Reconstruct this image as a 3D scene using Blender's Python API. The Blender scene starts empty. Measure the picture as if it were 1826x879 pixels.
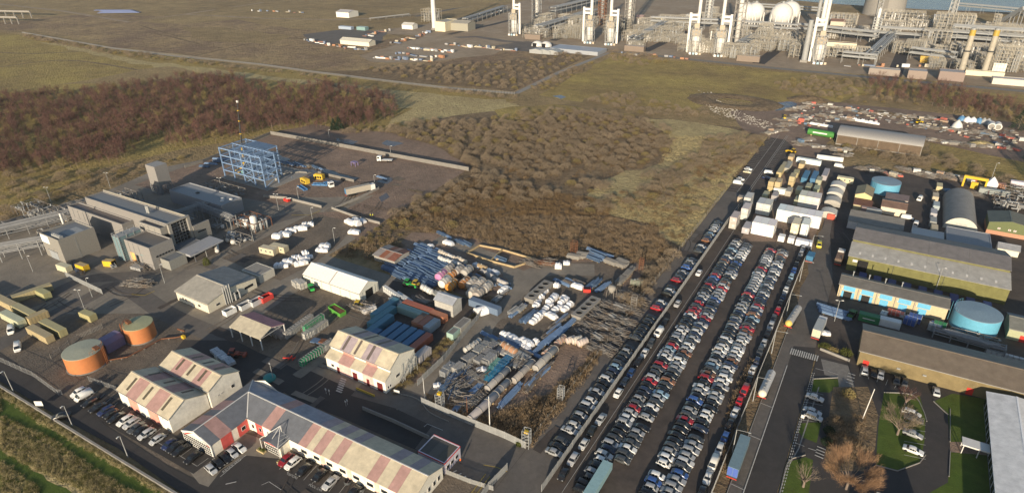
import bpy, math, random
from mathutils import Vector, Matrix
R = math.radians
rnd = random.Random(7)
sc = bpy.context.scene
C = sc.collection

# ---------------------------------------------------------------- camera, sky, sun, exposure
cam = bpy.data.cameras.new("drone_camera")
co = bpy.data.objects.new("drone_camera", cam); C.objects.link(co)
cam.sensor_fit = 'HORIZONTAL'; cam.sensor_width = 36.0; cam.lens = 36.0 * 1136.0 / 1826.0
cam.clip_start = 1.0; cam.clip_end = 20000.0
co.matrix_world = Matrix(((0.857519, -0.226520, 0.461899, 0.000000), (0.514288, 0.400203, -0.758515, 0.000000), (-0.013035, 0.887990, 0.459678, 120.000000), (0, 0, 0, 1)))
sc.camera = co

SUN_EL, SUN_AZ = R(13.0), R(-75.0)          # height above the horizon; direction of the sun in the ground plane, from +X
w = bpy.data.worlds.new("World"); sc.world = w; w.use_nodes = True
nt = w.node_tree
sky = nt.nodes.new("ShaderNodeTexSky"); sky.sky_type = 'NISHITA'; sky.sun_disc = False
sky.sun_elevation = SUN_EL; sky.sun_rotation = R(90) - SUN_AZ
sky.air_density = 1.0; sky.dust_density = 0.8; sky.ozone_density = 1.2; sky.altitude = 120
bg = nt.nodes["Background"]; bg.inputs[1].default_value = 0.09
nt.links.new(sky.outputs[0], bg.inputs[0])
sl = bpy.data.lights.new("sun", 'SUN'); sl.energy = 4.4; sl.angle = R(0.6); sl.color = (1.0, 0.84, 0.63)
so = bpy.data.objects.new("sun", sl); C.objects.link(so)
sd = Vector((math.cos(SUN_AZ)*math.cos(SUN_EL), math.sin(SUN_AZ)*math.cos(SUN_EL), math.sin(SUN_EL)))
so.rotation_euler = sd.to_track_quat('Z', 'Y').to_euler()
sc.view_settings.view_transform = 'Standard'; sc.view_settings.look = 'None'
sc.view_settings.exposure = 0.72; sc.view_settings.gamma = 1.0
sc.cycles.max_bounces = 4; sc.cycles.diffuse_bounces = 2; sc.cycles.glossy_bounces = 2
sc.cycles.transparent_max_bounces = 6; sc.cycles.transmission_bounces = 2; sc.cycles.volume_bounces = 0
sc.cycles.caustics_reflective = False; sc.cycles.caustics_refractive = False

# ---------------------------------------------------------------- materials
MATS = {}
def mat(name, col, rough=0.8, metal=0.0, var=0.12, scale=0.5, bump=0.0, bscale=4.0, col2=None, mix=0.5, mscale=0.05, obj=False,
        ribs=None, spec=0.3, warp=0.0, tex=None):
    """procedural surface: base colour, an optional second colour in large patches, fine mottling, bump and optional ribs"""
    m = bpy.data.materials.new(name); m.use_nodes = True; MATS[name] = m
    n = m.node_tree.nodes; l = m.node_tree.links
    b = n["Principled BSDF"]; b.inputs['Roughness'].default_value = rough; b.inputs['Metallic'].default_value = metal
    b.inputs['Specular IOR Level'].default_value = spec
    geo = n.new('ShaderNodeNewGeometry'); pos = geo.outputs['Position']
    def noise(s, det=4.0, rg=0.6):
        t = n.new('ShaderNodeTexNoise'); t.inputs['Scale'].default_value = s; t.inputs['Detail'].default_value = det
        t.inputs['Roughness'].default_value = rg; t.inputs['Distortion'].default_value = warp
        l.new(pos, t.inputs['Vector']); return t.outputs[0]
    def ramp(src, a, c):
        r = n.new('ShaderNodeMapRange'); r.inputs[1].default_value = a; r.inputs[2].default_value = c; l.new(src, r.inputs[0]); return r.outputs[0]
    def mixc(f, a, c, mode='MIX'):
        x = n.new('ShaderNodeMix'); x.data_type = 'RGBA'; x.blend_type = mode
        for s, v in ((x.inputs[0], f), (x.inputs[6], a), (x.inputs[7], c)):
            if hasattr(v, 'is_output'): l.new(v, s)
            elif isinstance(v, (int, float)): s.default_value = v
            else: s.default_value = (v[0], v[1], v[2], 1)
        return x.outputs[2]
    if obj:
        oi = n.new('ShaderNodeObjectInfo'); c = oi.outputs['Color']
    else:
        c = (col[0], col[1], col[2])
    if col2 is not None:
        c = mixc(ramp(noise(mscale, 5.0, 0.62), mix-0.16, mix+0.16), c, col2)
    if tex == 'field':
        c = mixc(ramp(noise(0.35, 6.0, 0.75), 0.35, 0.7), c, (0.20, 0.155, 0.07))
    if var:
        v = ramp(noise(scale, 6.0, 0.7), 0.25, 0.75)
        mr = n.new('ShaderNodeMapRange'); mr.inputs[3].default_value = 1-var*1.6; mr.inputs[4].default_value = 1+var*1.6; l.new(v, mr.inputs[0])
        vv = n.new('ShaderNodeCombineColor')
        for i in range(3): l.new(mr.outputs[0], vv.inputs[i])
        c = mixc(1.0, c, vv.outputs[0], 'MULTIPLY')
    if hasattr(c, 'is_output'): l.new(c, b.inputs['Base Color'])
    else: b.inputs['Base Color'].default_value = (c[0], c[1], c[2], 1)
    h = None
    if bump: h = noise(bscale, 5.0, 0.65)
    if ribs:
        tc = n.new('ShaderNodeTexCoord'); wv = n.new('ShaderNodeTexWave'); wv.wave_type = 'BANDS'
        wv.bands_direction = ribs[0]; wv.inputs['Scale'].default_value = ribs[1]
        l.new(tc.outputs['Object'], wv.inputs['Vector']); h = wv.outputs[1]
    if h is not None:
        bp = n.new('ShaderNodeBump'); bp.inputs['Strength'].default_value = bump if not ribs else ribs[2]
        bp.inputs['Distance'].default_value = 1.0 / bscale if not ribs else 0.12
        l.new(h, bp.inputs['Height']); l.new(bp.outputs[0], b.inputs['Normal'])
    return m
M = MATS
# painted and metal surfaces
mat('paint', (1, 1, 1), 0.55, obj=True, var=0.07, scale=1.2)
mat('car_paint', (1, 1, 1), 0.28, obj=True, var=0.0, spec=0.6)
mat('painted_steel', (1, 1, 1), 0.5, obj=True, var=0.1, scale=2.0)
mat('corrugated', (1, 1, 1), 0.6, obj=True, var=0.16, scale=0.45, ribs=('X', 1.6, 0.5))
mat('glass', (0.012, 0.016, 0.02), 0.08, var=0, spec=0.8)
mat('tyre', (0.012, 0.012, 0.012), 0.9, var=0)
mat('white_paint', (0.62, 0.61, 0.58), 0.6, var=0.06)
mat('galvanised', (0.288, 0.296, 0.296), 0.5, metal=0.0, var=0.1)
mat('grey_steel', (0.24, 0.245, 0.25), 0.55, var=0.12)
mat('dark_steel', (0.05, 0.055, 0.06), 0.6, var=0.15)
mat('scrap_steel', (0.24, 0.235, 0.225), 0.6, var=0.35, scale=1.5, col2=(0.15, 0.115, 0.085), mscale=0.3)
mat('blue_steel', (0.17, 0.26, 0.41), 0.5, var=0.15, scale=1.0)
mat('navy_steel', (0.095, 0.15, 0.24), 0.5, var=0.25, scale=0.8)
mat('rust', (0.17, 0.075, 0.04), 0.85, var=0.25, scale=1.5)
mat('concrete', (0.255, 0.242, 0.221), 0.9, var=0.12, scale=0.8)
mat('concrete_dark', (0.19, 0.18, 0.165), 0.9, var=0.15, scale=0.8)
mat('timber', (0.42, 0.32, 0.18), 0.85, var=0.15)
mat('sheeting', (0.74, 0.74, 0.75), 0.5, var=0.05, scale=1.0, bump=0.5, bscale=1.5)
mat('black', (0.01, 0.01, 0.011), 0.7, var=0)
mat('red_paint', (0.55, 0.04, 0.03), 0.5, var=0.08)
mat('yellow_paint', (0.62, 0.40, 0.03), 0.5, var=0.08)
mat('skin', (0.45, 0.28, 0.2), 0.6, var=0)
mat('hivis', (0.75, 0.72, 0.03), 0.6, var=0.03)
mat('hivis_orange', (0.85, 0.16, 0.03), 0.6, var=0.03)
mat('trousers', (0.02, 0.022, 0.03), 0.8, var=0)
# ground
mat('field_grass', (0.40, 0.295, 0.155), 0.95, var=0.22, scale=0.05, bump=1.0, bscale=0.45, col2=(0.24, 0.17, 0.095), mix=0.5, mscale=0.009, tex='field')
mat('olive_grass', (0.345, 0.27, 0.09), 0.95, var=0.22, scale=0.12, bump=1.0, bscale=0.5, col2=(0.215, 0.155, 0.07), mix=0.52, mscale=0.016)
mat('reed_grass', (0.42, 0.345, 0.175), 0.95, var=0.2, scale=0.25, bump=1.0, bscale=0.5, col2=(0.30, 0.24, 0.125), mix=0.55, mscale=0.04)
mat('moor', (0.20, 0.14, 0.092), 0.95, var=0.3, scale=0.12, bump=1.0, bscale=0.4, col2=(0.35, 0.26, 0.135), mix=0.54, mscale=0.016)
mat('scrub_soil', (0.215, 0.16, 0.097), 0.95, var=0.35, scale=0.3, bump=1.0, bscale=0.8, col2=(0.155, 0.11, 0.065), mix=0.5, mscale=0.06)
mat('lawn', (0.062, 0.105, 0.014), 0.95, var=0.18, scale=0.35, bump=0.5, bscale=3.0, col2=(0.085, 0.115, 0.02), mscale=0.1)
mat('mud', (0.265, 0.19, 0.142), 0.9, var=0.16, scale=0.3, bump=0.5, bscale=1.0, col2=(0.175, 0.128, 0.098), mix=0.5, mscale=0.05, warp=0.4)
mat('yard_concrete', (0.256, 0.225, 0.183), 0.9, var=0.10, scale=0.5, bump=0.2, bscale=1.5, col2=(0.178, 0.158, 0.132), mix=0.5, mscale=0.06, warp=0.5)
mat('yard_gravel', (0.189, 0.152, 0.116), 0.95, var=0.2, scale=0.8, bump=0.6, bscale=2.0, col2=(0.123, 0.104, 0.084), mix=0.5, mscale=0.07, warp=0.5)
mat('tarmac', (0.096, 0.078, 0.066), 0.85, var=0.14, scale=0.5, bump=0.25, bscale=6.0, col2=(0.06, 0.051, 0.046), mix=0.5, mscale=0.08, warp=0.8)
mat('tarmac_pale', (0.149, 0.132, 0.116), 0.85, var=0.12, scale=0.5, bump=0.25, bscale=6.0, col2=(0.111, 0.101, 0.092), mix=0.5, mscale=0.07, warp=0.8)
mat('tarmac_dark', (0.048, 0.045, 0.044), 0.8, var=0.10, scale=0.5, bump=0.25, bscale=6.0, col2=(0.064, 0.057, 0.053), mix=0.55, mscale=0.06, warp=0.8)
mat('plant_ground', (0.27, 0.205, 0.14), 0.95, var=0.15, scale=0.1, bump=0.4, bscale=0.6, col2=(0.33, 0.27, 0.20), mix=0.52, mscale=0.02)
mat('road_paint', (0.46, 0.45, 0.42), 0.8, var=0.2, scale=2.0)
mat('yellow_line', (0.40, 0.29, 0.05), 0.8, var=0.2, scale=2.0)
mat('puddle', (0.085, 0.068, 0.06), 0.22, var=0.1, spec=0.4)
mat('sea_water', (0.045, 0.075, 0.13), 0.22, var=0.08, scale=0.02, bump=0.25, bscale=0.12, spec=0.5)
mat('pipe_tan', (0.36, 0.33, 0.27), 0.6, var=0.15)
# plants
mat('birch_twigs', (0.112, 0.058, 0.048), 0.9, var=0.25, scale=0.06)
mat('willow_twigs', (0.215, 0.17, 0.117), 0.9, var=0.2, scale=0.06)
mat('olive_twigs', (0.20, 0.16, 0.065), 0.9, var=0.25, scale=0.1)
mat('bramble', (0.215, 0.16, 0.102), 0.95, var=0.3, scale=0.15)
mat('russet_twigs', (0.27, 0.165, 0.095), 0.9, var=0.2, scale=0.3)
mat('conifer', (0.018, 0.035, 0.018), 0.9, var=0.3, scale=0.5)
mat('evergreen', (0.075, 0.085, 0.018), 0.9, var=0.3, scale=0.5)
mat('bark', (0.17, 0.135, 0.11), 0.95, var=0.2)
mat('pale_bark', (0.20, 0.15, 0.125), 0.95, var=0.25, scale=1.0)

def srgb(r, g, b):
    f = lambda v: ((v/255+0.055)/1.055)**2.4 if v > 10 else v/255/12.92
    return (f(r), f(g), f(b))

# ---------------------------------------------------------------- mesh builder
class MB:
    def __init__(s): s.v = []; s.f = []; s.m = []; s.sm = []
    def add(s, vs, fs, mi=0, smooth=False):
        o = len(s.v); s.v += [tuple(p) for p in vs]
        for f in fs: s.f.append(tuple(i+o for i in f)); s.m.append(mi); s.sm.append(smooth)
        return s
    def box(s, x0, y0, z0, x1, y1, z1, mi=0):
        return s.add([(x0,y0,z0),(x1,y0,z0),(x1,y1,z0),(x0,y1,z0),(x0,y0,z1),(x1,y0,z1),(x1,y1,z1),(x0,y1,z1)],
                     [(3,2,1,0),(4,5,6,7),(0,1,5,4),(1,2,6,5),(2,3,7,6),(3,0,4,7)], mi)
    def prism(s, poly, z0, z1, mi=0, bottom=True):
        n = len(poly); a = sum(poly[i][0]*poly[(i+1)%n][1]-poly[(i+1)%n][0]*poly[i][1] for i in range(n))
        if a < 0: poly = poly[::-1]
        vs = [(p[0],p[1],z0) for p in poly] + [(p[0],p[1],z1) for p in poly]
        fs = [tuple(range(n, 2*n))] + ([tuple(range(n-1,-1,-1))] if bottom else []) + [(i,(i+1)%n,(i+1)%n+n,i+n) for i in range(n)]
        return s.add(vs, fs, mi)
    def sheet(s, poly, z, mi=0):
        n = len(poly); a = sum(poly[i][0]*poly[(i+1)%n][1]-poly[(i+1)%n][0]*poly[i][1] for i in range(n))
        if a < 0: poly = poly[::-1]
        return s.add([(p[0],p[1],z) for p in poly], [tuple(range(n))], mi)
    def tube(s, p, q, r, n=8, mi=0, r2=None, caps=True):
        p = Vector(p); q = Vector(q); r2 = r if r2 is None else r2
        d = (q-p); L = d.length
        if L < 1e-6: return s
        d /= L; u = d.orthogonal().normalized(); v = d.cross(u)
        A = [p+(u*math.cos(2*math.pi*i/n)+v*math.sin(2*math.pi*i/n))*r for i in range(n)]
        B = [q+(u*math.cos(2*math.pi*i/n)+v*math.sin(2*math.pi*i/n))*r2 for i in range(n)]
        s.add(A+B, [(i,(i+1)%n,(i+1)%n+n,i+n) for i in range(n)], mi, n > 4)
        if caps: s.add(A, [tuple(range(n-1,-1,-1))], mi); s.add(B, [tuple(range(n))], mi)
        return s
    def beam(s, p, q, w, h=None, mi=0):
        p = Vector(p); q = Vector(q); h = w if h is None else h
        d = (q-p).normalized(); up = Vector((0,0,1)) if abs(d.z) < 0.95 else Vector((1,0,0))
        u = d.cross(up).normalized()*w/2; v = u.cross(d).normalized()*h/2
        vs = [p-u-v,p+u-v,p+u+v,p-u+v,q-u-v,q+u-v,q+u+v,q-u+v]
        return s.add(vs, [(0,1,2,3),(7,6,5,4),(4,5,1,0),(5,6,2,1),(6,7,3,2),(7,4,0,3)], mi)
    def loft(s, rings, mi=0, smooth=True, close=True):
        n = len(rings[0])
        vs = [p for r_ in rings for p in r_]; fs = []
        for k in range(len(rings)-1):
            for i in range(n if close else n-1):
                j = (i+1) % n; fs.append((k*n+i, k*n+j, (k+1)*n+j, (k+1)*n+i))
        return s.add(vs, fs, mi, smooth)
    def lathe(s, prof, n=16, mi=0, c=(0,0,0), smooth=True):
        rings = [[(c[0]+r*math.cos(2*math.pi*i/n), c[1]+r*math.sin(2*math.pi*i/n), c[2]+z) for i in range(n)] for r, z in prof]
        return s.loft(rings, mi, smooth)
    def disc(s, c, r, n=16, mi=0, ry=None):
        ry = r if ry is None else ry
        return s.add([(c[0]+r*math.cos(2*math.pi*i/n), c[1]+ry*math.sin(2*math.pi*i/n), c[2]) for i in range(n)], [tuple(range(n))], mi)
    def sphere(s, c, r, n=16, m=10, mi=0, sz=1.0):
        return s.lathe([(max(1e-3, r*math.sin(math.pi*k/m)), -r*sz*math.cos(math.pi*k/m)) for k in range(m+1)], n, mi, c)
    def mesh(s, name, mats):
        me = bpy.data.meshes.new(name); me.from_pydata(s.v, [], s.f)
        for m in mats: me.materials.append(M[m] if isinstance(m, str) else m)
        me.polygons.foreach_set('material_index', s.m); me.polygons.foreach_set('use_smooth', s.sm)
        me.update(); return me
    def obj(s, name, mats, parent=None, loc=(0,0,0), rz=0.0, color=None):
        if isinstance(mats, str): mats = [mats]
        o = bpy.data.objects.new(name, s.mesh(name, mats)); C.objects.link(o)
        if parent is not None: o.parent = parent
        o.location = loc; o.rotation_euler = (0,0,rz)
        if color: o.color = (color[0], color[1], color[2], 1)
        return o
def B(*a): return MB().box(*a)
def tag(o, label, cat=None, group=None, kind=None):
    if label: o['label'] = label
    if cat: o['category'] = cat
    if group: o['group'] = group
    if kind: o['kind'] = kind
    return o
def thing(name, label, cat, loc=(0,0,0), rz=0.0, group=None):
    o = bpy.data.objects.new(name, None); C.objects.link(o); o.empty_display_size = 0.5
    o.location = loc if len(loc) == 3 else (loc[0], loc[1], 0); o.rotation_euler = (0,0,rz)
    return tag(o, label, cat, group)
KIDS = {}; HALF = {}
def dup(root, loc, rz=0.0, label=None, group=None, color=None, scale=None, only=None):
    if len(loc) == 2: loc = (loc[0], loc[1], 0)
    if root.name in HALF:
        hx, hy = HALF[root.name]; k = scale if isinstance(scale, (int, float)) else 1.0
        loc = (loc[0]-k*(hx*math.cos(rz)-hy*math.sin(rz)), loc[1]-k*(hx*math.sin(rz)+hy*math.cos(rz)), loc[2])
    r = root.copy(); C.objects.link(r); r.location = loc; r.rotation_euler = (0,0,rz)
    if scale is not None: r.scale = scale if hasattr(scale, '__len__') else (scale,)*3
    if label: r['label'] = label
    if group: r['group'] = group
    if color and r.type == 'MESH': r.color = (*color, 1)
    if root.name not in KIDS: KIDS[root.name] = [(ch, list(ch.children)) for ch in root.children]
    for ch, subs in KIDS[root.name]:
        if only and not ch.name.split('.')[0] in only: continue
        c = ch.copy(); C.objects.link(c); c.parent = r
        if color and ch.get('tint'): c.color = (*color, 1)
        for g in subs:
            d = g.copy(); C.objects.link(d); d.parent = c
            if color and g.get('tint'): d.color = (*color, 1)
    return r
def tint(o): o['tint'] = 1; return o
PROTOS = []
def proto(root):
    """a first example of a repeat; it stays out of the scene unless place() uses it"""
    PROTOS.append(root); return root
def drop(root):
    for ch in list(root.children):
        for g in list(ch.children): bpy.data.objects.remove(g)
        bpy.data.objects.remove(ch)
    bpy.data.objects.remove(root)
ORD = "first second third fourth fifth sixth seventh eighth ninth tenth eleventh twelfth thirteenth fourteenth fifteenth sixteenth seventeenth eighteenth nineteenth".split()
TENS = {2: 'twent', 3: 'thirt', 4: 'fort', 5: 'fift', 6: 'sixt', 7: 'sevent', 8: 'eight', 9: 'ninet'}
def ordn(i):
    if i <= 19: return ORD[i-1]
    t, u = divmod(i, 10)
    if t > 9: return 'hundred and ' + ordn(i-100) if i > 100 else 'hundredth'
    return TENS[t] + ('ieth' if u == 0 else 'y-' + ORD[u-1])
def lerp(a, b, t): return tuple(a[i]+(b[i]-a[i])*t for i in range(len(a)))
def inside(x, y, poly):
    c = False; j = len(poly)-1
    for i in range(len(poly)):
        if (poly[i][1] > y) != (poly[j][1] > y) and x < (poly[j][0]-poly[i][0])*(y-poly[i][1])/(poly[j][1]-poly[i][1])+poly[i][0]: c = not c
        j = i
    return c
def scatter(poly, n, r, mind=0.0, avoid=()):
    xs = [p[0] for p in poly]; ys = [p[1] for p in poly]; out = []; t = 0
    cell = {}
    while len(out) < n and t < n*30:
        t += 1; x = r.uniform(min(xs), max(xs)); y = r.uniform(min(ys), max(ys))
        if not inside(x, y, poly) or any(inside(x, y, a) for a in avoid): continue
        if mind:
            k = (int(x//mind), int(y//mind))
            if any((q[0]-x)**2+(q[1]-y)**2 < mind*mind for i in (-1,0,1) for j in (-1,0,1) for q in cell.get((k[0]+i,k[1]+j), ())): continue
            cell.setdefault(k, []).append((x, y))
        out.append((x, y))
    return out

# ================================================================ the ground
def ragged(poly, step, amp, seed=1):
    r = random.Random(seed); out = []
    for i in range(len(poly)):
        a, b = poly[i], poly[(i+1) % len(poly)]; d = math.hypot(b[0]-a[0], b[1]-a[1]); k = max(1, int(d/step))
        for j in range(k):
            t = j/k; q = amp if j else amp*0.3
            out.append((a[0]+(b[0]-a[0])*t+r.uniform(-q, q), a[1]+(b[1]-a[1])*t+r.uniform(-q, q)))
    return out
LAYER = [0]
def zone(name, poly, z, m, step=0, amp=0, seed=1, thick=0):
    if step: poly = ragged(poly, step, amp, seed)
    LAYER[0] += 1
    if z >= 0: z = 0.0011*LAYER[0]
    mb = MB().prism(poly, 0, z) if thick else MB().sheet(poly, z)
    o = mb.obj(name, m); o['kind'] = 'structure'; return o
def strip(pts, wd):
    """a band of even width along a line of points"""
    L = []; Rr = []
    for i, p in enumerate(pts):
        a = pts[max(0, i-1)]; b = pts[min(len(pts)-1, i+1)]; d = math.hypot(b[0]-a[0], b[1]-a[1]); nx, ny = -(b[1]-a[1])/d, (b[0]-a[0])/d
        wv = wd[i] if hasattr(wd, '__len__') else wd
        L.append((p[0]+nx*wv/2, p[1]+ny*wv/2)); Rr.append((p[0]-nx*wv/2, p[1]-ny*wv/2))
    return L + Rr[::-1]
def curve(pts, n=6):
    out = []
    for i in range(len(pts)-1):
        p0 = pts[max(0,i-1)]; p1 = pts[i]; p2 = pts[i+1]; p3 = pts[min(len(pts)-1,i+2)]
        for k in range(n):
            t = k/n; out.append(tuple(0.5*((2*p1[a])+(-p0[a]+p2[a])*t+(2*p0[a]-5*p1[a]+4*p2[a]-p3[a])*t*t+(-p0[a]+3*p1[a]-3*p2[a]+p3[a])*t**3) for a in (0,1)))
    return out + [pts[-1]]

SHORE = [(-377.2,1177.3),(-190.7,1120.9),(-112.1,1090.2),(2.4,1073.9),(119.2,1088.2),(245.2,1102.7)]
shore = [(-9000, 6500), (-2500, 1750)] + SHORE + [(900, 1230), (9000, 1150)]
zone('ground', [(-9000, -2500)] + [(9000, -2500)] + shore[::-1], 0.0, 'field_grass')
zone('sea', [(-12000, 400), (-12000, 14000), (12000, 14000), (12000, 400)], -1.2, 'sea_water')
zone('mud_bank', strip([(p[0], p[1]-8) for p in shore[1:]], 22), 0.03, 'moor')

# open land to the north-west, seen from near to far
zone('grass_field', [(-574.2,22.6),(-363.0,72.7),(-342.9,107.5),(-365.7,166.8),(-355.1,210.8),(-336.6,257.4),(-277.7,276.4),(-269.3,309.2),(-239.1,401.2),(-362.9,408.0),(-504.4,387.0),(-732.2,377.1),(-928.6,385.3),(-1553.7,197.8)], 0.02, 'olive_grass', 25, 6, 3)
zone('reed_bank', [(-847.0,365.3),(-768.9,373.3),(-666.5,359.6),(-574.8,361.7),(-473.0,367.1),(-422.1,376.9),(-344.9,380.2),(-246.4,397.3),(-238.0,387.5),(-266.7,368.7),(-302.8,337.4),(-352.2,356.2),(-419.7,362.3),(-487.7,349.7),(-547.9,343.2),(-670.8,347.9)], 0.05, 'reed_grass', 18, 4, 5)
zone('reed_bank', [(-310.6,386.2),(-232.6,390.4),(-219.8,380.2),(-226.9,351.2),(-246.7,321.4),(-263.9,291.7),(-279.0,303.9),(-289.3,336.4)], 0.05, 'reed_grass', 14, 4, 6)
zone('moorland', [(-965.8,415.4),(-905.0,520.7),(-818.3,528.9),(-791.7,586.5),(-623.0,568.1),(-496.2,564.5),(-474.0,618.2),(-368.8,596.8),(-280.6,591.7),(-253.5,605.5),(-249.4,418.6),(-318.5,411.1),(-450.7,404.1),(-525.5,404.4),(-733.4,383.8)], 0.03, 'moor', 30, 9, 7)
zone('moorland', [(-447.2,400.8),(-318.5,411.1),(-251.2,421.6),(-256.3,507.6),(-254.9,595.0),(-305.5,579.2),(-319.3,516.2),(-372.6,466.1)], 0.05, 'scrub_soil', 25, 6, 8)
zone('moorland', [(-1154.5,389.5),(-1097.9,477.6),(-996.8,551.4),(-911.0,566.1),(-938.1,471.0),(-965.4,395.7)], 0.03, 'moor', 30, 7, 9)
zone('grass_field', [(-230.9,420.6),(-242.0,585.7),(-183.3,591.8),(-103.1,589.6),(-40.6,583.6),(7.0,586.6),(-40.4,486.4),(-70.7,470.1),(-106.1,472.1),(-115.8,436.0),(-134.2,419.7),(-183.0,416.9)], 0.04, 'olive_grass', 14, 4, 10)
zone('grass_field', [(-15.6,574.8),(80.3,585.8),(135.2,588.7),(123.3,515.4),(74.3,509.4),(36.1,527.3)], 0.04, 'olive_grass', 14, 4, 11)
zone('track', strip([(-1433.8,510.3),(-1326.6,533.2),(-1127.7,531.5),(-909.0,507.4),(-910.4,592.1),(-921.7,742.2)], 7), 0.06, 'plant_ground')
zone('track', strip([(-910.4,592.1),(-776.6,611.4),(-664.2,647.4),(-609.0,697.0),(-579.7,843.2),(-595.6,966.4)], 7), 0.06, 'plant_ground')
zone('track', strip(curve([(-587.9,719.0),(-587.7,783.1),(-587.3,901.8),(-577.6,1050.1)]), 9), 0.08, 'tarmac_pale')

for a in ([(-730.9,275.4),(-706.1,323.6),(-584.7,329.3),(-461.5,318.6)], [(-426.9,381.5),(-354.7,358.8),(-322.5,360.5)], [(-864.5,495.8),(-727.7,466.6),(-693.7,510.1),(-571.4,519.0)], [(-609.6,385.5),(-617.4,480.1),(-582.4,564.9)], [(-847.3,304.6),(-776.9,326.4),(-746.6,355.6)], [(-634.6,617.5),(-516.5,588.4),(-473.4,575.9)], [(-908.2,677.2),(-825.9,761.3),(-625.9,793.0)], [(-877.7,392.4),(-809.9,462.3),(-662.3,442.1)]):
    zone('ditch', strip(curve(a), 3.5), 0.1, 'scrub_soil')
for a in ([(-800.3,516.5),(-723.6,533.5),(-612.5,523.6),(-600.1,473.3),(-694.3,457.8)], [(-941.6,661.8),(-814.7,750.7),(-639.2,732.5),(-708.7,649.7),(-840.8,624.8)], [(-678.4,860.6),(-604.4,980.8),(-571.2,893.0),(-595.2,779.6)], [(-602.6,266.0),(-589.3,354.2),(-505.2,340.5),(-559.6,284.2)]):
    zone('dry_grass', a, 0.1, 'field_grass', 22, 8, 50)
# refinery plain beyond the fields
zone('plant_ground', [(-563.9,583.1),(-529.4,668.4),(-524.8,748.9),(-537.6,848.0),(-550.0,1082.3),(-371.3,1159.5),(-181.1,1070.0),(-106.7,1046.7),(3.4,1033.9),(116.0,1046.8),(259.7,1049.2),(162.1,579.0),(81.8,605.7),(-1.8,608.5),(-106.0,603.7),(-187.5,604.4),(-251.0,606.8),(-283.2,597.1),(-358.5,580.0),(-465.6,596.4)], 0.10, 'plant_ground', 40, 4, 12)
zone('shore_grass', [(-226.3,1064.9),(-108.3,1059.7),(3.1,1045.9),(116.9,1058.3),(264.2,1070.7),(251.3,1008.8),(111.4,987.4),(4.8,977.6),(-99.1,985.8),(-211.1,998.5)], 0.14, 'field_grass', 40, 4, 13)
for a in ([(985,73),(1032,56)], [(1150,92),(1222,58)], [(1352,113),(1410,70)], [(1590,139),(1614,84)], [(880,52),(700,80)]):
    pass
zone('plant_road', strip([(-331.4,634.6),(-334.4,709.3)], 9), 0.16, 'tarmac_dark')
zone('plant_road', strip([(-221.6,621.6),(-221.7,759.9)], 9), 0.16, 'tarmac_dark')
zone('plant_road', strip([(-111.5,611.7),(-108.6,761.1)], 11), 0.16, 'tarmac_dark')
zone('plant_road', strip([(-4.5,600.2),(-2.5,752.4)], 11), 0.16, 'tarmac_dark')
zone('plant_road', strip([(-457.4,617.5),(-452.1,705.6),(-451.7,760.2)], 8), 0.16, 'tarmac_dark')
zone('plant_road', strip([(-440.6,490.8),(-473.4,575.9),(-419.6,619.1),(-376.0,608.5),(-309.6,611.7)], 10), 0.16, 'tarmac_pale')
zone('perimeter_road', strip([(-309.6,611.7),(-251.0,606.8),(-187.5,604.4),(-105.0,599.0),(-1.2,597.5),(81.3,599.6),(165.8,596.7)], 8), 0.18, 'concrete_dark')
zone('contractor_yard', [(-461.8,473.6),(-468.4,531.9),(-475.1,608.8),(-407.3,600.7),(-351.3,590.7),(-346.2,538.9),(-374.1,493.9),(-400.8,468.5),(-432.9,457.8)], 0.13, 'plant_ground', 14, 3, 14)
zone('contractor_yard', [(-354.2,619.3),(-285.8,602.6),(-285.3,576.3),(-330.4,566.5),(-372.4,580.2)], 0.14, 'tarmac_pale', 14, 2, 15)
zone('contractor_yard', [(-612.9,540.9),(-594.7,596.3),(-533.4,598.1),(-497.8,547.7),(-549.8,498.5)], 0.13, 'tarmac_pale', 14, 2, 16)
zone('service_road', strip([(-948.4,394.3),(-833.1,388.7),(-733.4,383.8),(-620.0,386.5),(-521.1,400.8),(-447.2,400.8),(-365.7,404.2),(-304.9,407.6),(-248.5,417.1)], 4), 0.12, 'concrete')
zone('service_road', strip([(-248.5,417.1),(-253.2,501.5),(-249.9,604.0)], 5), 0.12, 'concrete')

# rough scrub site in the middle
zone('scrub_ground', [(-206.7,404.2),(-60.0,407.9),(-60.0,223.7),(-66.8,206.8),(-76.0,201.6),(-104.2,190.6),(-143.0,196.9),(-165.9,176.7),(-178.1,156.7),(-180.8,147.2),(-185.6,195.9),(-186.3,262.2),(-268.5,291.8),(-260.1,333.2)], 0.03, 'scrub_soil', 12, 3, 20)
zone('rough_grass', [(-138.5,398.9),(-111.1,407.8),(-85.1,404.9),(-61.6,398.0),(-60.5,231.7),(-76.6,247.0),(-97.1,245.6),(-113.7,254.5),(-117.2,285.6),(-100.7,323.4),(-107.9,364.1)], 0.05, 'reed_grass', 8, 3, 21)
zone('rough_grass', [(-238.9,370.0),(-207.8,403.7),(-140.9,416.1),(-108.3,410.8),(-147.9,402.9),(-197.4,392.3),(-213.5,343.7)], 0.05, 'olive_grass', 12, 3, 22)
zone('field_grass_patch', [(-197.5,428.9),(-129.3,428.8),(-95.4,431.2),(-62.8,411.7),(-121.5,405.1),(-189.7,403.1)], 0.045, 'field_grass', 12, 3, 23)

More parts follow.
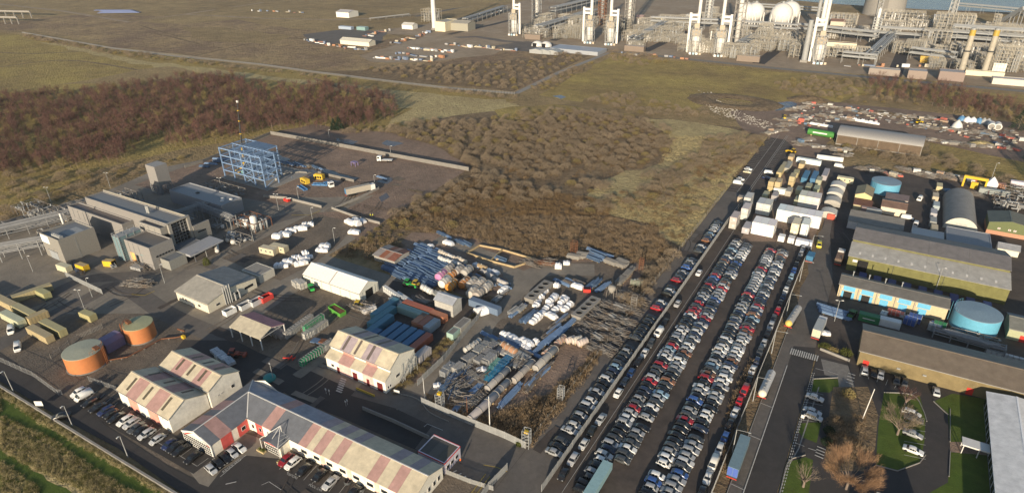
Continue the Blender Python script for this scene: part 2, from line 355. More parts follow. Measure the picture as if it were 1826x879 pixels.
# the made ground of the estate
zone('works_yard', [(-350.5,50.8),(-335.9,104.5),(-328.8,146.3),(-336.8,182.9),(-328.4,203.0),(-332.2,254.5),(-233.2,212.3),(-185.4,199.6),(-182.3,181.1),(-180.8,154.7),(-147.4,155.0),(-107.2,156.2),(-105.2,105.4),(-113.7,100.6),(-154.5,92.2),(-185.3,88.1),(-220.0,54.4),(-230.6,30.0)], 0.05, 'yard_concrete', 0, 0)
zone('works_yard', [(-262.3,40.2),(-248.9,66.9),(-226.6,79.6),(-197.6,96.2),(-147.0,96.5),(-113.7,100.6),(-103.6,103.6),(-61.8,96.5),(-66.6,71.3),(-94.4,55.0),(-127.2,54.3),(-166.2,54.1),(-221.7,55.1),(-250.9,36.6)], 0.06, 'yard_gravel', 10, 0.6, 25)
zone('frame_yard', [(-330.9,255.2),(-187.6,262.4),(-183.8,197.6),(-179.0,170.5),(-217.1,181.8),(-266.2,177.1),(-298.9,162.9),(-324.8,161.3),(-325.9,201.2)], 0.07, 'mud', 8, 0.8, 26)
zone('outer_mud', [(-332.5,265.1),(-324.2,283.7),(-270.1,293.6),(-224.6,285.8),(-189.9,268.0),(-188.5,263.9),(-332.8,256.8)], 0.06, 'mud', 8, 1.5, 27)
zone('frame_yard_concrete', [(-233.6,166.9),(-240.8,189.7),(-211.9,205.8),(-207.1,211.7),(-206.7,189.1),(-213.5,185.2)], 0.09, 'yard_concrete', 6, 0.6, 28)
zone('plant_apron', [(-216.8,132.0),(-216.4,152.4),(-217.1,181.8),(-190.5,182.9),(-183.5,162.1),(-180.8,147.2),(-182.0,131.5),(-200.3,130.9)], 0.09, 'yard_gravel', 8, 0.6, 29)
zone('estate_road', strip(curve([(-255.8,62.9),(-246.6,76.5),(-247.1,94.4),(-234.4,106.5),(-227.6,123.2),(-224.3,139.0),(-227.7,162.0),(-221.7,179.2)]), 7), 0.10, 'tarmac_pale')
zone('estate_road', strip(curve([(-225.7,44.7),(-231.1,69.2),(-232.6,86.6),(-230.8,98.9),(-197.6,96.2),(-170.9,96.4),(-147.0,96.5)]), 7), 0.11, 'tarmac_pale')
zone('estate_road', strip([(-147.0,96.5),(-125.0,94.0),(-108.7,95.2),(-85.7,96.0),(-72.1,97.0),(-61.8,96.5)], 13), 0.12, 'tarmac_dark')
zone('estate_road', strip([(-174.2,80.8),(-156.0,91.3),(-130.6,90.8)], 20), 0.115, 'tarmac_dark')
zone('hall_apron', [(-169.3,97.3),(-168.9,112.7),(-170.9,137.8),(-133.9,145.2),(-130.3,134.8),(-131.1,119.3),(-132.8,101.5),(-135.2,97.0)], 0.10, 'yard_gravel', 8, 0.5, 30)
zone('hall_apron', [(-134.7,98.8),(-126.9,104.9),(-105.0,102.8),(-96.6,106.2),(-97.8,101.5),(-112.0,98.7)], 0.13, 'yard_concrete', 0, 0)
zone('storage_yard', [(-164.5,187.9),(-143.6,197.8),(-122.3,195.1),(-104.6,191.4),(-94.5,200.4),(-74.4,211.8),(-66.8,206.8),(-62.7,169.7),(-62.2,142.3),(-64.3,126.4),(-67.8,106.3),(-91.1,105.4),(-96.4,103.4),(-103.9,103.4),(-106.2,154.7),(-108.2,157.8),(-137.1,155.6),(-155.2,157.5),(-160.0,169.7)], 0.06, 'mud', 6, 0.8, 31)
zone('storage_yard', [(-102.0,151.1),(-102.5,176.8),(-96.6,195.0),(-72.9,211.0),(-67.9,187.3),(-68.3,155.4),(-75.2,137.9),(-96.5,139.2)], 0.08, 'yard_gravel', 6, 0.8, 32)
zone('yard_track', strip(curve([(-101.8,101.4),(-96.8,110.3),(-98.4,127.8),(-99.8,147.6),(-100.3,162.3),(-101.9,171.6),(-107.7,178.6),(-117.5,183.1),(-137.1,188.4),(-151.8,188.9)]), [10,8,7,7]*20), 0.11, 'yard_concrete')
zone('yard_track', strip(curve([(-101.9,171.6),(-101.8,181.9),(-97.4,189.4),(-83.1,196.6)]), 9), 0.115, 'yard_concrete')
zone('site_road', strip([(-113.7,100.6),(-99.0,102.9),(-85.0,102.5),(-70.6,102.4),(-55.3,102.0),(-48.3,100.3)], 8), 0.13, 'tarmac_pale')
zone('site_road', [(-85.7,98.4),(-68.2,101.5),(-59.9,103.0),(-49.2,97.8),(-44.7,89.2),(-56.2,82.5),(-68.1,88.7),(-84.5,89.8)], 0.135, 'tarmac_pale')
zone('weedy_margin', [(-74.5,108.6),(-64.3,126.4),(-62.2,142.3),(-62.4,173.8),(-66.8,206.8),(-60.2,223.6),(-59.2,104.5),(-91.4,104.7),(-95.3,108.4),(-88.1,109.3)], 0.09, 'scrub_soil', 4, 0.7, 33)
zone('weedy_margin', strip([(-105.8,103.7),(-106.0,125.1),(-107.2,156.2),(-106.1,161.1)], 4), 0.12, 'scrub_soil', 4, 0.5, 34)
zone('dark_yard', [(-133.0,118.2),(-145.2,152.4),(-131.8,155.4),(-106.8,155.6),(-107.2,119.5)], 0.09, 'tarmac', 0, 0)
# car park: two tarmac bays behind a fence, the near one brown with age
zone('car_park', [(-60.0, 70), (-60.0, 407), (-44, 407), (-43.5, 330), (-15.6, 268), (-15.6, 70)], 0.10, 'tarmac', 0, 0)
zone('car_park_strip', [(-59.9, 80), (-59.9, 300), (-50.2, 300), (-50.2, 80)], 0.12, 'tarmac_pale', 0, 0)
zone('cabin_ground', [(-41.5,248.3),(-41.8,266.6),(-43.7,344.9),(-42.8,399.6),(-38.5,402.0),(-17.8,379.4),(-13.6,282.5),(-14.9,260.4)], 0.12, 'mud', 6, 0.6, 35)
# main road with its lay-by and verge
zone('verge', [(-15.4, 60), (-15.4, 300), (-12.6, 300), (-12.6, 60)], 0.09, 'scrub_soil', 0, 0)
zone('lay_by', [(-12.6, 60), (-12.6, 200), (-9.3, 200), (-9.3, 60)], 0.11, 'tarmac_pale', 0, 0)
zone('main_road', [(-9.3, 40), (-9.3, 180), (-13, 260), (-15, 300), (-24, 345), (-34, 395), (-22, 395), (-12, 345), (-6, 290), (-4.4, 230), (-2.6, 170), (-2.6, 40)], 0.12, 'tarmac_dark', 0, 0)
zone('road_patch', [(-12.5, 182), (-2.6, 186), (-3.4, 215), (-7, 290), (-14.6, 290), (-12.9, 215)], 0.14, 'tarmac_pale', 6, 0.8, 36)
zone('scrap_yard', [(-94.3,441.2),(-69.7,484.4),(-53.4,500.2),(-10.3,502.5),(35.9,503.5),(73.5,499.2),(118.8,487.9),(106.1,409.6),(67.1,415.9),(35.2,428.2),(18.4,433.0),(-23.7,432.9),(-32.3,361.1),(-50.0,395.7),(-74.0,401.6)], 0.07, 'mud', 10, 1.2, 37)
zone('east_yard', [(-15.7,360.4),(-6.1,373.5),(63.1,364.9),(96.6,351.1),(72.9,205.8),(51.2,210.8),(24.0,212.0),(-0.1,205.6),(-10.1,272.0)], 0.06, 'tarmac', 0, 0)
zone('east_bank', [(-21.8,416.0),(21.8,406.5),(64.9,388.5),(62.8,360.8),(34.6,368.2),(-0.4,368.8),(-16.5,367.8)], 0.08, 'field_grass', 8, 1, 38)
zone('east_bank', [(24.1,430.2),(67.1,415.9),(102.2,398.9),(93.4,342.7),(62.8,360.8),(24.8,382.8)], 0.085, 'olive_grass', 8, 1, 39)
zone('pond', [(-76.8,466.9),(-70.8,480.3),(-62.0,488.5),(-57.6,484.0),(-62.2,468.1),(-67.1,459.0),(-73.0,459.0)], 0.10, 'sea_water', 4, 1, 40)
zone('puddle', [(-220.0,422.6),(-216.0,428.5),(-209.3,424.5),(-210.7,418.2)], 0.10, 'puddle', 4, 1, 41)
for a in ([(-305.2,226.7),(-304.0,233.0),(-283.3,227.9),(-285.2,221.6)], [(-259.4,281.3),(-246.2,281.2),(-248.0,273.0),(-258.1,274.7)], [(-217.9,233.3),(-213.3,234.1),(-211.6,226.0),(-218.3,225.9)], [(-203.3,210.6),(-203.7,216.9),(-199.0,213.0),(-198.6,207.0)], [(-290.0,269.7),(-273.1,271.4),(-271.5,264.9),(-285.2,264.7)], [(-269.2,215.3),(-236.0,215.1),(-229.7,224.9),(-263.1,225.6)]):
    zone('puddle', a, 0.10, 'puddle', 4, 1.2, 42)
# foreground road, kerb bank and grass
zone('access_road', [(-235.8,48.6),(-207.7,49.1),(-177.9,49.8),(-150.4,51.4),(-121.9,50.7),(-103.0,50.0),(-92.3,56.3),(-118.2,55.5),(-134.1,54.4),(-167.3,54.7),(-191.9,55.3),(-224.0,56.1),(-243.4,54.7)], 0.13, 'tarmac_dark', 0, 0)
zone('rough_bank', [(-321.2,42.7),(-226.0,47.7),(-204.9,47.8),(-171.9,48.3),(-142.9,49.6),(-119.6,49.1),(-99.2,44.2),(-171.8,1.6)], 0.04, 'reed_grass', 5, 0.5, 43)
zone('lawn_strip', [(-228.7,43.0),(-201.5,46.3),(-182.1,46.1),(-149.3,47.6),(-118.9,48.6),(-103.9,47.8),(-112.5,42.8),(-141.8,43.3),(-166.8,43.0),(-189.4,41.1),(-213.4,37.2)], 0.06, 'lawn', 3, 0.4, 44)
zone('lawn_strip', [(-197.2,31.2),(-177.2,35.8),(-161.4,36.4),(-145.7,37.6),(-128.2,36.9),(-161.1,17.7)], 0.07, 'lawn', 3, 0.4, 45)
zone('parking_court', [(-134.9,60.4),(-125.5,65.9),(-119.6,71.6),(-104.0,74.0),(-80.1,75.9),(-66.6,71.3),(-91.1,55.3),(-119.4,54.8)], 0.12, 'tarmac_dark', 0, 0)
zone('paved_path', [(-135.3,57.5),(-133.7,61.1),(-127.4,64.8),(-128.1,71.3),(-122.5,72.2),(-116.8,71.0),(-110.1,76.0),(-108.9,71.2),(-119.9,66.5),(-121.3,60.2),(-119.5,55.2),(-122.3,54.7)], 0.14, 'yard_concrete', 0, 0)
zone('paved_path', [(-112.4,73.5),(-109.1,76.1),(-67.4,78.6),(-66.7,75.5)], 0.14, 'yard_concrete', 0, 0)
zone('staff_parking', [(-181.2,54.5),(-183.3,60.3),(-168.0,62.1),(-142.7,61.6),(-126.2,62.2),(-126.2,55.9),(-167.3,54.7)], 0.125, 'tarmac_dark', 0, 0)
zone('works_yard', [(-3.4, 184), (-5, 300), (20, 330), (120, 330), (120, 182), (-2.6, 182)], 0.06, 'tarmac', 0, 0)
# offices beside the road: lawns, loop drive, car bays
zone('office_ground', [(-2.4, 100), (-2.4, 182), (40, 184), (40, 100)], 0.07, 'tarmac_dark', 0, 0)

g = lambda name, poly, z=0.12, m='lawn': zone(name, poly, z, m)
h_ = 0
g('lawn', [(-1.8,169.6),(4.7,173.0),(5.3,170.5),(3.0,165.3),(-1.4,163.3)])
g('lawn', [(-1.7,148.4),(2.8,151.7),(2.9,142.9),(-0.4,143.2),(-1.7,144.8)])
g('lawn', [(-2.1,132.6),(1.2,136.4),(3.0,136.4),(4.0,121.3),(-1.5,118.1),(-2.1,127.2)])
g('lawn', [(16.2,172.9),(24.8,176.6),(26.4,167.1),(26.3,156.5),(25.5,148.5),(21.0,142.7),(16.4,142.1),(15.9,157.4)])
g('lawn', curve([(23.1,175.6),(25.6,170.5),(26.6,166.5)],4)+[(23.8,166.9),(22.6,171.3)])
g('lawn', [(28.1,175.5),(32.6,181.9),(40.8,183.9),(39.6,164.7),(31.9,160.2),(31.5,171.3)])
g('lawn', [(31.9,156.2),(39.7,159.5),(39.7,140.4),(21.6,129.8),(31.4,144.8)])
g('brick_path', [(31.9,160.2),(39.6,164.7),(39.7,159.5),(31.9,156.2)], 0.13, 'mud')
g('planting_bed', [(3.7,168.5),(12.2,173.4),(15.5,162.1),(15.8,148.1),(14.0,138.7),(5.9,133.9),(4.2,155.5)], 0.11, 'scrub_soil')
g('footway', [(-1.2,180.6),(6.2,181.1),(8.9,171.5),(5.1,169.3),(4.4,172.9),(0.8,173.1)], 0.14, 'concrete_dark')
g('footway', strip([(-2.1,121.6),(-2.2,129.2),(-0.7,138.5),(-0.3,149.9),(0.2,166.4)], 0.3), 0.16, 'concrete')
# repairs, stains and wheel tracks on the hard ground
rp_ = random.Random(31)
for poly, n, ms in (([(-248.9,66.9),(-230.2,104.0),(-216.4,155.5),(-180.8,147.2),(-164.5,100.1),(-185.3,88.1),(-210.8,59.7)], 26, ('tarmac_pale','yard_gravel','tarmac')), ([(-162.9,101.0),(-135.0,140.4),(-113.7,100.6),(-112.9,82.6),(-136.3,87.5)], 16, ('tarmac_pale','tarmac','yard_concrete')), ([(-121.9,61.5),(-115.3,69.6),(-78.0,73.4),(-89.1,59.9)], 6, ('tarmac_dark','tarmac')), ([(-59,106),(-59,260),(-55.5,260),(-55.5,106)], 12, ('tarmac_dark','tarmac')), ([(-253.4,201.0),(-188.1,262.1),(-183.6,193.6),(-208.0,186.9)], 16, ('yard_gravel','mud','scrub_soil')), ([(1.1,210.2),(24.0,212.0),(6.0,281.1),(-6.0,274.3)], 8, ('tarmac_pale','tarmac_dark'))):
    for c in scatter(poly, n, rp_):
        a = rp_.choice((0,1.57))+rp_.uniform(-.1,.1); l_, w_ = rp_.uniform(1.5,6), rp_.uniform(.8,2.2)
        if rp_.random() < .5:
            for s_ in (-.9,.9):
                p = (c[0]-s_*math.sin(a),c[1]+s_*math.cos(a)); zone('wheel_track', strip(curve([(p[0]-9*math.cos(a),p[1]-9*math.sin(a)),p,(p[0]+9*math.cos(a+.4),p[1]+9*math.sin(a+.4))],4),.35), .1, rp_.choice(ms))
        else: zone('ground_patch', [(c[0]+x*math.cos(a)-y*math.sin(a),c[1]+x*math.sin(a)+y*math.cos(a)) for x,y in ((-l_,-w_),(l_,-w_),(l_,w_),(-l_,w_))], .1, rp_.choice(ms), 1.5, .2, rp_.randrange(99))
# painted lines
lm = MB()
def dash(a, b, wd, on, off, z=0.32, mb=None):
    d = math.hypot(b[0]-a[0], b[1]-a[1]); u = ((b[0]-a[0])/d, (b[1]-a[1])/d); t = 0
    while t < d:
        e = min(d, t+on); p = (a[0]+u[0]*t, a[1]+u[1]*t); q = (a[0]+u[0]*e, a[1]+u[1]*e)
        (mb or lm).sheet(strip([p, q], wd), z); t += on+off
dash((-9.35, 60), (-9.35, 172), 0.22, 200, 0)
for y in (118.5, 137, 151): dash((-12.5, y), (-9.4, y-0.3), 0.16, 9, 0)
for i in range(13): dash((-9.6+i*0.62, 178.2+0.02*i), (-9.6+i*0.62, 181.6), 0.34, 5, 0)
dash((-2.0,121.9), (-2.4,172.2), 0.18, 0.6, 0.5); dash((-1.6,122.1), (-1.9,172.5), 0.18, 0.6, 0.5)
for a, b in (((-1.7,140.0),(0.4,139.9)), ((1.3,139.7),(3.3,139.8)), ((-1.9,174.6),(0.5,174.8)), ((1.4,175.0),(4.2,174.8))): dash(a, b, 0.14, 5, 0)
for i in range(4):
    a = lerp((6.6,177.1), (6.5,172.4), i/3); dash(a, (a[0]+1.9, a[1]-0.2), 0.3, 5, 0)
    a = lerp((3.2,141.5), (3.1,138.1), i/3); dash(a, (a[0]+2.0, a[1]-0.2), 0.3, 5, 0)
for y in range(7): dash(lerp((21.5,165.0),(22.1,149.2), y/6), lerp((26.4,166.4),(26.7,150.2), y/6), 0.11, 9, 0)
for i in range(6): dash(lerp((-2.8,162.8),(-1.9,149.5), i/5), lerp((1.8,163.2),(2.8,151.2), i/5), 0.1, 9, 0)
for i in range(7): dash(lerp((9.5,181.5),(24.0,177.5), i/6), lerp((9.7,177.1),(23.0,175.8), i/6), 0.1, 9, 0)
# car park bay lines at its empty end
for k in range(34):
    y = 302+k*3.0; dash((-59.6, y), (-54.8, y), 0.12, 9, 0); 
    if k > 5: dash((-49.4, y), (-46.6, y), 0.12, 9, 0)
dash((-54.8, 300), (-54.8, 404), 0.14, 200, 0); dash((-50.6, 268), (-50.6, 404), 0.14, 200, 0); dash((-49.8, 268), (-49.8, 404), 0.14, 200, 0)
dash((-45.8, 96), (-45.8, 260), 0.1, 300, 0); dash((-39.7, 96), (-39.7, 250), 0.1, 300, 0)
# foreground parking: bay marks and words
for i in range(17): dash(lerp((-179.6,57.6),(-127.4,57.8), i/16), lerp((-181.3,61.4),(-127.3,60.9), i/16), 0.1, 9, 0)
dash((-179.6,57.6), (-127.4,57.8), 0.1, 200, 0)
dash((-119.5,58.5), (-119.9,66.5), 0.12, 90, 0)
for i in range(11): dash(lerp((-108.9,67.4),(-83.0,69.5), i/10), lerp((-109.5,72.5),(-83.9,74.0), i/10), 0.1, 9, 0)
dash((-108.7,61.9), (-108.0,63.5), 0.12, 30, 0); dash((-108.0,63.5), (-103.5,63.3), 0.12, 30, 0)
dash((-116.4,57.7), (-114.8,59.5), 0.25, 30, 0)
dash((-87.2,97.0), (-87.1,98.3), 0.15, 30, 0); dash((-87.1,98.3), (-82.1,98.5), 0.15, 30, 0)
for k in range(4): dash(lerp((-71.4,88.2),(-66.9,87.8), k/3), lerp((-71.0,89.1),(-66.5,88.7), k/3), 0.35, 5, 0)
for k in range(7): dash(lerp((-118.1,96.0),(-120.9,100.7), k/6), lerp((-116.0,96.1),(-118.8,100.8), k/6), 0.5, 5, 0)
o = lm.obj('road_markings', 'road_paint'); tag(o, None, kind='structure')
ym = MB()
dash((-63.9,81.6), (-64.3,91.8), 0.15, 90, 0, 0.32, ym); dash((-62.7,81.8), (-63.0,91.7), 0.15, 90, 0, 0.32, ym)
dash((-66.3,93.9), (-63.1,94.9), 0.18, 90, 0, 0.32, ym); dash((-63.1,94.9), (-60.2,95.0), 0.18, 90, 0, 0.32, ym)
for a in ([(-223.8,174.5),(-216.4,179.3),(-216.3,185.1)], [(-220.9,97.3),(-216.1,99.2),(-215.8,102.9)]):
    for p, q in zip(a, a[1:]): dash(p, q, 0.3, 30, 0, 0.32, ym)
tag(ym.obj('road_markings', 'yellow_line'), None, kind='structure')
def words(txt, loc, size, rz):
    cu = bpy.data.curves.new('road_lettering', 'FONT'); cu.body = txt; cu.size = size; cu.extrude = 0.0; cu.align_x = 'CENTER'
    cu.materials.append(M['road_paint']); o = bpy.data.objects.new('road_lettering', cu); C.objects.link(o)
    o.location = (loc[0], loc[1], 0.325); o.rotation_euler = (0, 0, rz); tag(o, None, kind='structure')
words('RESERVED', (-119.7,62.3), 1.15, R(88)); words('VISITORS', (-104.5,67.3), .85, R(3)); words('POOL CAR', (-96.9,67.6), .85, R(3))
# kerbs: real steps along the road and lawns
km = MB()
def kerb(pts, wd=0.16, hgt=0.12, mb=None):
    for p, q in zip(pts, pts[1:]): (mb or km).prism(strip([p, q], wd), 0.05, 0.25+hgt)
kerb([(-2.0,120.5),(-2.3,129.6),(-2.2,132.1),(-1.5,134.2),(1.1,137.0)])
kerb([(-2.0,144.1),(-1.9,149.5),(-1.4,163.3),(-1.7,169.3),(4.3,173.4)])
kerb([(31.5,171.3),(28.1,175.5)]); kerb([(31.9,160.2),(32.0,174.2)]); kerb([(31.9,156.2),(31.6,146.9)])
kerb(curve([(16.2,172.9),(23.1,175.6),(25.6,170.5),(26.7,165.6)],4)); kerb([(16.4,142.1),(21.0,142.7),(25.5,148.3),(26.7,151.9)])
kerb([(-12.6, 60), (-12.6, 200)]); kerb(curve([(-103.6,103.6),(-95.6,104.9),(-89.6,102.3),(-82.8,102.0)],4))
tag(km.obj('kerb', 'concrete'), None, kind='structure')
kb = MB(); kerb([(-233.9,46.4),(-204.9,47.8),(-172.6,48.6),(-146.6,49.2),(-120.8,49.9),(-101.8,49.1)], 0.55, 0.55, kb)
tag(kb.obj('kerb_wall', 'concrete'), 'low pale concrete wall running along the edge of the dark access road', 'wall')

# heaps and hollows
def mound(name, c, rx, ry, hh, m, label=None, seed=1, cat='mound', ring=0.0):
    r = random.Random(seed); mb = MB(); n = 26; rings = []
    for k in range(9):
        t = k/8; rr = 1-t
        zz = hh*(math.sin(t*math.pi/2) if not ring else (math.sin(min(1, t/ring)*math.pi)))
        rings.append([(c[0]+rx*max(rr,0.001)*math.cos(2*math.pi*i/n)*(1+r.uniform(-.05,.05)), c[1]+ry*max(rr,0.001)*math.sin(2*math.pi*i/n)*(1+r.uniform(-.05,.05)), max(0, zz*(1+r.uniform(-.12,.12)))) for i in range(n)])
    mb.loft(rings); o = mb.obj(name, m); tag(o, label, cat if label else None, kind=None if label else 'structure'); return o
mound('earth_bund', (-97.5,469.6), 34, 22, 1.1, 'scrub_soil', 'bare earth bund ringed round a hollow between field and yard', 3, ring=0.6)
mound('earth_bund', (-51.1,497.8), 16, 10, 3.2, 'scrub_soil', 'low earth heap just above the far storage yard', 4)
mound('spoil_heap', (1.0,484.7), 20, 7, 1.2, 'scrub_soil', 'flat heap of brown spoil beside white stacks in far yard', 5)
mound('spoil_heap', (49.6,440.6), 8, 4, 2.0, 'reed_grass', 'ochre sand heap in the far storage yard', 6)
rub = MB(); r5 = random.Random(5)
for p in scatter([(-116.7,459.3),(-109.6,470.2),(-82.8,439.6),(-62.6,428.2),(-62.8,411.7),(-86.0,422.8),(-104.2,435.9)], 420, r5) + scatter([(-132.7,492.4),(-105.8,487.0),(-106.9,475.3),(-128.3,463.9)], 40, r5):
    s_ = r5.uniform(.25, .9); rub.add([(p[0]-s_, p[1], 0), (p[0]+s_, p[1]-s_*.5, 0), (p[0]+.2, p[1]+s_, 0), (p[0]+r5.uniform(-.4,.4), p[1], s_*r5.uniform(.5,1))], [(0,1,3),(1,2,3),(2,0,3)])
tag(rub.obj('rubble', 'concrete'), 'pale broken rubble tipped along the edge of the earth bund', kind='stuff')

# ================================================================ buildings
def Q(mb, a, b, c, d, mi=0): return mb.add([a, b, c, d], [(0,1,2,3)], mi)
def slab(p00, p10, p11, p01, th=0.12, up=0.0):
    """a flat panel with thickness, corners given anticlockwise from above"""
    mb = MB(); t = [(p[0], p[1], p[2]+up) for p in (p00, p10, p11, p01)]; b = [(p[0], p[1], p[2]+up-th) for p in (p00, p10, p11, p01)]
    return mb.add(b+t, [(4,5,6,7),(3,2,1,0),(0,1,5,4),(1,2,6,5),(2,3,7,6),(3,0,4,7)])
GREY = srgb(150,150,150)
def building(name, label, x0, x1, y0, y1, he, hr=None, ridge='x', ry=None, wall='concrete', wcol=None, roof='corrugated', rcol=(.3,.3,.3), rcol2=None,
             stripes=None, sky=(), skycol=(0.10,0.085,0.06), doors=(), windows=(), gwin=(), wstripes=None, over=0.25, rz=0.0, cat='building', group=None, parapet=0.0, plinth=None, z0=0.0, trim=None):
    """gabled, single-pitch or flat-roofed block; local x runs along the front, y into the depth.  doors/windows: (x, z, w, h, material, colour)"""
    L, D = x1-x0, y1-y0
    r = thing(name, label, cat, (x0, y0, 0), rz, group)
    hr = he if hr is None else hr
    if ry is None: ry = (D if ridge == 'x' else L)/2
    mb = MB()
    if parapet:
        t = 0.3; hp = he+parapet
        mb.box(0,0,z0,L,D,he)
        for a in ((0,0,L,t),(0,D-t,L,D),(0,t,t,D-t),(L-t,t,L,D-t)): mb.box(a[0],a[1],he,a[2],a[3],hp)
    elif ridge == 'x':
        prof = [(0,z0),(D,z0),(D,he),(ry,hr),(0,he)]
        vs = [(0,p[0],p[1]) for p in prof]+[(L,p[0],p[1]) for p in prof]
        mb.add(vs, [(4,3,2,1,0),(5,6,7,8,9),(0,5,9,4),(1,2,7,6),(0,1,6,5)])
    elif ridge == 'y':
        prof = [(0,z0),(L,z0),(L,he),(ry,hr),(0,he)]
        vs = [(p[0],0,p[1]) for p in prof]+[(p[0],D,p[1]) for p in prof]
        mb.add(vs, [(0,1,2,3,4),(9,8,7,6,5),(0,4,9,5),(1,6,7,2),(0,5,6,1)])
    elif ridge == 'mono':
        mb.add([(0,0,z0),(L,0,z0),(L,D,z0),(0,D,z0),(0,0,he),(L,0,he),(L,D,hr),(0,D,hr)], [(0,1,5,4),(1,2,6,5),(2,3,7,6),(3,0,4,7),(3,2,1,0)])
    w_ = mb.obj('wall', wall, r, color=wcol)
    if wstripes:
        for a, b, c in wstripes: B(a, -0.04, 0.0, b, 0.0-0.004, he-0.08).obj('wall_panel', 'corrugated', r, color=c)
    if plinth: B(-0.06,-0.06,0,L+0.06,D+0.06,plinth[0]).obj('plinth', plinth[1], r, color=plinth[2] if len(plinth) > 2 else None)
    o = over; U = 0.15
    def sl(a, b, front, c, nm='roof_panel', m=roof, up=U, th=0.12, fr=(0,1)):
        if ridge == 'x':
            ye, yr = (-o, ry) if front else (D+o, ry)
            ze = he-(hr-he)*o/max(ry if front else D-ry, .1)
            pa, pb = lerp((ye,ze),(yr,hr),fr[0]), lerp((ye,ze),(yr,hr),fr[1])
            q = [(a,pa[0],pa[1]),(b,pa[0],pa[1]),(b,pb[0],pb[1]),(a,pb[0],pb[1])]
            if not front: q = [q[1],q[0],q[3],q[2]]
        elif ridge == 'y':
            xe, xr = (-o, ry) if front else (L+o, ry)
            ze = he-(hr-he)*o/max(ry if front else L-ry, .1)
            q = [(xe,b,ze),(xe,a,ze),(xr,a,hr),(xr,b,hr)] if front else [(xe,a,ze),(xe,b,ze),(xr,b,hr),(xr,a,hr)]
        else:
            q = [(a,-o,he),(b,-o,he),(b,D+o,hr),(a,D+o,hr)]
        p = slab(*q, th=th, up=up).obj(nm, m, r, color=c); return p
    if parapet:
        B(0.3,0.3,he+0.004,L-0.3,D-0.3,he+0.03).obj('roof', 'concrete_dark' if roof == 'corrugated' else roof, r, color=rcol)
    elif ridge in ('x', 'y'):
        ext = L if ridge == 'x' else D
        S = stripes or [(-o, ext+o, rcol, rcol2 or rcol)]
        n = len(S)
        for i, s_ in enumerate(S):
            a, b = s_[0]+(0.015 if i else 0), s_[1]-(0.015 if i < n-1 else 0)
            sl(a, b, True, s_[2], 'roof_panel' if n > 1 else 'roof'); sl(a, b, False, s_[3] if len(s_) > 3 else s_[2], 'roof_panel' if n > 1 else 'roof')
        cp = MB()
        if ridge == 'x': cp.box(-o,ry-0.22,hr+0.10,L+o,ry+0.22,hr+0.21)
        else: cp.box(ry-0.22,-o,hr+0.10,ry+0.22,D+o,hr+0.21)
        cp.obj('ridge_cap', 'painted_steel', r, color=trim or tuple(min(.8, c*1.15) for c in (S[0][2])))
        for s_ in sky: sl(s_[0], s_[1], s_[2], skycol, 'skylight', 'painted_steel', up=U+0.04, th=0.05, fr=(s_[3], s_[4]))
        if ridge == 'x': B(-o,-o-0.18,he-0.22,L+o,-o-0.02,he-0.06).obj('gutter', 'painted_steel', r, color=(.28,.28,.27))
    elif ridge == 'mono':
        n = max(1, int(L/12))
        for i in range(n): sl(-o+(L+2*o)*i/n+0.01, -o+(L+2*o)*(i+1)/n-0.01, True, rcol, 'roof_panel' if n > 1 else 'roof')
    def opening(nm, x, z, w2, h, m, c, face):
        fr = MB(); e = 0.09
        if face == 'f':
            fr.box(x,-0.07,z,x+w2,-0.008,z+h); ob = fr.obj(nm, m, r, color=c)
            if nm == 'window':
                g_ = MB().box(x+e,-0.09,z+e,x+w2/2-e/3,-0.075,z+h-e); g_.box(x+w2/2+e/3,-0.09,z+e,x+w2-e,-0.075,z+h-e); g_.obj('pane', 'glass', ob)
        else:
            fr.box(L+0.008,x,z,L+0.07,x+w2,z+h); ob = fr.obj(nm, m, r, color=c)
            if nm == 'window': B(L+0.075,x+e,z+e,L+0.09,x+w2-e,z+h-e).obj('pane', 'glass', ob)
        return ob
    for d in doors: opening('door', d[0], d[1], d[2], d[3], d[4], d[5] if len(d) > 5 else None, 'f')
    for d in windows: opening('window', d[0], d[1], d[2], d[3], d[4] if len(d) > 4 else 'white_paint', None, 'f')
    for d in gwin: opening(d[4] if len(d) > 4 else 'window', d[0], d[1], d[2], d[3], d[5] if len(d) > 5 else 'white_paint', d[6] if len(d) > 6 else None, 's')
    return r
CREAM = (0.55,0.485,0.36); PINK = (0.42,0.26,0.235); WHT = (0.74,0.70,0.62); WALLP = (0.72,0.30,0.24); DGREY = (0.16,0.17,0.19); LILAC = (0.36,0.30,0.32); RED = (0.55,0.10,0.09)

# the two stepped halls with cream and pink stripes
st = [(-.25,4.4,CREAM),(4.4,9.0,PINK),(9.0,13.6,CREAM),(13.6,18.4,PINK),(18.4,23.65,CREAM)]
building('striped_hall', 'lower of two stepped white halls with cream and dusty pink roof stripes', -166.8, -143.4, 62.0, 73.2, 4.9, 7.5, ry=5.0, wall='corrugated', wcol=(.66,.64,.58),
   stripes=st, sky=[(3.0,3.9,True,.2,.85),(10.6,11.5,True,.2,.85),(19.0,19.9,True,.2,.85),(4.0,4.9,False,.2,.7),(11.0,11.9,False,.2,.7),(19.0,19.9,False,.2,.7)],
   wstripes=[(0.02,4.4,(.80,.78,.70)),(4.4,9.0,WALLP),(9.0,13.6,(.80,.78,.70)),(13.6,18.4,WALLP),(18.4,23.38,(.80,.78,.70))], doors=[(20.0,3.4,.5,.3,'black')])
st = [(-.25,5,CREAM),(5,10,PINK),(10,14.5,CREAM),(14.5,18.5,PINK),(18.5,22.2,CREAM)]
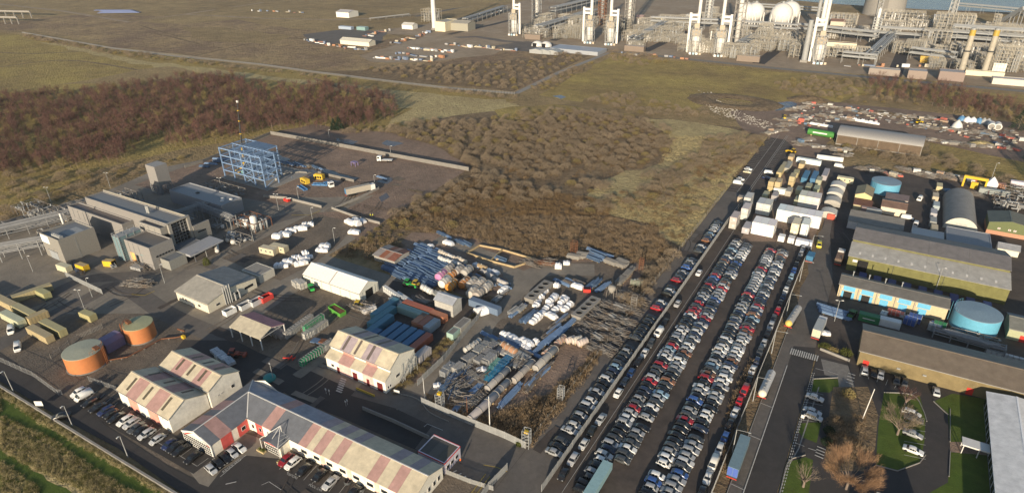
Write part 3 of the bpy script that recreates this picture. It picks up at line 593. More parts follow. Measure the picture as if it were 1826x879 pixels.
building('striped_hall', 'taller of two stepped halls, its cream and pink roof behind the lower one', -164.6, -142.7, 73.5, 83.4, 6.0, 8.2, ry=4.6, wall='corrugated', wcol=(.66,.64,.58), stripes=st,
   sky=[(6,6.9,True,.25,.9),(11,11.9,True,.25,.9),(16,16.9,True,.25,.9),(7,7.9,False,.2,.8),(12,12.9,False,.2,.8),(17,17.9,False,.2,.8)], gwin=[(6.6,2.2,1.0,1.1),(2.2,2.6,.5,.3),(3.2,2.6,.9,.3)])

# office in an L shape, glazed gable ends
off = thing('office_building', 'long L-shaped office with grey, pink and cream striped roof and white walls', 'building', (-126.8, 73.2, 0), R(1.2))
def opan(q, c, nm='roof_panel', m='corrugated'): return slab(*q, th=0.12, up=0.15).obj(nm, m, off, color=c)
LE, DE = 54.6, 11.2; RY = 5.6; HE, HR = 4.0, 6.2; LW, WX = 11.2, -11.0
w_ = MB()
prof = [(0,0),(DE,0),(DE,HE),(RY,HR),(0,HE)]
vs = [(WX/2,p[0],p[1]) for p in prof]+[(LE,p[0],p[1]) for p in prof]
w_.add(vs, [(4,3,2,1,0),(5,6,7,8,9),(0,5,9,4),(1,2,7,6)])
prof = [(WX,0),(0,0),(0,HE),(WX/2,HR),(WX,HE)]
vs = [(p[0],-LW,p[1]) for p in prof]+[(p[0],DE,p[1]) for p in prof]
w_.add(vs, [(0,1,2,3,4),(9,8,7,6,5),(0,4,9,5),(1,6,7,2)])
w_.obj('wall', 'painted_steel', off, color=(.76,.72,.62))
fz = lambda y: HE+(HR-HE)*y/RY
# east wing roof, front slope: valley at the west end, then stripes
bands = [(0,5.6,DGREY),(5.6,9.0,PINK),(9.0,18.8,DGREY),(18.8,21.6,PINK),(21.6,23.8,CREAM),(23.8,26.6,PINK),(26.6,29.4,CREAM),(29.4,32.2,PINK),(32.2,41.0,CREAM),(41.0,44.0,PINK),(44.0,47.4,CREAM),(47.4,50.2,PINK),(50.2,54.9,CREAM)]
for i, (a, b, c) in enumerate(bands):
    a2 = WX/2 if i == 0 else a+0.015
    if i == 0: opan([(a,-.25,fz(-.25)),(b,-.25,fz(-.25)),(b,RY,HR),(WX/2,RY,HR)], c)
    else: opan([(a2,-.25,fz(-.25)),(b-.015,-.25,fz(-.25)),(b-.015,RY,HR),(a2,RY,HR)], c)
back = [(WX,6,(.27,.30,.36)),(6,9.4,PINK),(9.4,20.5,(.27,.30,.36)),(20.5,23.6,LILAC),(23.6,26,CREAM),(26,29,LILAC),(29,31.5,CREAM),(31.5,34,LILAC),(34,43,CREAM),(43,46,LILAC),(46,49,CREAM),(49,51.6,LILAC),(51.6,54.9,CREAM)]
for i, (a, b, c) in enumerate(back):
    q = [(b-.015,DE+.25,fz(-.25)),(a+.015,DE+.25,fz(-.25)),(WX/2 if i == 0 else a+.015,RY,HR),(b-.015,RY,HR)]
    opan(q, c)
# west wing roof
wb = [(-LW-.3,-8.6,DGREY),(-8.6,-5.0,PINK),(-5.0,-2.6,DGREY),(-2.6,1.6,PINK)]
for a, b, c in wb:
    if b <= 0: opan([(0.25,a+.015,HE-.1),(0.25,b-.015,HE-.1),(WX/2,b-.015,HR),(WX/2,a+.015,HR)], c)
    opan([(WX-.25,b-.015,HE-.1),(WX-.25,a+.015,HE-.1),(WX/2,a+.015,HR),(WX/2,b-.015,HR)], c if b <= 0 else PINK)
opan([(0.25,-2.6,HE-.1),(0.0,0.0,HE),(WX/2,RY,HR),(WX/2,-2.6,HR)], DGREY)
opan([(WX-.25,DE,HE-.1),(WX-.25,1.6,HE-.1),(WX/2,1.6,HR),(WX/2,RY,HR)], DGREY)
cm = MB(); cm.beam((WX/2,RY,HR+.22),(LE+.3,RY,HR+.22),.3,.1); cm.beam((WX/2,-LW-.3,HR+.22),(WX/2,RY,HR+.22),.3,.1)
cm.beam((0,0,HE+.22),(WX/2,RY,HR+.22),.26,.08); cm.beam((WX-.2,DE+.2,HE+.18),(WX/2,RY,HR+.22),.26,.08); cm.obj('ridge_cap', 'white_paint', off)
# glazed gable of the west wing
fm = MB(); fm.prism([(WX-.1,-LW-.16),(0.1,-LW-.16),(0.1,-LW-.02),(WX-.1,-LW-.02)], .2, HE-.2); gp = fm.obj('window', 'white_paint', off); pm = MB()
for i in range(13):
    for k in range(4):
        pm.box(WX+.25+i*.81, -LW-.2, .45+k*.80, WX+.25+i*.81+.6, -LW-.165, .45+k*.80+.58)
pm.obj('pane', 'glass', gp)
for s_ in (0, 1):
    a, b = ((WX-.2,-LW-.2,HE-.15),(WX/2,-LW-.2,HR-.15)) if s_ == 0 else ((WX/2,-LW-.2,HR-.15),(.2,-LW-.2,HE-.15))
    MB().beam(a, b, .2, .5).obj('bargeboard', 'white_paint', off); MB().beam((a[0]*.8+b[0]*.2,-LW-.24,a[2]-.42),(b[0]*.9+a[0]*.1,-LW-.24,b[2]-.45),.05,.22).obj('fascia_stripe', 'red_paint', off)
for a, b, c in ((-LW,-8.4,None),(-8.4,-5.2,RED),(-5.2,-3.4,None),(-3.4,-.2,RED)):
    if c: B(0.004,a,0,0.05,b,HE-.15).obj('wall_panel', 'corrugated', off, color=c)
def owin(x, z, w2, h, face='f'):
    f_ = MB().box(x,-.07,z,x+w2,-.008,z+h) if face == 'f' else MB().box(.055,x,z,.11,x+w2,z+h); o = f_.obj('window', 'white_paint', off)
    (MB().box(x+.1,-.1,z+.1,x+w2-.1,-.075,z+h-.1) if face == 'f' else MB().box(.115,x+.12,z+.12,.13,x+w2-.12,z+h-.12)).obj('pane', 'glass', o)
owin(-2.4, 1.3, 1.3, 1.3, 's')
for x in (1.2, 4.0, 7.0): owin(x, 1.3, 1.0, 1.3)
B(2.8,-.05,0,5.4,-.005,HE-.3).obj('wall_panel', 'corrugated', off, color=RED)
for i in range(8):
    x = 19.2+i*4.3; owin(x, 1.4, 2.1, 1.2)
    B(x+2.4,-.05,0,x+3.9,-.004,HE-.3).obj('wall_panel', 'corrugated', off, color=(.78,.52,.44) if i % 2 else (.78,.74,.66))
    mb = MB(); mb.lathe([(1.0,0.0),(1.0,.25),(.8,.5)], 10, 0, (x+3.2,-.9,.2)); mb.obj('awning', 'dark_steel', off)
for y in (1.2, 3.2, 5.2, 7.2, 9.0):
    o = B(LE+.008,y,1.2,LE+.07,y+.9,2.6).obj('window', 'white_paint', off); B(LE+.075,y+.1,1.3,LE+.09,y+.8,2.5).obj('pane', 'glass', o)
# the entrance porch with its white mast frame
px0, px1, py = 9.4, 15.2, -3.0
pw = MB(); pw.box(px0,py,0,px1,0,3.2); pw.obj('porch_wall', 'painted_steel', off, color=(.76,.72,.62))
opan([(px0-.2,py-.5,3.3),((px0+px1)/2,py-.5,4.1),((px0+px1)/2,1.0,4.35),(px0-.2,0.2,3.6)], DGREY, 'porch_roof'); opan([((px0+px1)/2,py-.5,4.1),(px1+.2,py-.5,3.3),(px1+.2,.2,3.6),((px0+px1)/2,1.0,4.35)], DGREY, 'porch_roof')
gf = B(px0+.3,py-.1,.1,px1-.3,py-.01,2.9).obj('window', 'white_paint', off); pm = MB()
for i in range(7):
    for k in range(3): pm.box(px0+.45+i*.72, py-.14, .3+k*.85, px0+.45+i*.72+.56, py-.105, .3+k*.85+.66)
pm.obj('pane', 'glass', gf)
B(px0+.2,py-.14,2.95,px1-.2,py-.01,3.15).obj('fascia_stripe', 'red_paint', off)
ms = MB(); mx = (px0+px1)/2
for s_ in (px0-.3, px1+.3):
    ms.beam((s_,py-.7,0),(s_,py-.7,4.2),.14); ms.beam((s_,py-.7,4.2),(mx,.6,6.4),.13)
ms.beam((mx,.6,4.2),(mx,.6,6.4),.13); ms.beam((px1+.3,py-.7,4.2),(px1+.3,.4,4.2),.1); ms.beam((mx,.6,6.4),(mx,-2.5,4.6),.1)
for k in range(4): ms.beam(lerp((px1+.3,py-.7,4.2),(mx,.6,6.4),k/4), lerp((px1+.3,.4,4.2),(mx,.6,4.6),k/4), .07)
ms.obj('mast_frame', 'white_paint', off)
for i, (x, y) in enumerate(((7.8,-4.6),(15.6,-5.0))):
    o = B(x,y,.2,x+2.6,y+1.0,.7).obj('planter', 'painted_steel', off, color=(.45,.36,.2))
    mb = MB(); rr = random.Random(i)
    for k in range(60):
        q = (x+.2+rr.random()*2.2, y+.1+rr.random()*.8, .7); mb.add([q,(q[0]+.25,q[1]+.1,q[2]+.1),(q[0]+.1,q[1]+rr.uniform(-.2,.2),q[2]+.5)], [(0,1,2)])
    mb.obj('hedge_leaves', 'evergreen', o)

# gatehouse with a security guard in orange
gh = building('gatehouse', 'small flat-roofed gatehouse with red-edged dark roof behind long office', -80.9, -72.8, 86.9, 93.4, 3.5, parapet=.12, wall='painted_steel', wcol=(.56,.52,.58), roof='concrete_dark')
for i in range(3): B(.35+i*2.5,.35,3.535,.35+i*2.5+2.45,6.15,3.56+.003*i).obj('roof_panel', 'painted_steel', gh, color=((.075,.07,.065),(.11,.10,.085),(.10,.09,.07))[i])
for a in ((-.06,-.06,8.16,-.01),(-.06,6.51,8.16,6.56),(8.11,-.01,8.16,6.51)): B(a[0],a[1],3.3,a[2],a[3],3.66).obj('fascia', 'red_paint', gh)
for y in (.6, 2.3, 4.2): o = B(8.108,y,1.0,8.16,y+1.2,2.2).obj('window','white_paint',gh); B(8.165,y+.1,1.1,8.18,y+1.1,2.1).obj('pane','glass',gh)
# pink hall with a lower front range
ph = building('striped_hall', 'cream hall with faded pink roof stripes beside the yard track gate', -128.0, -104.9, 104.9, 115.8, 7.0, 9.6, ry=4.0, wall='painted_steel', wcol=(.72,.69,.60),
   stripes=[(-.25,4,CREAM),(4,8.2,LILAC),(8.2,12.4,CREAM),(12.4,17.6,LILAC),(17.6,23.35,CREAM)], sky=[(4.6,5.5,True,.05,.95),(9.2,10.0,True,.05,.95),(14.2,15.2,True,.05,.95),(4.6,5.5,False,.05,.9),(9.2,10.0,False,.05,.9),(14.2,15.2,False,.05,.9)], skycol=(.12,.10,.09),
   wstripes=[(5,9.5,WALLP),(14,18.4,WALLP)])
ln = MB(); ln.add([(0,-2.5,0),(23.1,-2.5,0),(23.1,-.01,0),(0,-.01,0),(0,-2.5,4.3),(23.1,-2.5,4.3),(23.1,-.01,5.6),(0,-.01,5.6)], [(0,1,5,4),(1,2,6,5),(2,3,7,6),(3,0,4,7)])
ln.obj('front_range_wall', 'painted_steel', ph, color=(.78,.74,.66))
for a, b, c in ((-.2,5.2,CREAM),(5.2,10,PINK),(10,14.6,CREAM),(14.6,18.6,PINK),(18.6,23.3,CREAM)):
    slab((a+.015,-2.8,4.15),(b-.015,-2.8,4.15),(b-.015,-.06,5.6),(a+.015,-.06,5.6), .1, .12).obj('roof_panel', 'corrugated', ph, color=c)
for a, b, c in ((5.2,10,(.74,.50,.44)),(14.6,18.6,(.74,.50,.44))): B(a,-2.55,0,b,-2.505,4.1).obj('wall_panel', 'corrugated', ph, color=c)
for x, w2, h in ((4.2,1.0,2.2),(10.6,1.7,2.8),(16.0,1.0,2.5),(20.0,2.0,3.0)): B(x,-2.62,0,x+w2,-2.56,h).obj('door', 'painted_steel', ph, color=(.13,.02,.02))
o = B(2.0,-2.62,1.6,3.2,-2.52,2.6).obj('window', 'white_paint', ph); B(2.1,-2.64,1.7,3.1,-2.625,2.5).obj('pane', 'glass', ph) if False else B(2.1,-2.64,1.7,3.1,-2.625,2.5).obj('pane', 'glass', o)
for y in (-1.8, -.9): o = B(23.108,y,1.2,23.16,y+.5,2.0).obj('window','white_paint',ph); B(23.165,y+.06,1.26,23.18,y+.44,1.94).obj('pane','glass',o)
o = B(23.108,2.0,2.4,23.16,3.6,3.4).obj('window','white_paint',ph); B(23.165,2.1,2.5,23.18,3.5,3.3).obj('pane','glass',o)
st_ = MB()
for k in range(5): st_.beam((23.3+.0,3+k*1.6,.2+k*1.2),(24.4,3+k*1.6,.2+k*1.2),.08)
for x in (23.4, 24.4): st_.beam((x,2.6,.2),(x,10,5.6),.12); st_.beam((x,2.6,1.2),(x,10,6.6),.06); 
for y in (4.5,7,10): st_.beam((24.4,y,0),(24.4,y,5.6),.12); st_.beam((23.4,y,0),(23.4,y,5.6),.1)
st_.obj('stair', 'galvanised', ph)

# white tent, canopy, beige workshop, grey shed, rusty shed
tn = building('storage_tent', 'long white fabric storage building with one dark band across the roof', -172.8, -144.9, 134.8, 144.4, 3.6, 6.2, wall='painted_steel', wcol=(.70,.68,.58), roof='painted_steel', rcol=(.74,.72,.68), over=.1,
   sky=[(13.2,13.6,True,0,1)], skycol=(.30,.28,.26))
for i in range(1, 6): B(i*4.65-.06,-.08,0,i*4.65+.06,-.005,3.4).obj('post', 'galvanised', tn)
B(27.908,3.0,0,27.96,6.6,3.2).obj('door', 'black', tn)
for y in (1.4, 7.8, 9.0): B(27.908,y,0,27.97,y+.12,3.4).obj('post', 'galvanised', tn)
cn = thing('canopy', 'open canopy on white posts with one cream and one pink roof slope', 'canopy', (-166.6, 98.4, 0), R(1))
slab((0,-.3,4.2),(14.4,-.3,4.2),(14.4,4.7,5.8),(0,4.7,5.8),.12,.1).obj('roof_panel', 'corrugated', cn, color=CREAM)
slab((14.4,9.7,4.2),(0,9.7,4.2),(0,4.71,5.8),(14.4,4.71,5.8),.12,.1).obj('roof_panel', 'corrugated', cn, color=(.52,.22,.22))
for x in (.2, 4.9, 9.6, 14.2):
    for y in (0, 9.4): MB().beam((x,y,0),(x,y,4.15),.28).obj('post', 'white_paint', cn)
tr = MB()
for x in (.2, 4.9, 9.6, 14.2): tr.beam((x,0,4.1),(x,4.7,5.6),.15); tr.beam((x,4.7,5.6),(x,9.4,4.1),.15); tr.beam((x,0,4.1),(x,9.4,4.1),.12)
tr.beam((0,0,4.1),(14.4,0,4.1),.2); tr.beam((0,9.4,4.1),(14.4,9.4,4.1),.2); tr.obj('truss', 'white_paint', cn)
bw = building('workshop', 'beige workshop with two grey roof slopes and tall vent pipes on its side', -203.0, -185.4, 103.6, 123.8, 3.9, 5.6, ry=9.2, wall='painted_steel', wcol=(.62,.58,.47), rcol=(.42,.39,.33), rcol2=(.25,.25,.24), over=.3,
   doors=[(8.0,0,1.1,2.2,'white_paint')], windows=[(3.2,1.2,1.0,1.1),(4.9,1.2,.9,1.1),(12.0,1.2,1.5,1.0)], gwin=[(3.0,1.3,1.5,.9),(11,1.6,1.6,.8,'window','dark_steel'),(15.0,1.6,3.6,1.0,'window','dark_steel')])
for i in range(4): MB().tube((17.9+.1*i, 6.6+i*.8, 0), (17.9+.1*i, 6.6+i*.8, 7.4), .22, 8).obj('vent_pipe', 'galvanised', bw)
for y in (10.4, 12.2): MB().tube((18.3,y,0),(18.3,y,2.6),.35,8).tube((18.3,y,2.6),(17.6,y,3.2),.35,8).obj('duct', 'galvanised', bw)
building('workshop_annexe', 'pale flat-roofed annexe tucked behind the beige workshop', -196.0, -186.5, 126.0, 133.0, 3.2, parapet=.1, wall='painted_steel', wcol=(.5,.48,.42), roof='concrete')
gs = building('grey_shed', 'tall pale grey metal shed with bluish roof near the end of the site fence', -118.6, -111.0, 143.5, 148.6, 5.0, 6.2, wall='corrugated', wcol=(.42,.41,.38), rcol=(.36,.38,.42))
building('site_cabin', 'low green cabin standing in front of the tall grey shed', -105.6, -103.0, 132.4, 136.2, 2.5, parapet=.05, wall='painted_steel', wcol=(.30,.42,.36), cat='cabin', roof='concrete_dark')
building('site_cabin', 'long grey cabin with brown roof behind the low green cabin', -105.8, -102.9, 136.5, 142.5, 2.6, parapet=.05, wall='painted_steel', wcol=(.34,.33,.30), cat='cabin', roof='concrete_dark')
rs = building('rusty_shed', 'ramshackle shed with rust-red patched roof among brown weeds', (-161.9,162.1)[0], (-161.9,162.1)[0]+10.5, (-161.9,162.1)[1]-1, (-161.9,162.1)[1]+8, 2.6, 3.3, wall='corrugated', wcol=(.36,.34,.30), rcol=(.26,.11,.07), rcol2=(.22,.10,.07), over=.4,
   stripes=[(-.4,3,(.30,.27,.25)),(3,5.4,(.28,.11,.06),(.24,.10,.06)),(5.4,7.2,(.33,.22,.17)),(7.2,10.9,(.27,.11,.07),(.2,.09,.06))])

# ================================================================ the grey process plant
CLAD = (0.23,0.22,0.21)
gp = thing('process_plant', 'large grey clad process building with stepped roofs, glazed stair tower and tall end opening', 'building', (-295.5, 124.5, 0), R(1.0))
def gbox(nm, x0, y0, x1, y1, z0, z1, c=CLAD, m='painted_steel', rf=(0.17,0.18,0.19), par=.6):
    """local block with a parapet and a recessed roof"""
    t = .35; mb = B(x0,y0,z0,x1,y1,z1)
    for a in ((x0,y0,x1,y0+t),(x0,y1-t,x1,y1),(x0,y0+t,x0+t,y1-t),(x1-t,y0+t,x1,y1-t)): mb.box(a[0],a[1],z1,a[2],a[3],z1+par)
    w_ = mb.obj(nm+'_wall', m, gp, color=c); B(x0+t,y0+t,z1+.004,x1-t,y1-t,z1+.05).obj(nm+'_roof', 'painted_steel', gp, color=rf); return w_
# main hall: tilted slab roof on a deep portal
gbox('hall', 0, 0, 58.5, 8.2, 0, 12.4, CLAD, par=.5)
B(58.51,-.6,0,59.6,.6,13.4).obj('portal', 'painted_steel', gp, color=(0.27,0.26,0.24)); B(58.51,7.8,0,59.6,9.0,13.4).obj('portal', 'painted_steel', gp, color=(0.27,0.26,0.24))
B(58.51,-.6,12.9,59.6,9.0,13.5).obj('portal', 'painted_steel', gp, color=(0.27,0.26,0.24))
op = B(58.51,.6,3.6,58.62,7.8,12.9).obj('end_glazing', 'glass', gp); mb = MB()
for i in range(6): mb.beam((58.7,.6+i*1.44,3.6),(58.7,.6+i*1.44,12.9),.14)
for k in range(8): mb.beam((58.7,.6,3.6+k*1.33),(58.7,7.8,3.6+k*1.33),.12)
mb.obj('mullion', 'grey_steel', op)
B(.0,8.25,12.3,58.5,8.6,13.4).obj('eaves_beam', 'painted_steel', gp, color=(0.33,0.31,0.26))
gbox('lean_to', -6.5, -5.0, 34, -.02, 0, 8.8, (0.24,0.23,0.22), rf=(.13,.115,.11))
gbox('upper_block', 44, -3.2, 58.0, -.02, 9.0, 11.6, (0.26,0.25,0.23), rf=(.12,.11,.105))
gbox('front_block', 48.5, -13.0, 64.6, -3.3, 0, 9.0, (0.25,0.24,0.23), rf=(.13,.12,.11))
gbox('low_block', 65.0, -10.2, 70.5, -3.0, 0, 3.8, (0.26,0.26,0.24), par=.25)
for x in (51, 54, 57.5): MB().tube((x,-13.12,.5),(x,-13.12,9.2),.09,6).obj('downpipe', 'galvanised', gp)
for x in (-3, 1, 5, 9): MB().tube((x,-5.12,4.5),(x,-5.12,8.9),.08,6).obj('downpipe', 'galvanised', gp)
for x in (46, 50, 54): MB().tube((x,-3.3,9.1),(x,-3.3,11.8),.07,6).obj('downpipe', 'galvanised', gp)
wm = MB()
for i in range(6): wm.box(64.62,-11.2+i*1.25,4.6,64.68,-10.4+i*1.25,5.3)
wm.obj('windows', 'glass', gp)['kind'] = 'stuff'
B(50.2,-13.06,0,53.2,-13.005,4.6).obj('wall_panel', 'painted_steel', gp, color=(.75,.42,.16)); B(53.4,-13.06,0,55.6,-13.005,4.2).obj('door', 'glass', gp)
B(56.8,-13.06,4.9,59.2,-13.01,5.2).obj('name_strip', 'painted_steel', gp, color=(.2,.3,.31))
ca = MB().add([(66,-3.0,3.2),(73.5,-3.0,3.2),(74.6,11.5,4.2),(66.0,11.5,4.2),(66,-3.0,4.1),(73.5,-3.0,4.1),(74.6,11.5,4.6),(66.0,11.5,4.6)], [(3,2,1,0),(4,5,6,7),(0,1,5,4),(1,2,6,5),(2,3,7,6),(3,0,4,7)]); ca.obj('entrance_canopy', 'painted_steel', gp, color=(0.28,0.29,0.31))
for y in (-1, 4, 9): MB().tube((72.8,y,0),(72.8,y,3.3),.14,6).obj('post', 'galvanised', gp)
gbox('link', 59.8, -2.0, 66, 8.0, 0, 3.6, (0.22,0.23,0.25), par=.1)
B(59.7,9.0,0,60.2,16.5,8.6).obj('screen_wall', 'painted_steel', gp, color=(0.24,0.23,0.21)); B(60.22,10.5,5.0,60.26,14.2,5.5).obj('window', 'glass', gp)
# stair tower: teal glass behind steel decks
stt = B(43.2,-14.2,0,47.4,-5.2,10.4).obj('stair_tower', 'painted_steel', gp, color=(.14,.24,.27)); mb = MB()
for k in range(12): mb.box(43.0,-14.4,.3+k*.92,47.6,-5.0,.42+k*.92)
for x in (43.1, 45.3, 47.5):
    for y in (-14.3, -11, -8, -5.1): mb.beam((x,y,0),(x,y,11.4),.16)
for x in (43.1, 47.5): mb.beam((x,-14.3,11.4),(x,-5.1,11.4),.12)
mb.beam((43.1,-14.3,11.4),(47.5,-14.3,11.4),.12); mb.obj('stair_deck', 'galvanised', stt)
for i in range(2): MB().tube((40.5+i*1.1,3.2,12.9),(40.5+i*1.1,3.2,16.0),.42,10).obj('flue', 'galvanised', gp)
rp = MB()
for i in range(3): rp.tube((2,10.5+i*1.1,9.6),(56,10.5+i*1.1,9.6),.38,8)
for x in range(4, 58, 6): rp.beam((x,9.4,0),(x,9.4,9.2),.25); rp.beam((x,13.4,0),(x,13.4,9.2),.25); rp.beam((x,9.2,9.1),(x,13.6,9.1),.25)
for y in (9.4, 13.4): rp.beam((2,y,6.5),(58,y,6.5),.2); rp.beam((2,y,10.6),(58,y,10.6),.1)
rp.obj('pipe_gantry', 'grey_steel', gp)
# west block with a rooftop unit and a white banner
bx = building('plant_block', 'grey clad block with rooftop cooling unit and white banner on its left corner', -281.2, -267.0, 98.2, 112.0, 9.6, parapet=.7, wall='painted_steel', wcol=(0.24,0.23,0.21), roof='painted_steel', rcol=(0.17,0.18,0.19))
B(.4,-.12,6.6,6.2,-.01,9.9).obj('banner', 'painted_steel', bx, color=(.82,.82,.80)); 
for k, (a, b) in enumerate(((1.0,4.8),(1.4,5.2))): B(a,-.135,8.3-k*.55,b,-.125,8.5-k*.55).obj('banner_print', 'painted_steel', bx, color=(.45,.48,.5))
B(3.5,-.08,.0,9.5,-.01,3.4).obj('door', 'painted_steel', bx, color=(0.28,0.30,0.32)); B(3.0,-.3,3.5,10,-.01,3.8).obj('door_hood', 'galvanised', bx)
for y in (5.8, 6.1): B(14.202,y,0,14.24,y+.1,9.5).obj('cladding_joint', 'galvanised', bx)
un = MB().box(7,1.2,9.7,13,2.6,10.9).tube((7.2,1.9,10.3),(6.6,1.9,10.3),.6,10); 
for i in range(4): un.tube((8.2+i*1.3,1.9,10.9),(8.2+i*1.3,1.9,11.15),.5,10)
un.obj('cooling_unit', 'galvanised', bx); B(6,5,9.64,13.5,11,9.68).obj('roof_walkway', 'galvanised', bx)
tw = building('clad_tower', 'tall plain grey tower standing on a dark pipe frame behind the plant', -307.0, -299.4, 160.0, 166.4, 14.6, parapet=.05, wall='painted_steel', wcol=(0.24,0.23,0.22), roof='painted_steel', rcol=(0.27,0.26,0.25), z0=4.6)
mb = MB()
for k in range(5):
    z = .4+k*.95; mb.beam((-.1,-.2,z),(7.8,-.2,z),.16); mb.beam((7.8,-.2,z),(7.8,6.5,z),.16); mb.beam((-.1,6.5,z),(7.8,6.5,z),.16)
for x in (0, 2.6, 5.2, 7.7):
    for y in (0, 6.4): mb.beam((x,y,0),(x,y,4.6),.3)
mb.obj('base_frame', 'grey_steel', tw); MB().tube((4.5,1.5,0),(4.5,1.5,4.6),1.3,12).obj('vessel', 'galvanised', tw)
lb = building('plant_hall', 'low long grey hall with flat grey roof right of the plant', -286.5, -248.2, 157.0, 168.0, 6.0, parapet=.5, wall='painted_steel', wcol=(0.25,0.26,0.28), roof='painted_steel', rcol=(0.23,0.24,0.25))
for x, y in ((33,4.5),(35.2,7.6),(31,6.2)): MB().lathe([(.9,6.03),(.9,6.3),(.6,6.55),(.01,6.62)],12,0,(x,y,0)).obj('roof_dome', 'white_paint', lb)
B(14,4.2,6.03,15.4,5.4,6.5).obj('roof_hatch', 'dark_steel', lb)

def rack(name, label, a, b, wd=4.0, zs=(4.5, 7.0), step=7.0, npipe=5, pr=.22, m='grey_steel', group=None, cat='pipe rack', legs=True, seed=0):
    """pipe bridge between two points: bents, beams and runs of pipe"""
    r_ = random.Random(seed); d = math.hypot(b[0]-a[0], b[1]-a[1]); t = thing(name, label, cat, (a[0], a[1], 0), math.atan2(b[1]-a[1], b[0]-a[0]), group)
    n = max(1, int(d/step)); fm = MB()
    for i in range(n+1):
        x = d*i/n
        for y in (-wd/2, wd/2): fm.beam((x,y,0),(x,y,zs[-1]+.3),.28)
        for z in zs: fm.beam((x,-wd/2,z),(x,wd/2,z),.28)
    for z in zs:
        for y in (-wd/2, wd/2): fm.beam((0,y,z),(d,y,z),.24)
    fm.obj('frame', m, t); pm = MB()
    for z in zs:
        for k in range(npipe):
            y = -wd/2+wd*(k+.5)/npipe; s_, e_ = (0, d) if r_.random() < .7 else (d*r_.uniform(0,.4), d*r_.uniform(.6,1)); pm.tube((s_,y,z+.35),(e_,y,z+.35),pr*r_.uniform(.5,1.2),6)
    pm.obj('pipes', 'galvanised' if seed % 2 else 'grey_steel', t)['kind'] = 'stuff'; return t
rack('pipe_rack', 'lattice pipe bridge running left from the grey block to the field fence', (-281.5, 104), (-296.4,81.5), 5, (4.0,6.2), 6, seed=10)  # even seed picks darker pipe steel, putting this corner's shade into the colour
rack('pipe_rack', 'long low pipe rack along the field fence behind the plant', (-319.8,85.0), (-300,140), 7, (2.6,4.6), 7, 7, seed=2)
rack('pipe_rack', 'pipe bridge joining the plant to the low long hall', (-262,134), (-258,157), 3.4, (4.4,6), 5, 4, seed=3)
rack('pipe_rack', 'pipe bridge crossing in front of the low grey hall', (-262,153.5), (-234,152), 3, (4.6,6.2), 6, 4, seed=4)
def skid(name, label, c, L, D, hh, seed, group=None, rz=0, cat='process skid', m='scrap_steel'):
    r_ = random.Random(seed); t = thing(name, label, cat, (c[0], c[1], 0), rz, group); fm = MB(); nx = max(1, int(L/4)); ny = max(1, int(D/4)); nz = max(1, int(hh/3))
    for i in range(nx+1):
        for j in range(ny+1): fm.beam((L*i/nx,D*j/ny,0),(L*i/nx,D*j/ny,hh),.22)
    for k in range(1, nz+1):
        z = hh*k/nz
        for i in range(nx+1): fm.beam((L*i/nx,0,z),(L*i/nx,D,z),.2)
        for j in range(ny+1): fm.beam((0,D*j/ny,z),(L,D*j/ny,z),.2)
    fm.obj('frame', m, t); pm = MB()
    for k in range(int(6+L*D*.15)):
        p = [r_.uniform(0,L), r_.uniform(0,D), r_.uniform(.4,hh)]
        for s_ in range(3):
            q = list(p); q[r_.randrange(3)] += r_.uniform(-4,4); q = [max(0,min(L,q[0])),max(0,min(D,q[1])),max(.3,min(hh+.8,q[2]))]
            pm.tube(p, q, r_.choice((.12,.18,.28)), 5); p = q
    pm.obj('pipework', 'galvanised' if seed % 2 else 'grey_steel', t)['kind'] = 'stuff'
    vm = MB()
    for k in range(max(1, int(L*D/30))):
        x, y = r_.uniform(.8,max(.9,L-.8)), r_.uniform(.8,max(.9,D-.8)); rr = r_.uniform(.5,1.0); hh2 = r_.uniform(.5,1.0)*hh; vm.lathe([(.01,.4),(rr,.6),(rr,hh2-.3),(rr*.6,hh2),(.01,hh2+.1)],10,0,(x,y,0))
    vm.obj('vessels', 'white_paint' if seed % 3 == 0 else 'galvanised', t)['kind'] = 'stuff'; return t
for i, (c, L, D, hh, s_, lb_) in enumerate([((-300,104),14,9,4,11,'dense pipework skid between grey block and the lean-to'), ((-318,118),16,12,5,12,'pipework skid by the field fence beside the slim white stack'),
     ((-340,112),20,10,4,13,'dark pipework skid at the far left edge under the pipe bridge'), ((-312,138),14,12,5,14,'pipe cluster behind the main hall below the lamp'), ((-247,146),9,5,3,15,'small pipe skid in the shade before the low hall'),
     ((-285,172),24,8,4,16,'pipe cluster right behind the low long hall'), ((-330,90),12,12,3.5,17,'low pipework skid in shade left of the grey block'), ((-228,142),10,6,2.6,18,'bundled silver ducts and pumps right of the screen wall')]):
    skid('process_skid', lb_, c, L, D, hh, s_)
sk = skid('process_skid', 'rust-brown pipe skid with one tall white tank', (-237.2,154.0), 14, 9, 4, 21, m='rust')
MB().lathe([(.01,0),(1.5,.1),(1.5,6.2),(1.2,6.8),(.01,7.0)],14,0,(11.5,2.0,0)).obj('tank', 'white_paint', sk)
for i in range(3): MB().lathe([(.01,0),(.7,.1),(.7,4.2),(.01,4.4)],10,0,(13.4,3.6+i*1.5,0)).obj('tank', 'galvanised', sk)
t = thing('slim_stack', 'slim white inclined vent stack left of the grey block', 'stack', (-285,109,0)); MB().tube((0,0,0),(0,0,13.5),.5,10,0,.4).obj('stack', 'white_paint', t); MB().tube((0,0,0),(0,0,.6),.9,10).obj('base', 'concrete', t)

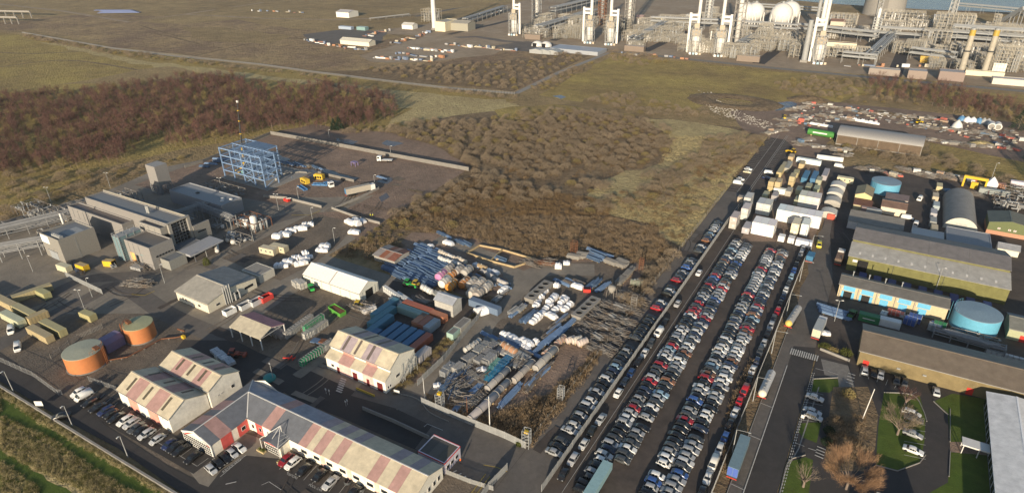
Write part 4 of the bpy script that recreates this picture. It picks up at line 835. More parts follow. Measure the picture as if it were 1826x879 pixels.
# blue steel frame under construction
fr = thing('steel_building', 'open blue steel building frame under construction on a pale concrete slab', 'steel frame', (-292.5, 191.5, 0), R(-0.5))
B(-1.5,-2.0,0.0,35,27,.45).obj('floor_slab', 'concrete', fr)
xs = [0, 8.2, 16.4, 24.2, 31.8]; ys = [0, 8.2, 16.5]; zs = [4.3, 8.4, 12.4, 16.2]
for x in xs:
    for y in ys: MB().beam((x,y,.4),(x,y,16.6 if x < 30 or y < 10 else .6), .5).obj('column', 'blue_steel', fr)
for z in zs:
    for y in ys:
        for a, b in zip(xs, xs[1:]):
            if y > 10 and a > 24: continue
            MB().beam((a+.26,y,z),(b-.26,y,z),.36,.5).obj('beam', 'blue_steel', fr)
    for x in xs:
        for a, b in zip(ys, ys[1:2] if x > 30 else ys[1:]): MB().beam((x,a+.26,z),(x,b-.26,z),.36,.5).obj('beam', 'blue_steel', fr)
mb = MB()
for z in zs:
    for k in range(14): mb.beam((.4+k*2.3,.3,z+.05),(.4+k*2.3,16 if k < 11 else 8,z+.05),.2)
mb.obj('joists', 'blue_steel', fr)['kind'] = 'stuff'; mb = MB()
for (x0, x1, y, z0, z1) in ((16.4,24.2,0,.5,4.3),(16.4,24.2,0,4.3,8.4),(16.4,24.2,0,8.4,16.2),(16.4,24.2,16.5,.5,4.3),(16.4,24.2,16.5,4.3,8.4)):
    mb.beam((x0,y-.1,z0),(x1,y-.1,z1),.22); mb.beam((x1,y+.12,z0),(x0,y+.12,z1),.22)
for (x, y0, y1, z0, z1) in ((31.8,0,8.2,.5,4.3),(31.8,0,8.2,4.3,8.4)): mb.beam((x,y0,z0),(x,y1,z1),.22)
mb.obj('bracing', 'blue_steel', fr)['kind'] = 'stuff'
for (x0,y0,x1,y1,z) in ((9,9,23.8,16,16.45),(9,9,23.8,16,10.85),(1,9,7.5,16,10.85)): B(x0,y0,z,x1,y1,z+.14).obj('deck', 'navy_steel', fr)
for x,y,c in ((4,8,(.2,.4,.4)),(20,6,(.3,.3,.28)),(28,10,(.35,.33,.3)),(22,13,(.4,.38,.34)),(12,13,(.28,.3,.3))): o = MB().lathe([(.01,.45),(1.0,.5),(1.0,2.4),(.5,2.9),(.01,3)],10,0,(x,y,0)).obj('vessel', 'painted_steel', fr, color=c)
# mobile crane behind the frame
cr = thing('mobile_crane', 'yellow mobile crane with a tall thin boom rising behind the blue frame', 'crane', (-290, 203, .46)); 
B(-1.4,-6,.9,1.4,6,2.0).obj('chassis', 'yellow_paint', cr); B(-1.3,3.6,2.0,1.3,5.8,3.3).obj('cab', 'yellow_paint', cr); B(-1.4,-3,2.0,1.4,1.0,3.6).obj('turntable', 'yellow_paint', cr)
for y in (-4.6,-3.0,2.4,4.4):
    for s_ in (-1,1): MB().tube((s_*1.1,y,.65),(s_*1.45,y,.65),.65,12).obj('wheel', 'tyre', cr)
P0 = Vector((0,-1,3.2)); P1 = Vector((1.4,2.0,37))
for i, (a, b, r_, m_) in enumerate(((0,.30,.55,'yellow_paint'),(.30,.55,.34,'dark_steel'),(.55,.78,.27,'dark_steel'),(.78,1,.2,'dark_steel'))):
    MB().beam(P0.lerp(P1,a),P0.lerp(P1,b),r_*1.6).obj('boom_section', m_, cr)
for k in (.30,.5,.7,.86): MB().beam(P0.lerp(P1,k),P0.lerp(P1,k+.012),.8).obj('boom_collar', 'yellow_paint', cr)
B(1.0,1.7,36.6,1.9,2.4,37.6).obj('boom_head', 'white_paint', cr)
# storage tanks in a bund
def tank(label, c, r_, hh, m='paint', col=(.6,.22,.06), rcol=(.30,.31,.24), group=None, ladder=-2.0, name='storage_tank'):
    t = thing(name, label, 'tank', (c[0], c[1], 0), 0, group); n = 48
    MB().lathe([(r_,0),(r_,hh)],n).obj('shell', m, t, color=col)
    MB().lathe([(r_+.06,hh-.05),(r_+.06,hh+.08),(r_-.1,hh+.12),(.01,hh+.12+r_*.05)],n,0,(0,0,0),False).obj('roof', 'painted_steel', t, color=rcol)
    MB().lathe([(r_+.25,0),(r_+.25,.3),(r_,.32)],n).obj('base_ring', 'concrete_dark', t)
    ca_, sa = math.cos(ladder), math.sin(ladder); ld = MB()
    for s_ in (-.35,.35): ld.beam(((r_+.5)*ca_-s_*sa,(r_+.5)*sa+s_*ca_,0),((r_+.5)*ca_-s_*sa,(r_+.5)*sa+s_*ca_,hh+1.1),.09)
    for k in range(int(hh/.45)): ld.beam(((r_+.5)*ca_-.35*-sa*-1,(r_+.5)*sa+.35*ca_,.3+k*.45),((r_+.5)*ca_-.35*sa,(r_+.5)*sa-.35*ca_,.3+k*.45),.06)
    ld.obj('ladder', 'painted_steel', t, color=tuple(x*.7 for x in col))
    rl = MB(); a0 = ladder-.7
    for k in range(9):
        a = a0+k*.17; rl.beam(((r_-.15)*math.cos(a),(r_-.15)*math.sin(a),hh),((r_-.15)*math.cos(a),(r_-.15)*math.sin(a),hh+1.1),.06)
        if k: p = a-.17; rl.beam(((r_-.15)*math.cos(p),(r_-.15)*math.sin(p),hh+1.1),((r_-.15)*math.cos(a),(r_-.15)*math.sin(a),hh+1.1),.06)
    rl.obj('handrail', 'painted_steel', t, color=tuple(x*.7 for x in col)); return t
OR = (.46,.175,.068)
t1 = tank('larger orange tank with grey-green lid, nearer the access road', (-193.3,66.8), 5.4, 5.5, col=OR, rcol=(.34,.35,.27), ladder=.6); B(2.6,1.6,5.6,4.4,3.0,6.3).obj('hatch', 'rust', t1)
t2 = tank('smaller orange tank with pale green lid, beside the purple box', (-192.3,83.6), 4.4, 5.5, col=OR, rcol=(.34,.34,.20), ladder=-2.2); B(-3.2,-2.2,5.6,-1.4,-1.0,6.6).obj('hatch', 'rust', t2)
t = thing('wrapped_plant', 'box-shaped plant sheeted in purple-grey between the two orange tanks', 'wrapped plant', (-198.5,72.5,0), R(4))
MB().add([(0,0,0),(5.6,0,0),(5.6,6,0),(0,6,0),(0,0,3.0),(5.6,0,3.0),(5.6,6,3.0),(0,6,3.0),(1.6,.0,4.2),(4.2,0,4.2),(4.2,6,4.2),(1.6,6,4.2)], [(0,1,5,9,8,4),(1,2,6,5),(2,3,7,11,10,6),(3,0,4,7),(5,6,10,9),(9,10,11,8),(8,11,7,4),(3,2,1,0)]).obj('cover', 'paint', t, color=(.20,.17,.27))
def pipeline(name, label, pts, r_=.18, m='rust', z=.6, step=3.0):
    t = thing(name, label, 'pipe', (pts[0][0], pts[0][1], 0)); o = pts[0]; pm = MB(); sm_ = MB()
    for a, b in zip(pts, pts[1:]):
        pm.tube((a[0]-o[0],a[1]-o[1],z),(b[0]-o[0],b[1]-o[1],z),r_,8); d = math.hypot(b[0]-a[0],b[1]-a[1]); n = max(1,int(d/step))
        for k in range(n): q = lerp(a,b,(k+.5)/n); sm_.box(q[0]-o[0]-.2,q[1]-o[1]-.2,0,q[0]-o[0]+.2,q[1]-o[1]+.2,z-r_*.6)
    pm.obj('pipe_run', m, t); sm_.obj('support', 'concrete_dark', t); return t
pipeline('fuel_pipe', 'rust-red fuel pipe on low supports crossing the ground below the orange tanks', [(-189.6,70.0),(-185.4,74.7),(-185.2,81.8),(-185.2,85.7),(-181.6,88.8),(-180.2,91.1)], .2)
pipeline('fuel_pipe', 'pale red pipe stub leaning by the yellow valve near small orange tank', [(-182.2,92.1),(-185.3,91.7)], .25, z=.8)
B(0,0,0,1.2,.8,1.1).obj('valve_box', 'yellow_paint', None, (*(-180.6,89.7),0)); tag(bpy.data.objects['valve_box'], 'yellow valve box at the end of the red fuel pipe', 'valve box')

# ================================================================ buildings east of the main road
gw = thing('warehouse', 'big green warehouse with pale lower roof strip and wide grey upper roof', 'building', (-1.2, 243.6, 0), 0)
Lw = 49.4; mb = MB(); prof = [(0,0),(31,0),(31,6.5),(18,10.2),(9.6,8.6),(9.6,7.8),(0,6.0)]
vs = [(0,p[0],p[1]) for p in prof]+[(Lw,p[0],p[1]) for p in prof]; n = len(prof)
mb.add(vs, [tuple(range(n-1,-1,-1)), tuple(range(n,2*n)), (0,n,2*n-1,n-1), (1,2,n+2,n+1), (0,1,n+1,n), (4,5,n+5,n+4)]); mb.obj('wall', 'corrugated', gw, color=(.165,.16,.062))
for i in range(4):
    a, b = -.3+i*12.5+.015, -.3+(i+1)*12.5-.015
    slab((a,-.4,6.05),(b,-.4,6.05),(b,9.5,7.85),(a,9.5,7.85),.1,.12).obj('lower_roof_panel', 'corrugated', gw, color=(.37,.36,.335))
    slab((a,9.3,8.6),(b,9.3,8.6),(b,18,10.2),(a,18,10.2),.1,.14).obj('upper_roof_panel', 'corrugated', gw, color=(.185,.172,.168))
    slab((b,31.3,6.5),(a,31.3,6.5),(a,18.01,10.2),(b,18.01,10.2),.1,.14).obj('upper_roof_panel', 'corrugated', gw, color=(.18,.17,.165))
for i in range(11): slab((3+i*4.2,2.0,6.46),(3.7+i*4.2,2.0,6.46),(3.7+i*4.2,3.4,6.72),(3+i*4.2,3.4,6.72),.04,.2).obj('skylight', 'painted_steel', gw, color=(.52,.51,.48))
for x in (14.8, 30.5): B(x,-.06,0,x+.12,-.005,5.9).obj('downpipe', 'dark_steel', gw)
B(3.4,-.08,0,6.8,-.01,5.2).obj('door', 'black', gw); B(1.6,-.1,4.0,3.2,-.01,5.0).obj('wall_panel', 'white_paint', gw)
B(18.4,20,10.15,22.4,23,10.19).obj('roof_patch', 'rust', gw) if False else None
bb = building('bay_unit', 'row of cream workshop bays with bright blue panels and doors', -1.6, 30.6, 221.9, 230.0, 5.2, 6.5, ry=4.0, wall='painted_steel', wcol=(.50,.42,.27), rcol=(.14,.135,.125), over=.35)
BLU = (.13,.40,.60)
for i in range(5):
    x = .9+i*5.6
    B(x+.5,-.07,3.0,x+4.2,-.01,4.8).obj('blue_panel', 'painted_steel', bb, color=BLU); B(x+.9,-.06,0,x+3.4,-.01,2.7).obj('door', 'painted_steel', bb, color=BLU if i > 1 else (.02,.02,.02))
    if i < 2: B(x+.2,-.05,0,x+.88,-.01,2.7).obj('door_leaf', 'painted_steel', bb, color=BLU); B(x+3.42,-.05,0,x+4.3,-.01,2.7).obj('door_leaf', 'painted_steel', bb, color=BLU)
    MB().tube((x-.45,-.16,0),(x-.45,-.16,5.1),.1,6).obj('downpipe', 'grey_steel', bb); B(x+.0,-.3,3.4,x+.35,-.02,3.8).obj('wall_lamp', 'white_paint', bb)
    B(x-.2,-.04,0,x+.05,-.005,5.0).obj('pilaster', 'painted_steel', bb, color=(.46,.38,.24))
for i in range(4): MB().tube((3.3+i*5.0,5.2,5.5),(3.3+i*5.0,5.2,8.0),.16,8).tube((3.3+i*5.0,5.2,8.0),(3.3+i*5.0,5.2,8.3),.3,8).obj('flue', 'galvanised', bb)
ol = building('long_shed', 'long tan-roofed olive shed with small red doorways along its front', 8.3, 78, 182.9, 198.2, 5.4, 7.8, ry=7.2, wall='corrugated', wcol=(.21,.165,.085), rcol=(.165,.135,.105), rcol2=(.16,.157,.145), over=.4, rz=R(1.6),
   doors=[(1.4,0,1.6,2.3,'red_paint'),(27.3,0,1.6,2.3,'red_paint'),(40.5,0,2.0,2.3,'red_paint')])
for x in (10, 16.5): B(x,-.35,2.4,x+.9,-.01,2.8).obj('wall_unit', 'galvanised', ol)
tank('wide light blue storage tank with grey-blue domed lid beside the workshop bays', (38.5,222.7), 6.6, 6.0, col=(.12,.36,.50), rcol=(.20,.28,.34), ladder=3.0)
tank('light blue storage tank behind the cream gabled building on the far estate', (5.8,335.0), 6.3, 5.6, col=(.12,.34,.48), rcol=(.20,.27,.33), ladder=-2.2)
building('small_depot', 'small pale green building with grey roof right of the wide blue tank', 47.2, 62, 220.6, 230.6, 4.0, 5.4, ry=5.5, wall='painted_steel', wcol=(.36,.38,.24), rcol=(.20,.20,.175), rcol2=(.16,.18,.20), doors=[(3.2,0,1.9,2.3,'red_paint')])
wo = building('white_office', 'long white-roofed office with a glazed wall facing the loop drive', 39.8, 64, 96, 180.4, 4.4, 5.2, ridge='y', ry=6.0, wall='painted_steel', wcol=(.30,.34,.36), rcol=(.82,.80,.77), rcol2=(.8,.77,.72), over=.6)
for i in range(30):
    y = 1.2+i*2.8; o = B(-.08,y,.5,-.008,y+2.3,3.9).obj('window', 'painted_steel', wo, color=(.45,.47,.48)); B(-.1,y+.1,.6,-.085,y+1.1,3.8).obj('pane', 'glass', o); B(-.1,y+1.2,.6,-.085,y+2.2,3.8).obj('pane', 'glass', o)
wc = thing('entrance_canopy', 'narrow white canopy over the brick path to the office door', 'canopy', (33.8, 157, 0)); B(0,0,2.6,5.7,3.2,2.95).obj('roof', 'white_paint', wc)
for x in (.4, 3.6):
    for y in (.2, 3.0): MB().tube((x,y,0),(x,y,2.6),.12,8).obj('post', 'white_paint', wc)
building('office_annexe', 'pale flat-roofed building cut by the bottom edge between tree and office', 16.6, 27, 108, 128.5, 4.4, parapet=.1, wall='painted_steel', wcol=(.5,.5,.5), roof='painted_steel', rcol=(.48,.49,.51))
# depots further up
db = thing('open_barn', 'long brown-sided barn with a curved pale grey roof and four bays', 'building', (-23.2, 401.6, 0), R(-1.6)); LB, DB = 42.4, 15
mb = MB(); arc = [(DB/2-math.cos(math.pi*k/10)*DB/2, 5.6+math.sin(math.pi*k/10)*3.1) for k in range(11)]
vs = [(0,0,0)]+[(0,p[0],p[1]) for p in arc]+[(0,DB,0)]; vs2 = [(LB,p[1],p[2]) for p in vs]
mb.add(vs, [tuple(range(len(vs)-1,-1,-1))]); mb.add(vs2, [tuple(range(len(vs)))]); mb.box(.01,DB-.2,0,LB-.01,DB-.02,5.6); mb.obj('wall', 'painted_steel', db, color=(.14,.10,.07))
ro = [(DB/2-math.cos(math.pi*k/14)*(DB/2+.25), 5.7+math.sin(math.pi*k/14)*3.25) for k in range(15)]
MB().loft([[(-.4,p[0],p[1]) for p in ro],[(LB+.4,p[0],p[1]) for p in ro]],0,True,False).obj('roof', 'painted_steel', db, color=(.25,.245,.24))
for i in range(4): B(i*10.6+.15,-.05,.6,(i+1)*10.6-.15,.05,5.5).obj('side_panel', 'corrugated', db, color=(.13,.095,.065))
for i in range(5): B(i*10.6-.14,-.1,0,i*10.6+.14,.12,5.7).obj('post', 'concrete', db)
B(0,-.12,0,LB,.08,.6).obj('base_wall', 'concrete', db); B(0,-.2,5.5,LB,.0,5.75).obj('gutter', 'concrete', db)
qh = thing('arched_hangar', 'half-round grey steel hangar with pale curved front wall', 'building', (30.0, 303.4, 0)); rq, Lq = 6.2, 38
ar = [(rq-math.cos(math.pi*k/20)*rq, math.sin(math.pi*k/20)*rq*.92) for k in range(21)]
MB().loft([[(p[0],0,p[1]) for p in ar],[(p[0],Lq,p[1]) for p in ar]],0,True,False).obj('vault', 'corrugated', qh, color=(.22,.215,.205))
MB().add([(p[0],-.02,p[1]) for p in ar], [tuple(range(21))]).obj('front_wall', 'painted_steel', qh, color=(.52,.51,.44)); MB().add([(p[0],Lq+.02,p[1]) for p in ar[::-1]], [tuple(range(21))]).obj('rear_wall', 'painted_steel', qh, color=(.4,.4,.37))
B(4.2,-.08,0,8.2,-.03,3.2).obj('door', 'painted_steel', qh, color=(.42,.42,.38))
gr = building('green_depot', 'dark green gabled depot on a salmon brick base', 45.4, 62, 306, 318.5, 5.2, 6.8, ridge='y', ry=7.2, wall='painted_steel', wcol=(.115,.135,.06), rcol=(.10,.115,.10), rcol2=(.15,.15,.12), plinth=(1.8,'painted_steel',(.42,.22,.14)))
for x in (3.4, 7.0, 8.8, 12.4): B(x,-.09,2.7,x+.9,-.01,3.4).obj('vent_panel', 'white_paint', gr); B(x+.3,-.1,2.8,x+.6,-.095,3.3).obj('vent_mark', 'red_paint', gr)
building('cream_depot', 'cream gabled building with olive roof in front of the far blue tank', -5.3, 1.6, 313.5, 325, 4.4, 5.8, ridge='y', ry=3.5, wall='painted_steel', wcol=(.58,.49,.25), rcol=(.26,.23,.14), rcol2=(.30,.25,.15))
building('cream_store', 'cream store with a long rust-brown roof left of dark yard', 6.0, 15.7, 306.8, 316.5, 3.6, 4.6, wall='painted_steel', wcol=(.66,.58,.44), rcol=(.22,.14,.10), rcol2=(.2,.12,.09))
building('brown_store', 'small brown-roofed store with a balustrade in front of cream gable', -4.9, 2.2, 305.5, 311.5, 2.6, 3.2, ridge='mono', wall='painted_steel', wcol=(.40,.35,.22), rcol=(.15,.07,.05))
building('white_store', 'white and maroon single-pitch store between far blue tank and rust roof', 7.0, 16.0, 319.5, 325.5, 3.0, 3.4, ridge='mono', wall='painted_steel', wcol=(.62,.55,.48), rcol=(.2,.15,.14))
building('low_depot', 'low grey mono-pitch depot directly behind the big green warehouse', -5.0, 15.3, 283.2, 293.2, 3.4, 4.6, ridge='mono', wall='painted_steel', wcol=(.42,.43,.46), rcol=(.24,.22,.19))
building('flat_store', 'flat bluish felt-roofed store between hangar and big green warehouse', 30.5, 45.5, 281.5, 296, 3.8, parapet=.2, wall='painted_steel', wcol=(.28,.29,.31), roof='painted_steel', rcol=(.2,.215,.235))
building('flat_store', 'pale flat store roof at the back left of the green warehouse', 18.5, 29.8, 280, 289.5, 3.4, parapet=.15, wall='painted_steel', wcol=(.5,.49,.46), roof='painted_steel', rcol=(.42,.42,.41))
building('bungalow', 'small pale bungalow with slate roof below the green depot', 48.0, 54.9, 286.3, 291.0, 2.8, 4.0, wall='painted_steel', wcol=(.62,.59,.5), rcol=(.26,.27,.29))
building('lean_shed', 'long low dark shed in the shade behind the open barn', *((13.2,376.4)[0],)*1, (13.2,376.4)[0]+9, (13.2,376.4)[1], (13.2,376.4)[1]+5, 2.6, 3.0, wall='corrugated', wcol=(.35,.25,.2), rcol=(.33,.22,.18)) if False else None

# ================================================================ cars, vans, lorries
def car_body(kind, L=4.3, W=1.76):
    """lofted shell; returns (MB, glass quads)"""
    h = L/2; H = {'hatchback':1.47,'saloon':1.44,'estate':1.50,'suv':1.70,'van':1.95,'microcar':1.55}[kind]
    sh = {'suv':1.0,'van':1.05}.get(kind, .90); rf = {'hatchback':(.30,.12,-.26,-.46),'saloon':(.26,.06,-.18,-.34),'estate':(.28,.1,-.36,-.48),'suv':(.28,.13,-.34,-.47),'van':(.40,.27,-.44,-.49),'microcar':(.36,.2,-.3,-.47)}[kind]
    xw0, xr0, xr1, xw1 = [f*L for f in rf]                     # windscreen foot, roof start, roof end, rear glass foot
    st = [(h,.55,.32,.62),(h-.12,.78,.22,.70),(h-.6,.86,.2,.80),(xw0,.88,.2,sh),(xr0,.88,.2,sh),((xr0+xr1)/2,.88,.2,sh),(xr1,.88,.2,sh),(xw1,.87,.2,sh),(-h+.08,.80,.24,sh-.05),(-h,.66,.34,sh-.2)]
    sc_ = W/1.76; rings = []
    for x, w2, zb, zs in st:
        w2 *= sc_; roof = xr1-.01 <= x <= xr0+.01
        zt = H if roof else zs+.03; wt = (w2*.74 if roof else w2*.86)
        rings.append([(x,-w2*.92,zb),(x,-w2,zs*.62),(x,-w2*.97,zs),(x,-wt,zt-.05*roof),(x,-wt*.8,zt),(x,wt*.8,zt),(x,wt,zt-.05*roof),(x,w2*.97,zs),(x,w2,zs*.62),(x,w2*.92,zb)])
    mb = MB().loft(rings); mb.add(rings[0], [tuple(range(9,-1,-1))]); mb.add(rings[-1], [tuple(range(10))])
    def pan(a, b, c, d, ins, push):
        ct = (Vector(a)+Vector(b)+Vector(c)+Vector(d))/4; nn = (Vector(b)-Vector(a)).cross(Vector(d)-Vector(a)).normalized()
        return [tuple(Vector(p).lerp(ct, ins)+nn*push) for p in (a,b,c,d)]
    r = rings; g = {}
    g['windscreen'] = [pan(r[3][3],r[3][6],r[4][6],r[4][3],.07,.03)]
    g['rear_window'] = [pan(r[7][6],r[7][3],r[6][3],r[6][6],.10,.03)]
    sides = []
    for s_ in (0, 1):
        i0, i1 = (2, 3) if s_ == 0 else (7, 6); q = []
        for a, b in ((3,4),(4,5),(5,6),(6,7)):
            if kind == 'van' and a > 3: continue
            p = [r[b][i0],r[a][i0],r[a][i1],r[b][i1]] if s_ == 0 else [r[a][i0],r[b][i0],r[b][i1],r[a][i1]]
            q.append(pan(*p,.10,.025))
        sides.append(q)
    return mb, g, sides, W*.5, h
def make_car(kind, L, W):
    t = thing('parked_'+('car' if kind != 'van' else 'van'), 'parked '+kind, 'car' if kind != 'van' else 'van')
    mb, g, sides, hw, h = car_body(kind, L, W)
    tint(mb.obj('body', 'car_paint', t))
    for k, q in g.items():
        m_ = MB(); [m_.add(p, [(0,1,2,3)]) for p in q]; m_.obj(k, 'glass', t)
    for q in sides:
        m_ = MB(); [m_.add(p, [(0,1,2,3)]) for p in q]; m_.obj('side_window', 'glass', t)
    for x in (h-.85, -h+.8):
        for s_ in (-1, 1): MB().tube((x,s_*(hw-.2),.32),(x,s_*(hw-.0),.32),.32,10).tube((x,s_*(hw-.0),.32),(x,s_*(hw+.01),.32),.19,8).obj('wheel', 'tyre', t)
    for s_ in (-1, 1): MB().box(h-.16,s_*(hw-.28)-.16,.60,h-.0,s_*(hw-.28)+.16,.74).obj('headlight', 'galvanised', t)
    return t
CARS = {'hatchback': make_car('hatchback',4.1,1.76), 'saloon': make_car('saloon',4.6,1.8), 'estate': make_car('estate',4.6,1.8), 'suv': make_car('suv',4.5,1.86), 'van': make_car('van',4.9,1.95), 'microcar': make_car('microcar',3.6,1.66)}
for c_ in CARS.values(): proto(c_)
KN = {'hatchback':'hatchback','saloon':'saloon','estate':'estate car','suv':'tall off-roader','van':'panel van','microcar':'small city car'}
PAL = [('silver',(.33,.34,.35),25),('white',(.64,.64,.62),17),('black',(.012,.012,.014),23),('dark grey',(.06,.065,.07),13),('navy',(.022,.035,.075),8),('red',(.34,.02,.03),5),('pale blue',(.22,.34,.44),3),('blue',(.04,.10,.30),3),('bronze',(.22,.10,.05),2)]
CAR_N = [0]; REST = []
def put_car(kind, cname, col, x, y, rz, label, group, lod=0, z=0.2):
    """lod 0 every part, 1 body and glass"""
    CAR_N[0] += 1
    only = None if lod == 0 else ('body','windscreen','side_window','rear_window') if lod == 1 else ('body','windscreen','side_window')
    return dup(CARS[kind], (x, y, z), rz, label, group, col, only=only)
cr_ = random.Random(11)
def pick(r=cr_):
    k = r.random()*100
    for n, c, w2 in PAL:
        k -= w2
        if k < 0: break
    q = r.uniform(.75,1.15); c = tuple(max(.005, v*q) for v in c); kd = r.choices(['hatchback','saloon','estate','suv','microcar'],[46,20,14,14,6])[0]
    return n, c, kd
def car_row(x, y0, y1, rowname, group, gaps=(), pitch=2.14, far=232, xj=.18, stop=None):
    i = 0; y = y0
    while y < y1:
        n, c, kd = pick(); skip = any(a <= y < b for a, b in gaps)
        if not skip:
            i += 1; px_, py_, rz_ = x+cr_.uniform(-xj,xj), y+cr_.uniform(-.12,.12), R(cr_.uniform(-2.2,2.2))
            if y > far: REST.append((kd, c, px_, py_, rz_))
            else: put_car(kd, n, c, px_, py_, rz_, f'{n} {KN[kd]}, {ordn(i)} from near end, {rowname}', group, 0 if y < 165 else 1)
        y += pitch*cr_.uniform(.97,1.06)
GR = 'cars packed in rows in the storage car park'
car_row(-41.9, 98.5, 246, 'left file of first double row', GR, far=224)
car_row(-37.5, 112, 246, 'right file of first double row', GR, gaps=((126,128.4),), far=224)
car_row(-28.3, 103, 245, 'left file of second double row', GR, gaps=((112.5,114.5),), far=224)
car_row(-23.9, 104, 246, 'right file of second double row', GR, gaps=((130,132.2),), far=224)
car_row(-53.0, 106.0, 262, 'row left of pale fence', GR, gaps=((110.5,113.5),(157,162),(176,181),(188,191.5),(199,203),(211,214),(222,228),(236,239),(247,251)), far=234)
# cars nose to tail along the two fences
GP = 'cars parked nose to tail along the fences'
for i, (n, c, kd, p) in enumerate([('black',(.02,.02,.022),'hatchback',(-48.3,100.7)),('silver',(.42,.42,.42),'estate',(-48.7,106.3)),('silver',(.5,.5,.48),'hatchback',(-48.6,112.2)),('black',(.02,.022,.02),'hatchback',(-48.7,117.5)),('silver',(.42,.43,.43),'saloon',(-48.4,122.7)),('white',(.72,.72,.7),'hatchback',(-48.7,134.8)),('navy',(.02,.03,.05),'hatchback',(-48.4,140.3)),('navy',(.02,.05,.14),'hatchback',(-48.5,145.0)),('black',(.015,.015,.018),'estate',(-48.9,150.9)),('white',(.66,.65,.62),'saloon',(-48.3,156.0)),('dark grey',(.05,.055,.06),'suv',(-48.4,161.6)),('white',(.74,.73,.70),'van',(-48.3,168.6)),('black',(.02,.02,.02),'saloon',(-48.4,175.2)),('silver',(.4,.4,.4),'hatchback',(-48.0,188.1)),('white',(.7,.7,.7),'hatchback',(-47.6,212.8))]):
    put_car(kd, n, c, -47.9+cr_.uniform(-.15,.15), p[1], R(-90+cr_.uniform(-3,3)), f'{n} {KN[kd]} lengthwise right of pale fence, {ordn(i+1)} from near end', GP, 0 if p[1] < 170 else 1)
y = 112.0; i = 0
while y < 262:
    n, c, kd = pick()
    if i == 2: n, c, kd = 'white', (.72,.70,.64), 'van'
    if i in (7, 8): n, c, kd = 'red', (.42,.02,.03), 'van' if i == 8 else 'hatchback'
    if y < 214: put_car(kd, n, c, -17.6+cr_.uniform(-.15,.15), y, R(-90+cr_.uniform(-3,3)), f'{n} {KN[kd]} lengthwise inside roadside fence, {ordn(i+1)} from near end', GP, 0 if y < 160 else 1)
    else: REST.append((kd, c, -17.6, y, R(-90)))
    y += cr_.uniform(4.9,5.5); i += 1
GF = 'cars in the small parking bays'
ab = [('silver',(.5,.5,.5)),('white',(.7,.7,.68)),('black',(.015,.015,.017)),('blue',(.03,.05,.16)),('dark grey',(.05,.05,.055))]
def bay(items, where, rz0):
    for i, (n, c, kd, p) in enumerate(items): put_car(kd, n, c, p[0], p[1], R(rz0+cr_.uniform(-3,3)), f'{n} {KN[kd]} {where}, {ordn(i+1)} bay from the left', GF)
S, W_, K, NV, DG = (.45,.46,.47),(.72,.72,.70),(.014,.014,.016),(.02,.03,.09),(.055,.06,.065)
bay([('white',W_,'suv',(-181.0,57.9)),('white',W_,'van',(-178.4,57.8)),('black',K,'estate',(-174.0,57.3)),('black',K,'saloon',(-169.9,57.1)),('navy',NV,'estate',(-166.7,57.6)),('black',K,'hatchback',(-164.1,57.5)),('black',K,'saloon',(-161.4,57.4)),('white',W_,'estate',(-158.2,58.0)),('silver',S,'estate',(-155.7,58.2)),('dark grey',DG,'saloon',(-152.9,57.9)),('black',K,'hatchback',(-150.8,57.9)),('silver',S,'estate',(-148.4,57.9)),('silver',S,'hatchback',(-144.0,58.1)),('navy',NV,'hatchback',(-139.7,58.7)),('black',K,'saloon',(-137.6,58.9)),('black',K,'saloon',(-135.3,58.9)),('black',K,'estate',(-130.3,58.9))], 'below the striped halls', -92)
bay([('silver',S,'hatchback',(-123.1,58.7)),('black',K,'hatchback',(-123.3,60.9)),('black',K,'saloon',(-123.3,62.8)),('silver',S,'hatchback',(-123.1,64.8)),('white',W_,'saloon',(-123.1,67.0))], 'beside the RESERVED lettering', -5)
bay([('dark red',(.22,.012,.02),'suv',(-109.4,70.2)),('white',W_,'estate',(-107.2,70.3)),('black',K,'hatchback',(-103.1,70.1)),('black',K,'hatchback',(-98.5,70.8)),('silver',S,'saloon',(-94.6,70.5)),('black',K,'hatchback',(-87.8,71.3))], 'in visitor row by the office', -92)
bay([('silver',S,'saloon',(-0.1,160.2)),('silver',S,'saloon',(0.2,153.9)),('silver',S,'estate',(0.7,151.9))], 'in the roadside office bays', -4)
bay([('silver',S,'estate',(10.6,180.3)),('black',K,'hatchback',(12.9,179.8)),('silver',S,'saloon',(14.8,180.4)),('dark grey',DG,'hatchback',(18.9,179.8)),('dark grey',DG,'hatchback',(20.9,180.1)),('silver',S,'hatchback',(28.6,179.8))], 'by the olive shed wall', 92)
bay([('white',W_,'estate',(23.0,166.4)),('dark grey',DG,'saloon',(23.6,164.3)),('silver',(.3,.31,.32),'saloon',(23.6,157.8)),('white',W_,'saloon',(23.9,151.5))], 'in the loop drive bays', -6)
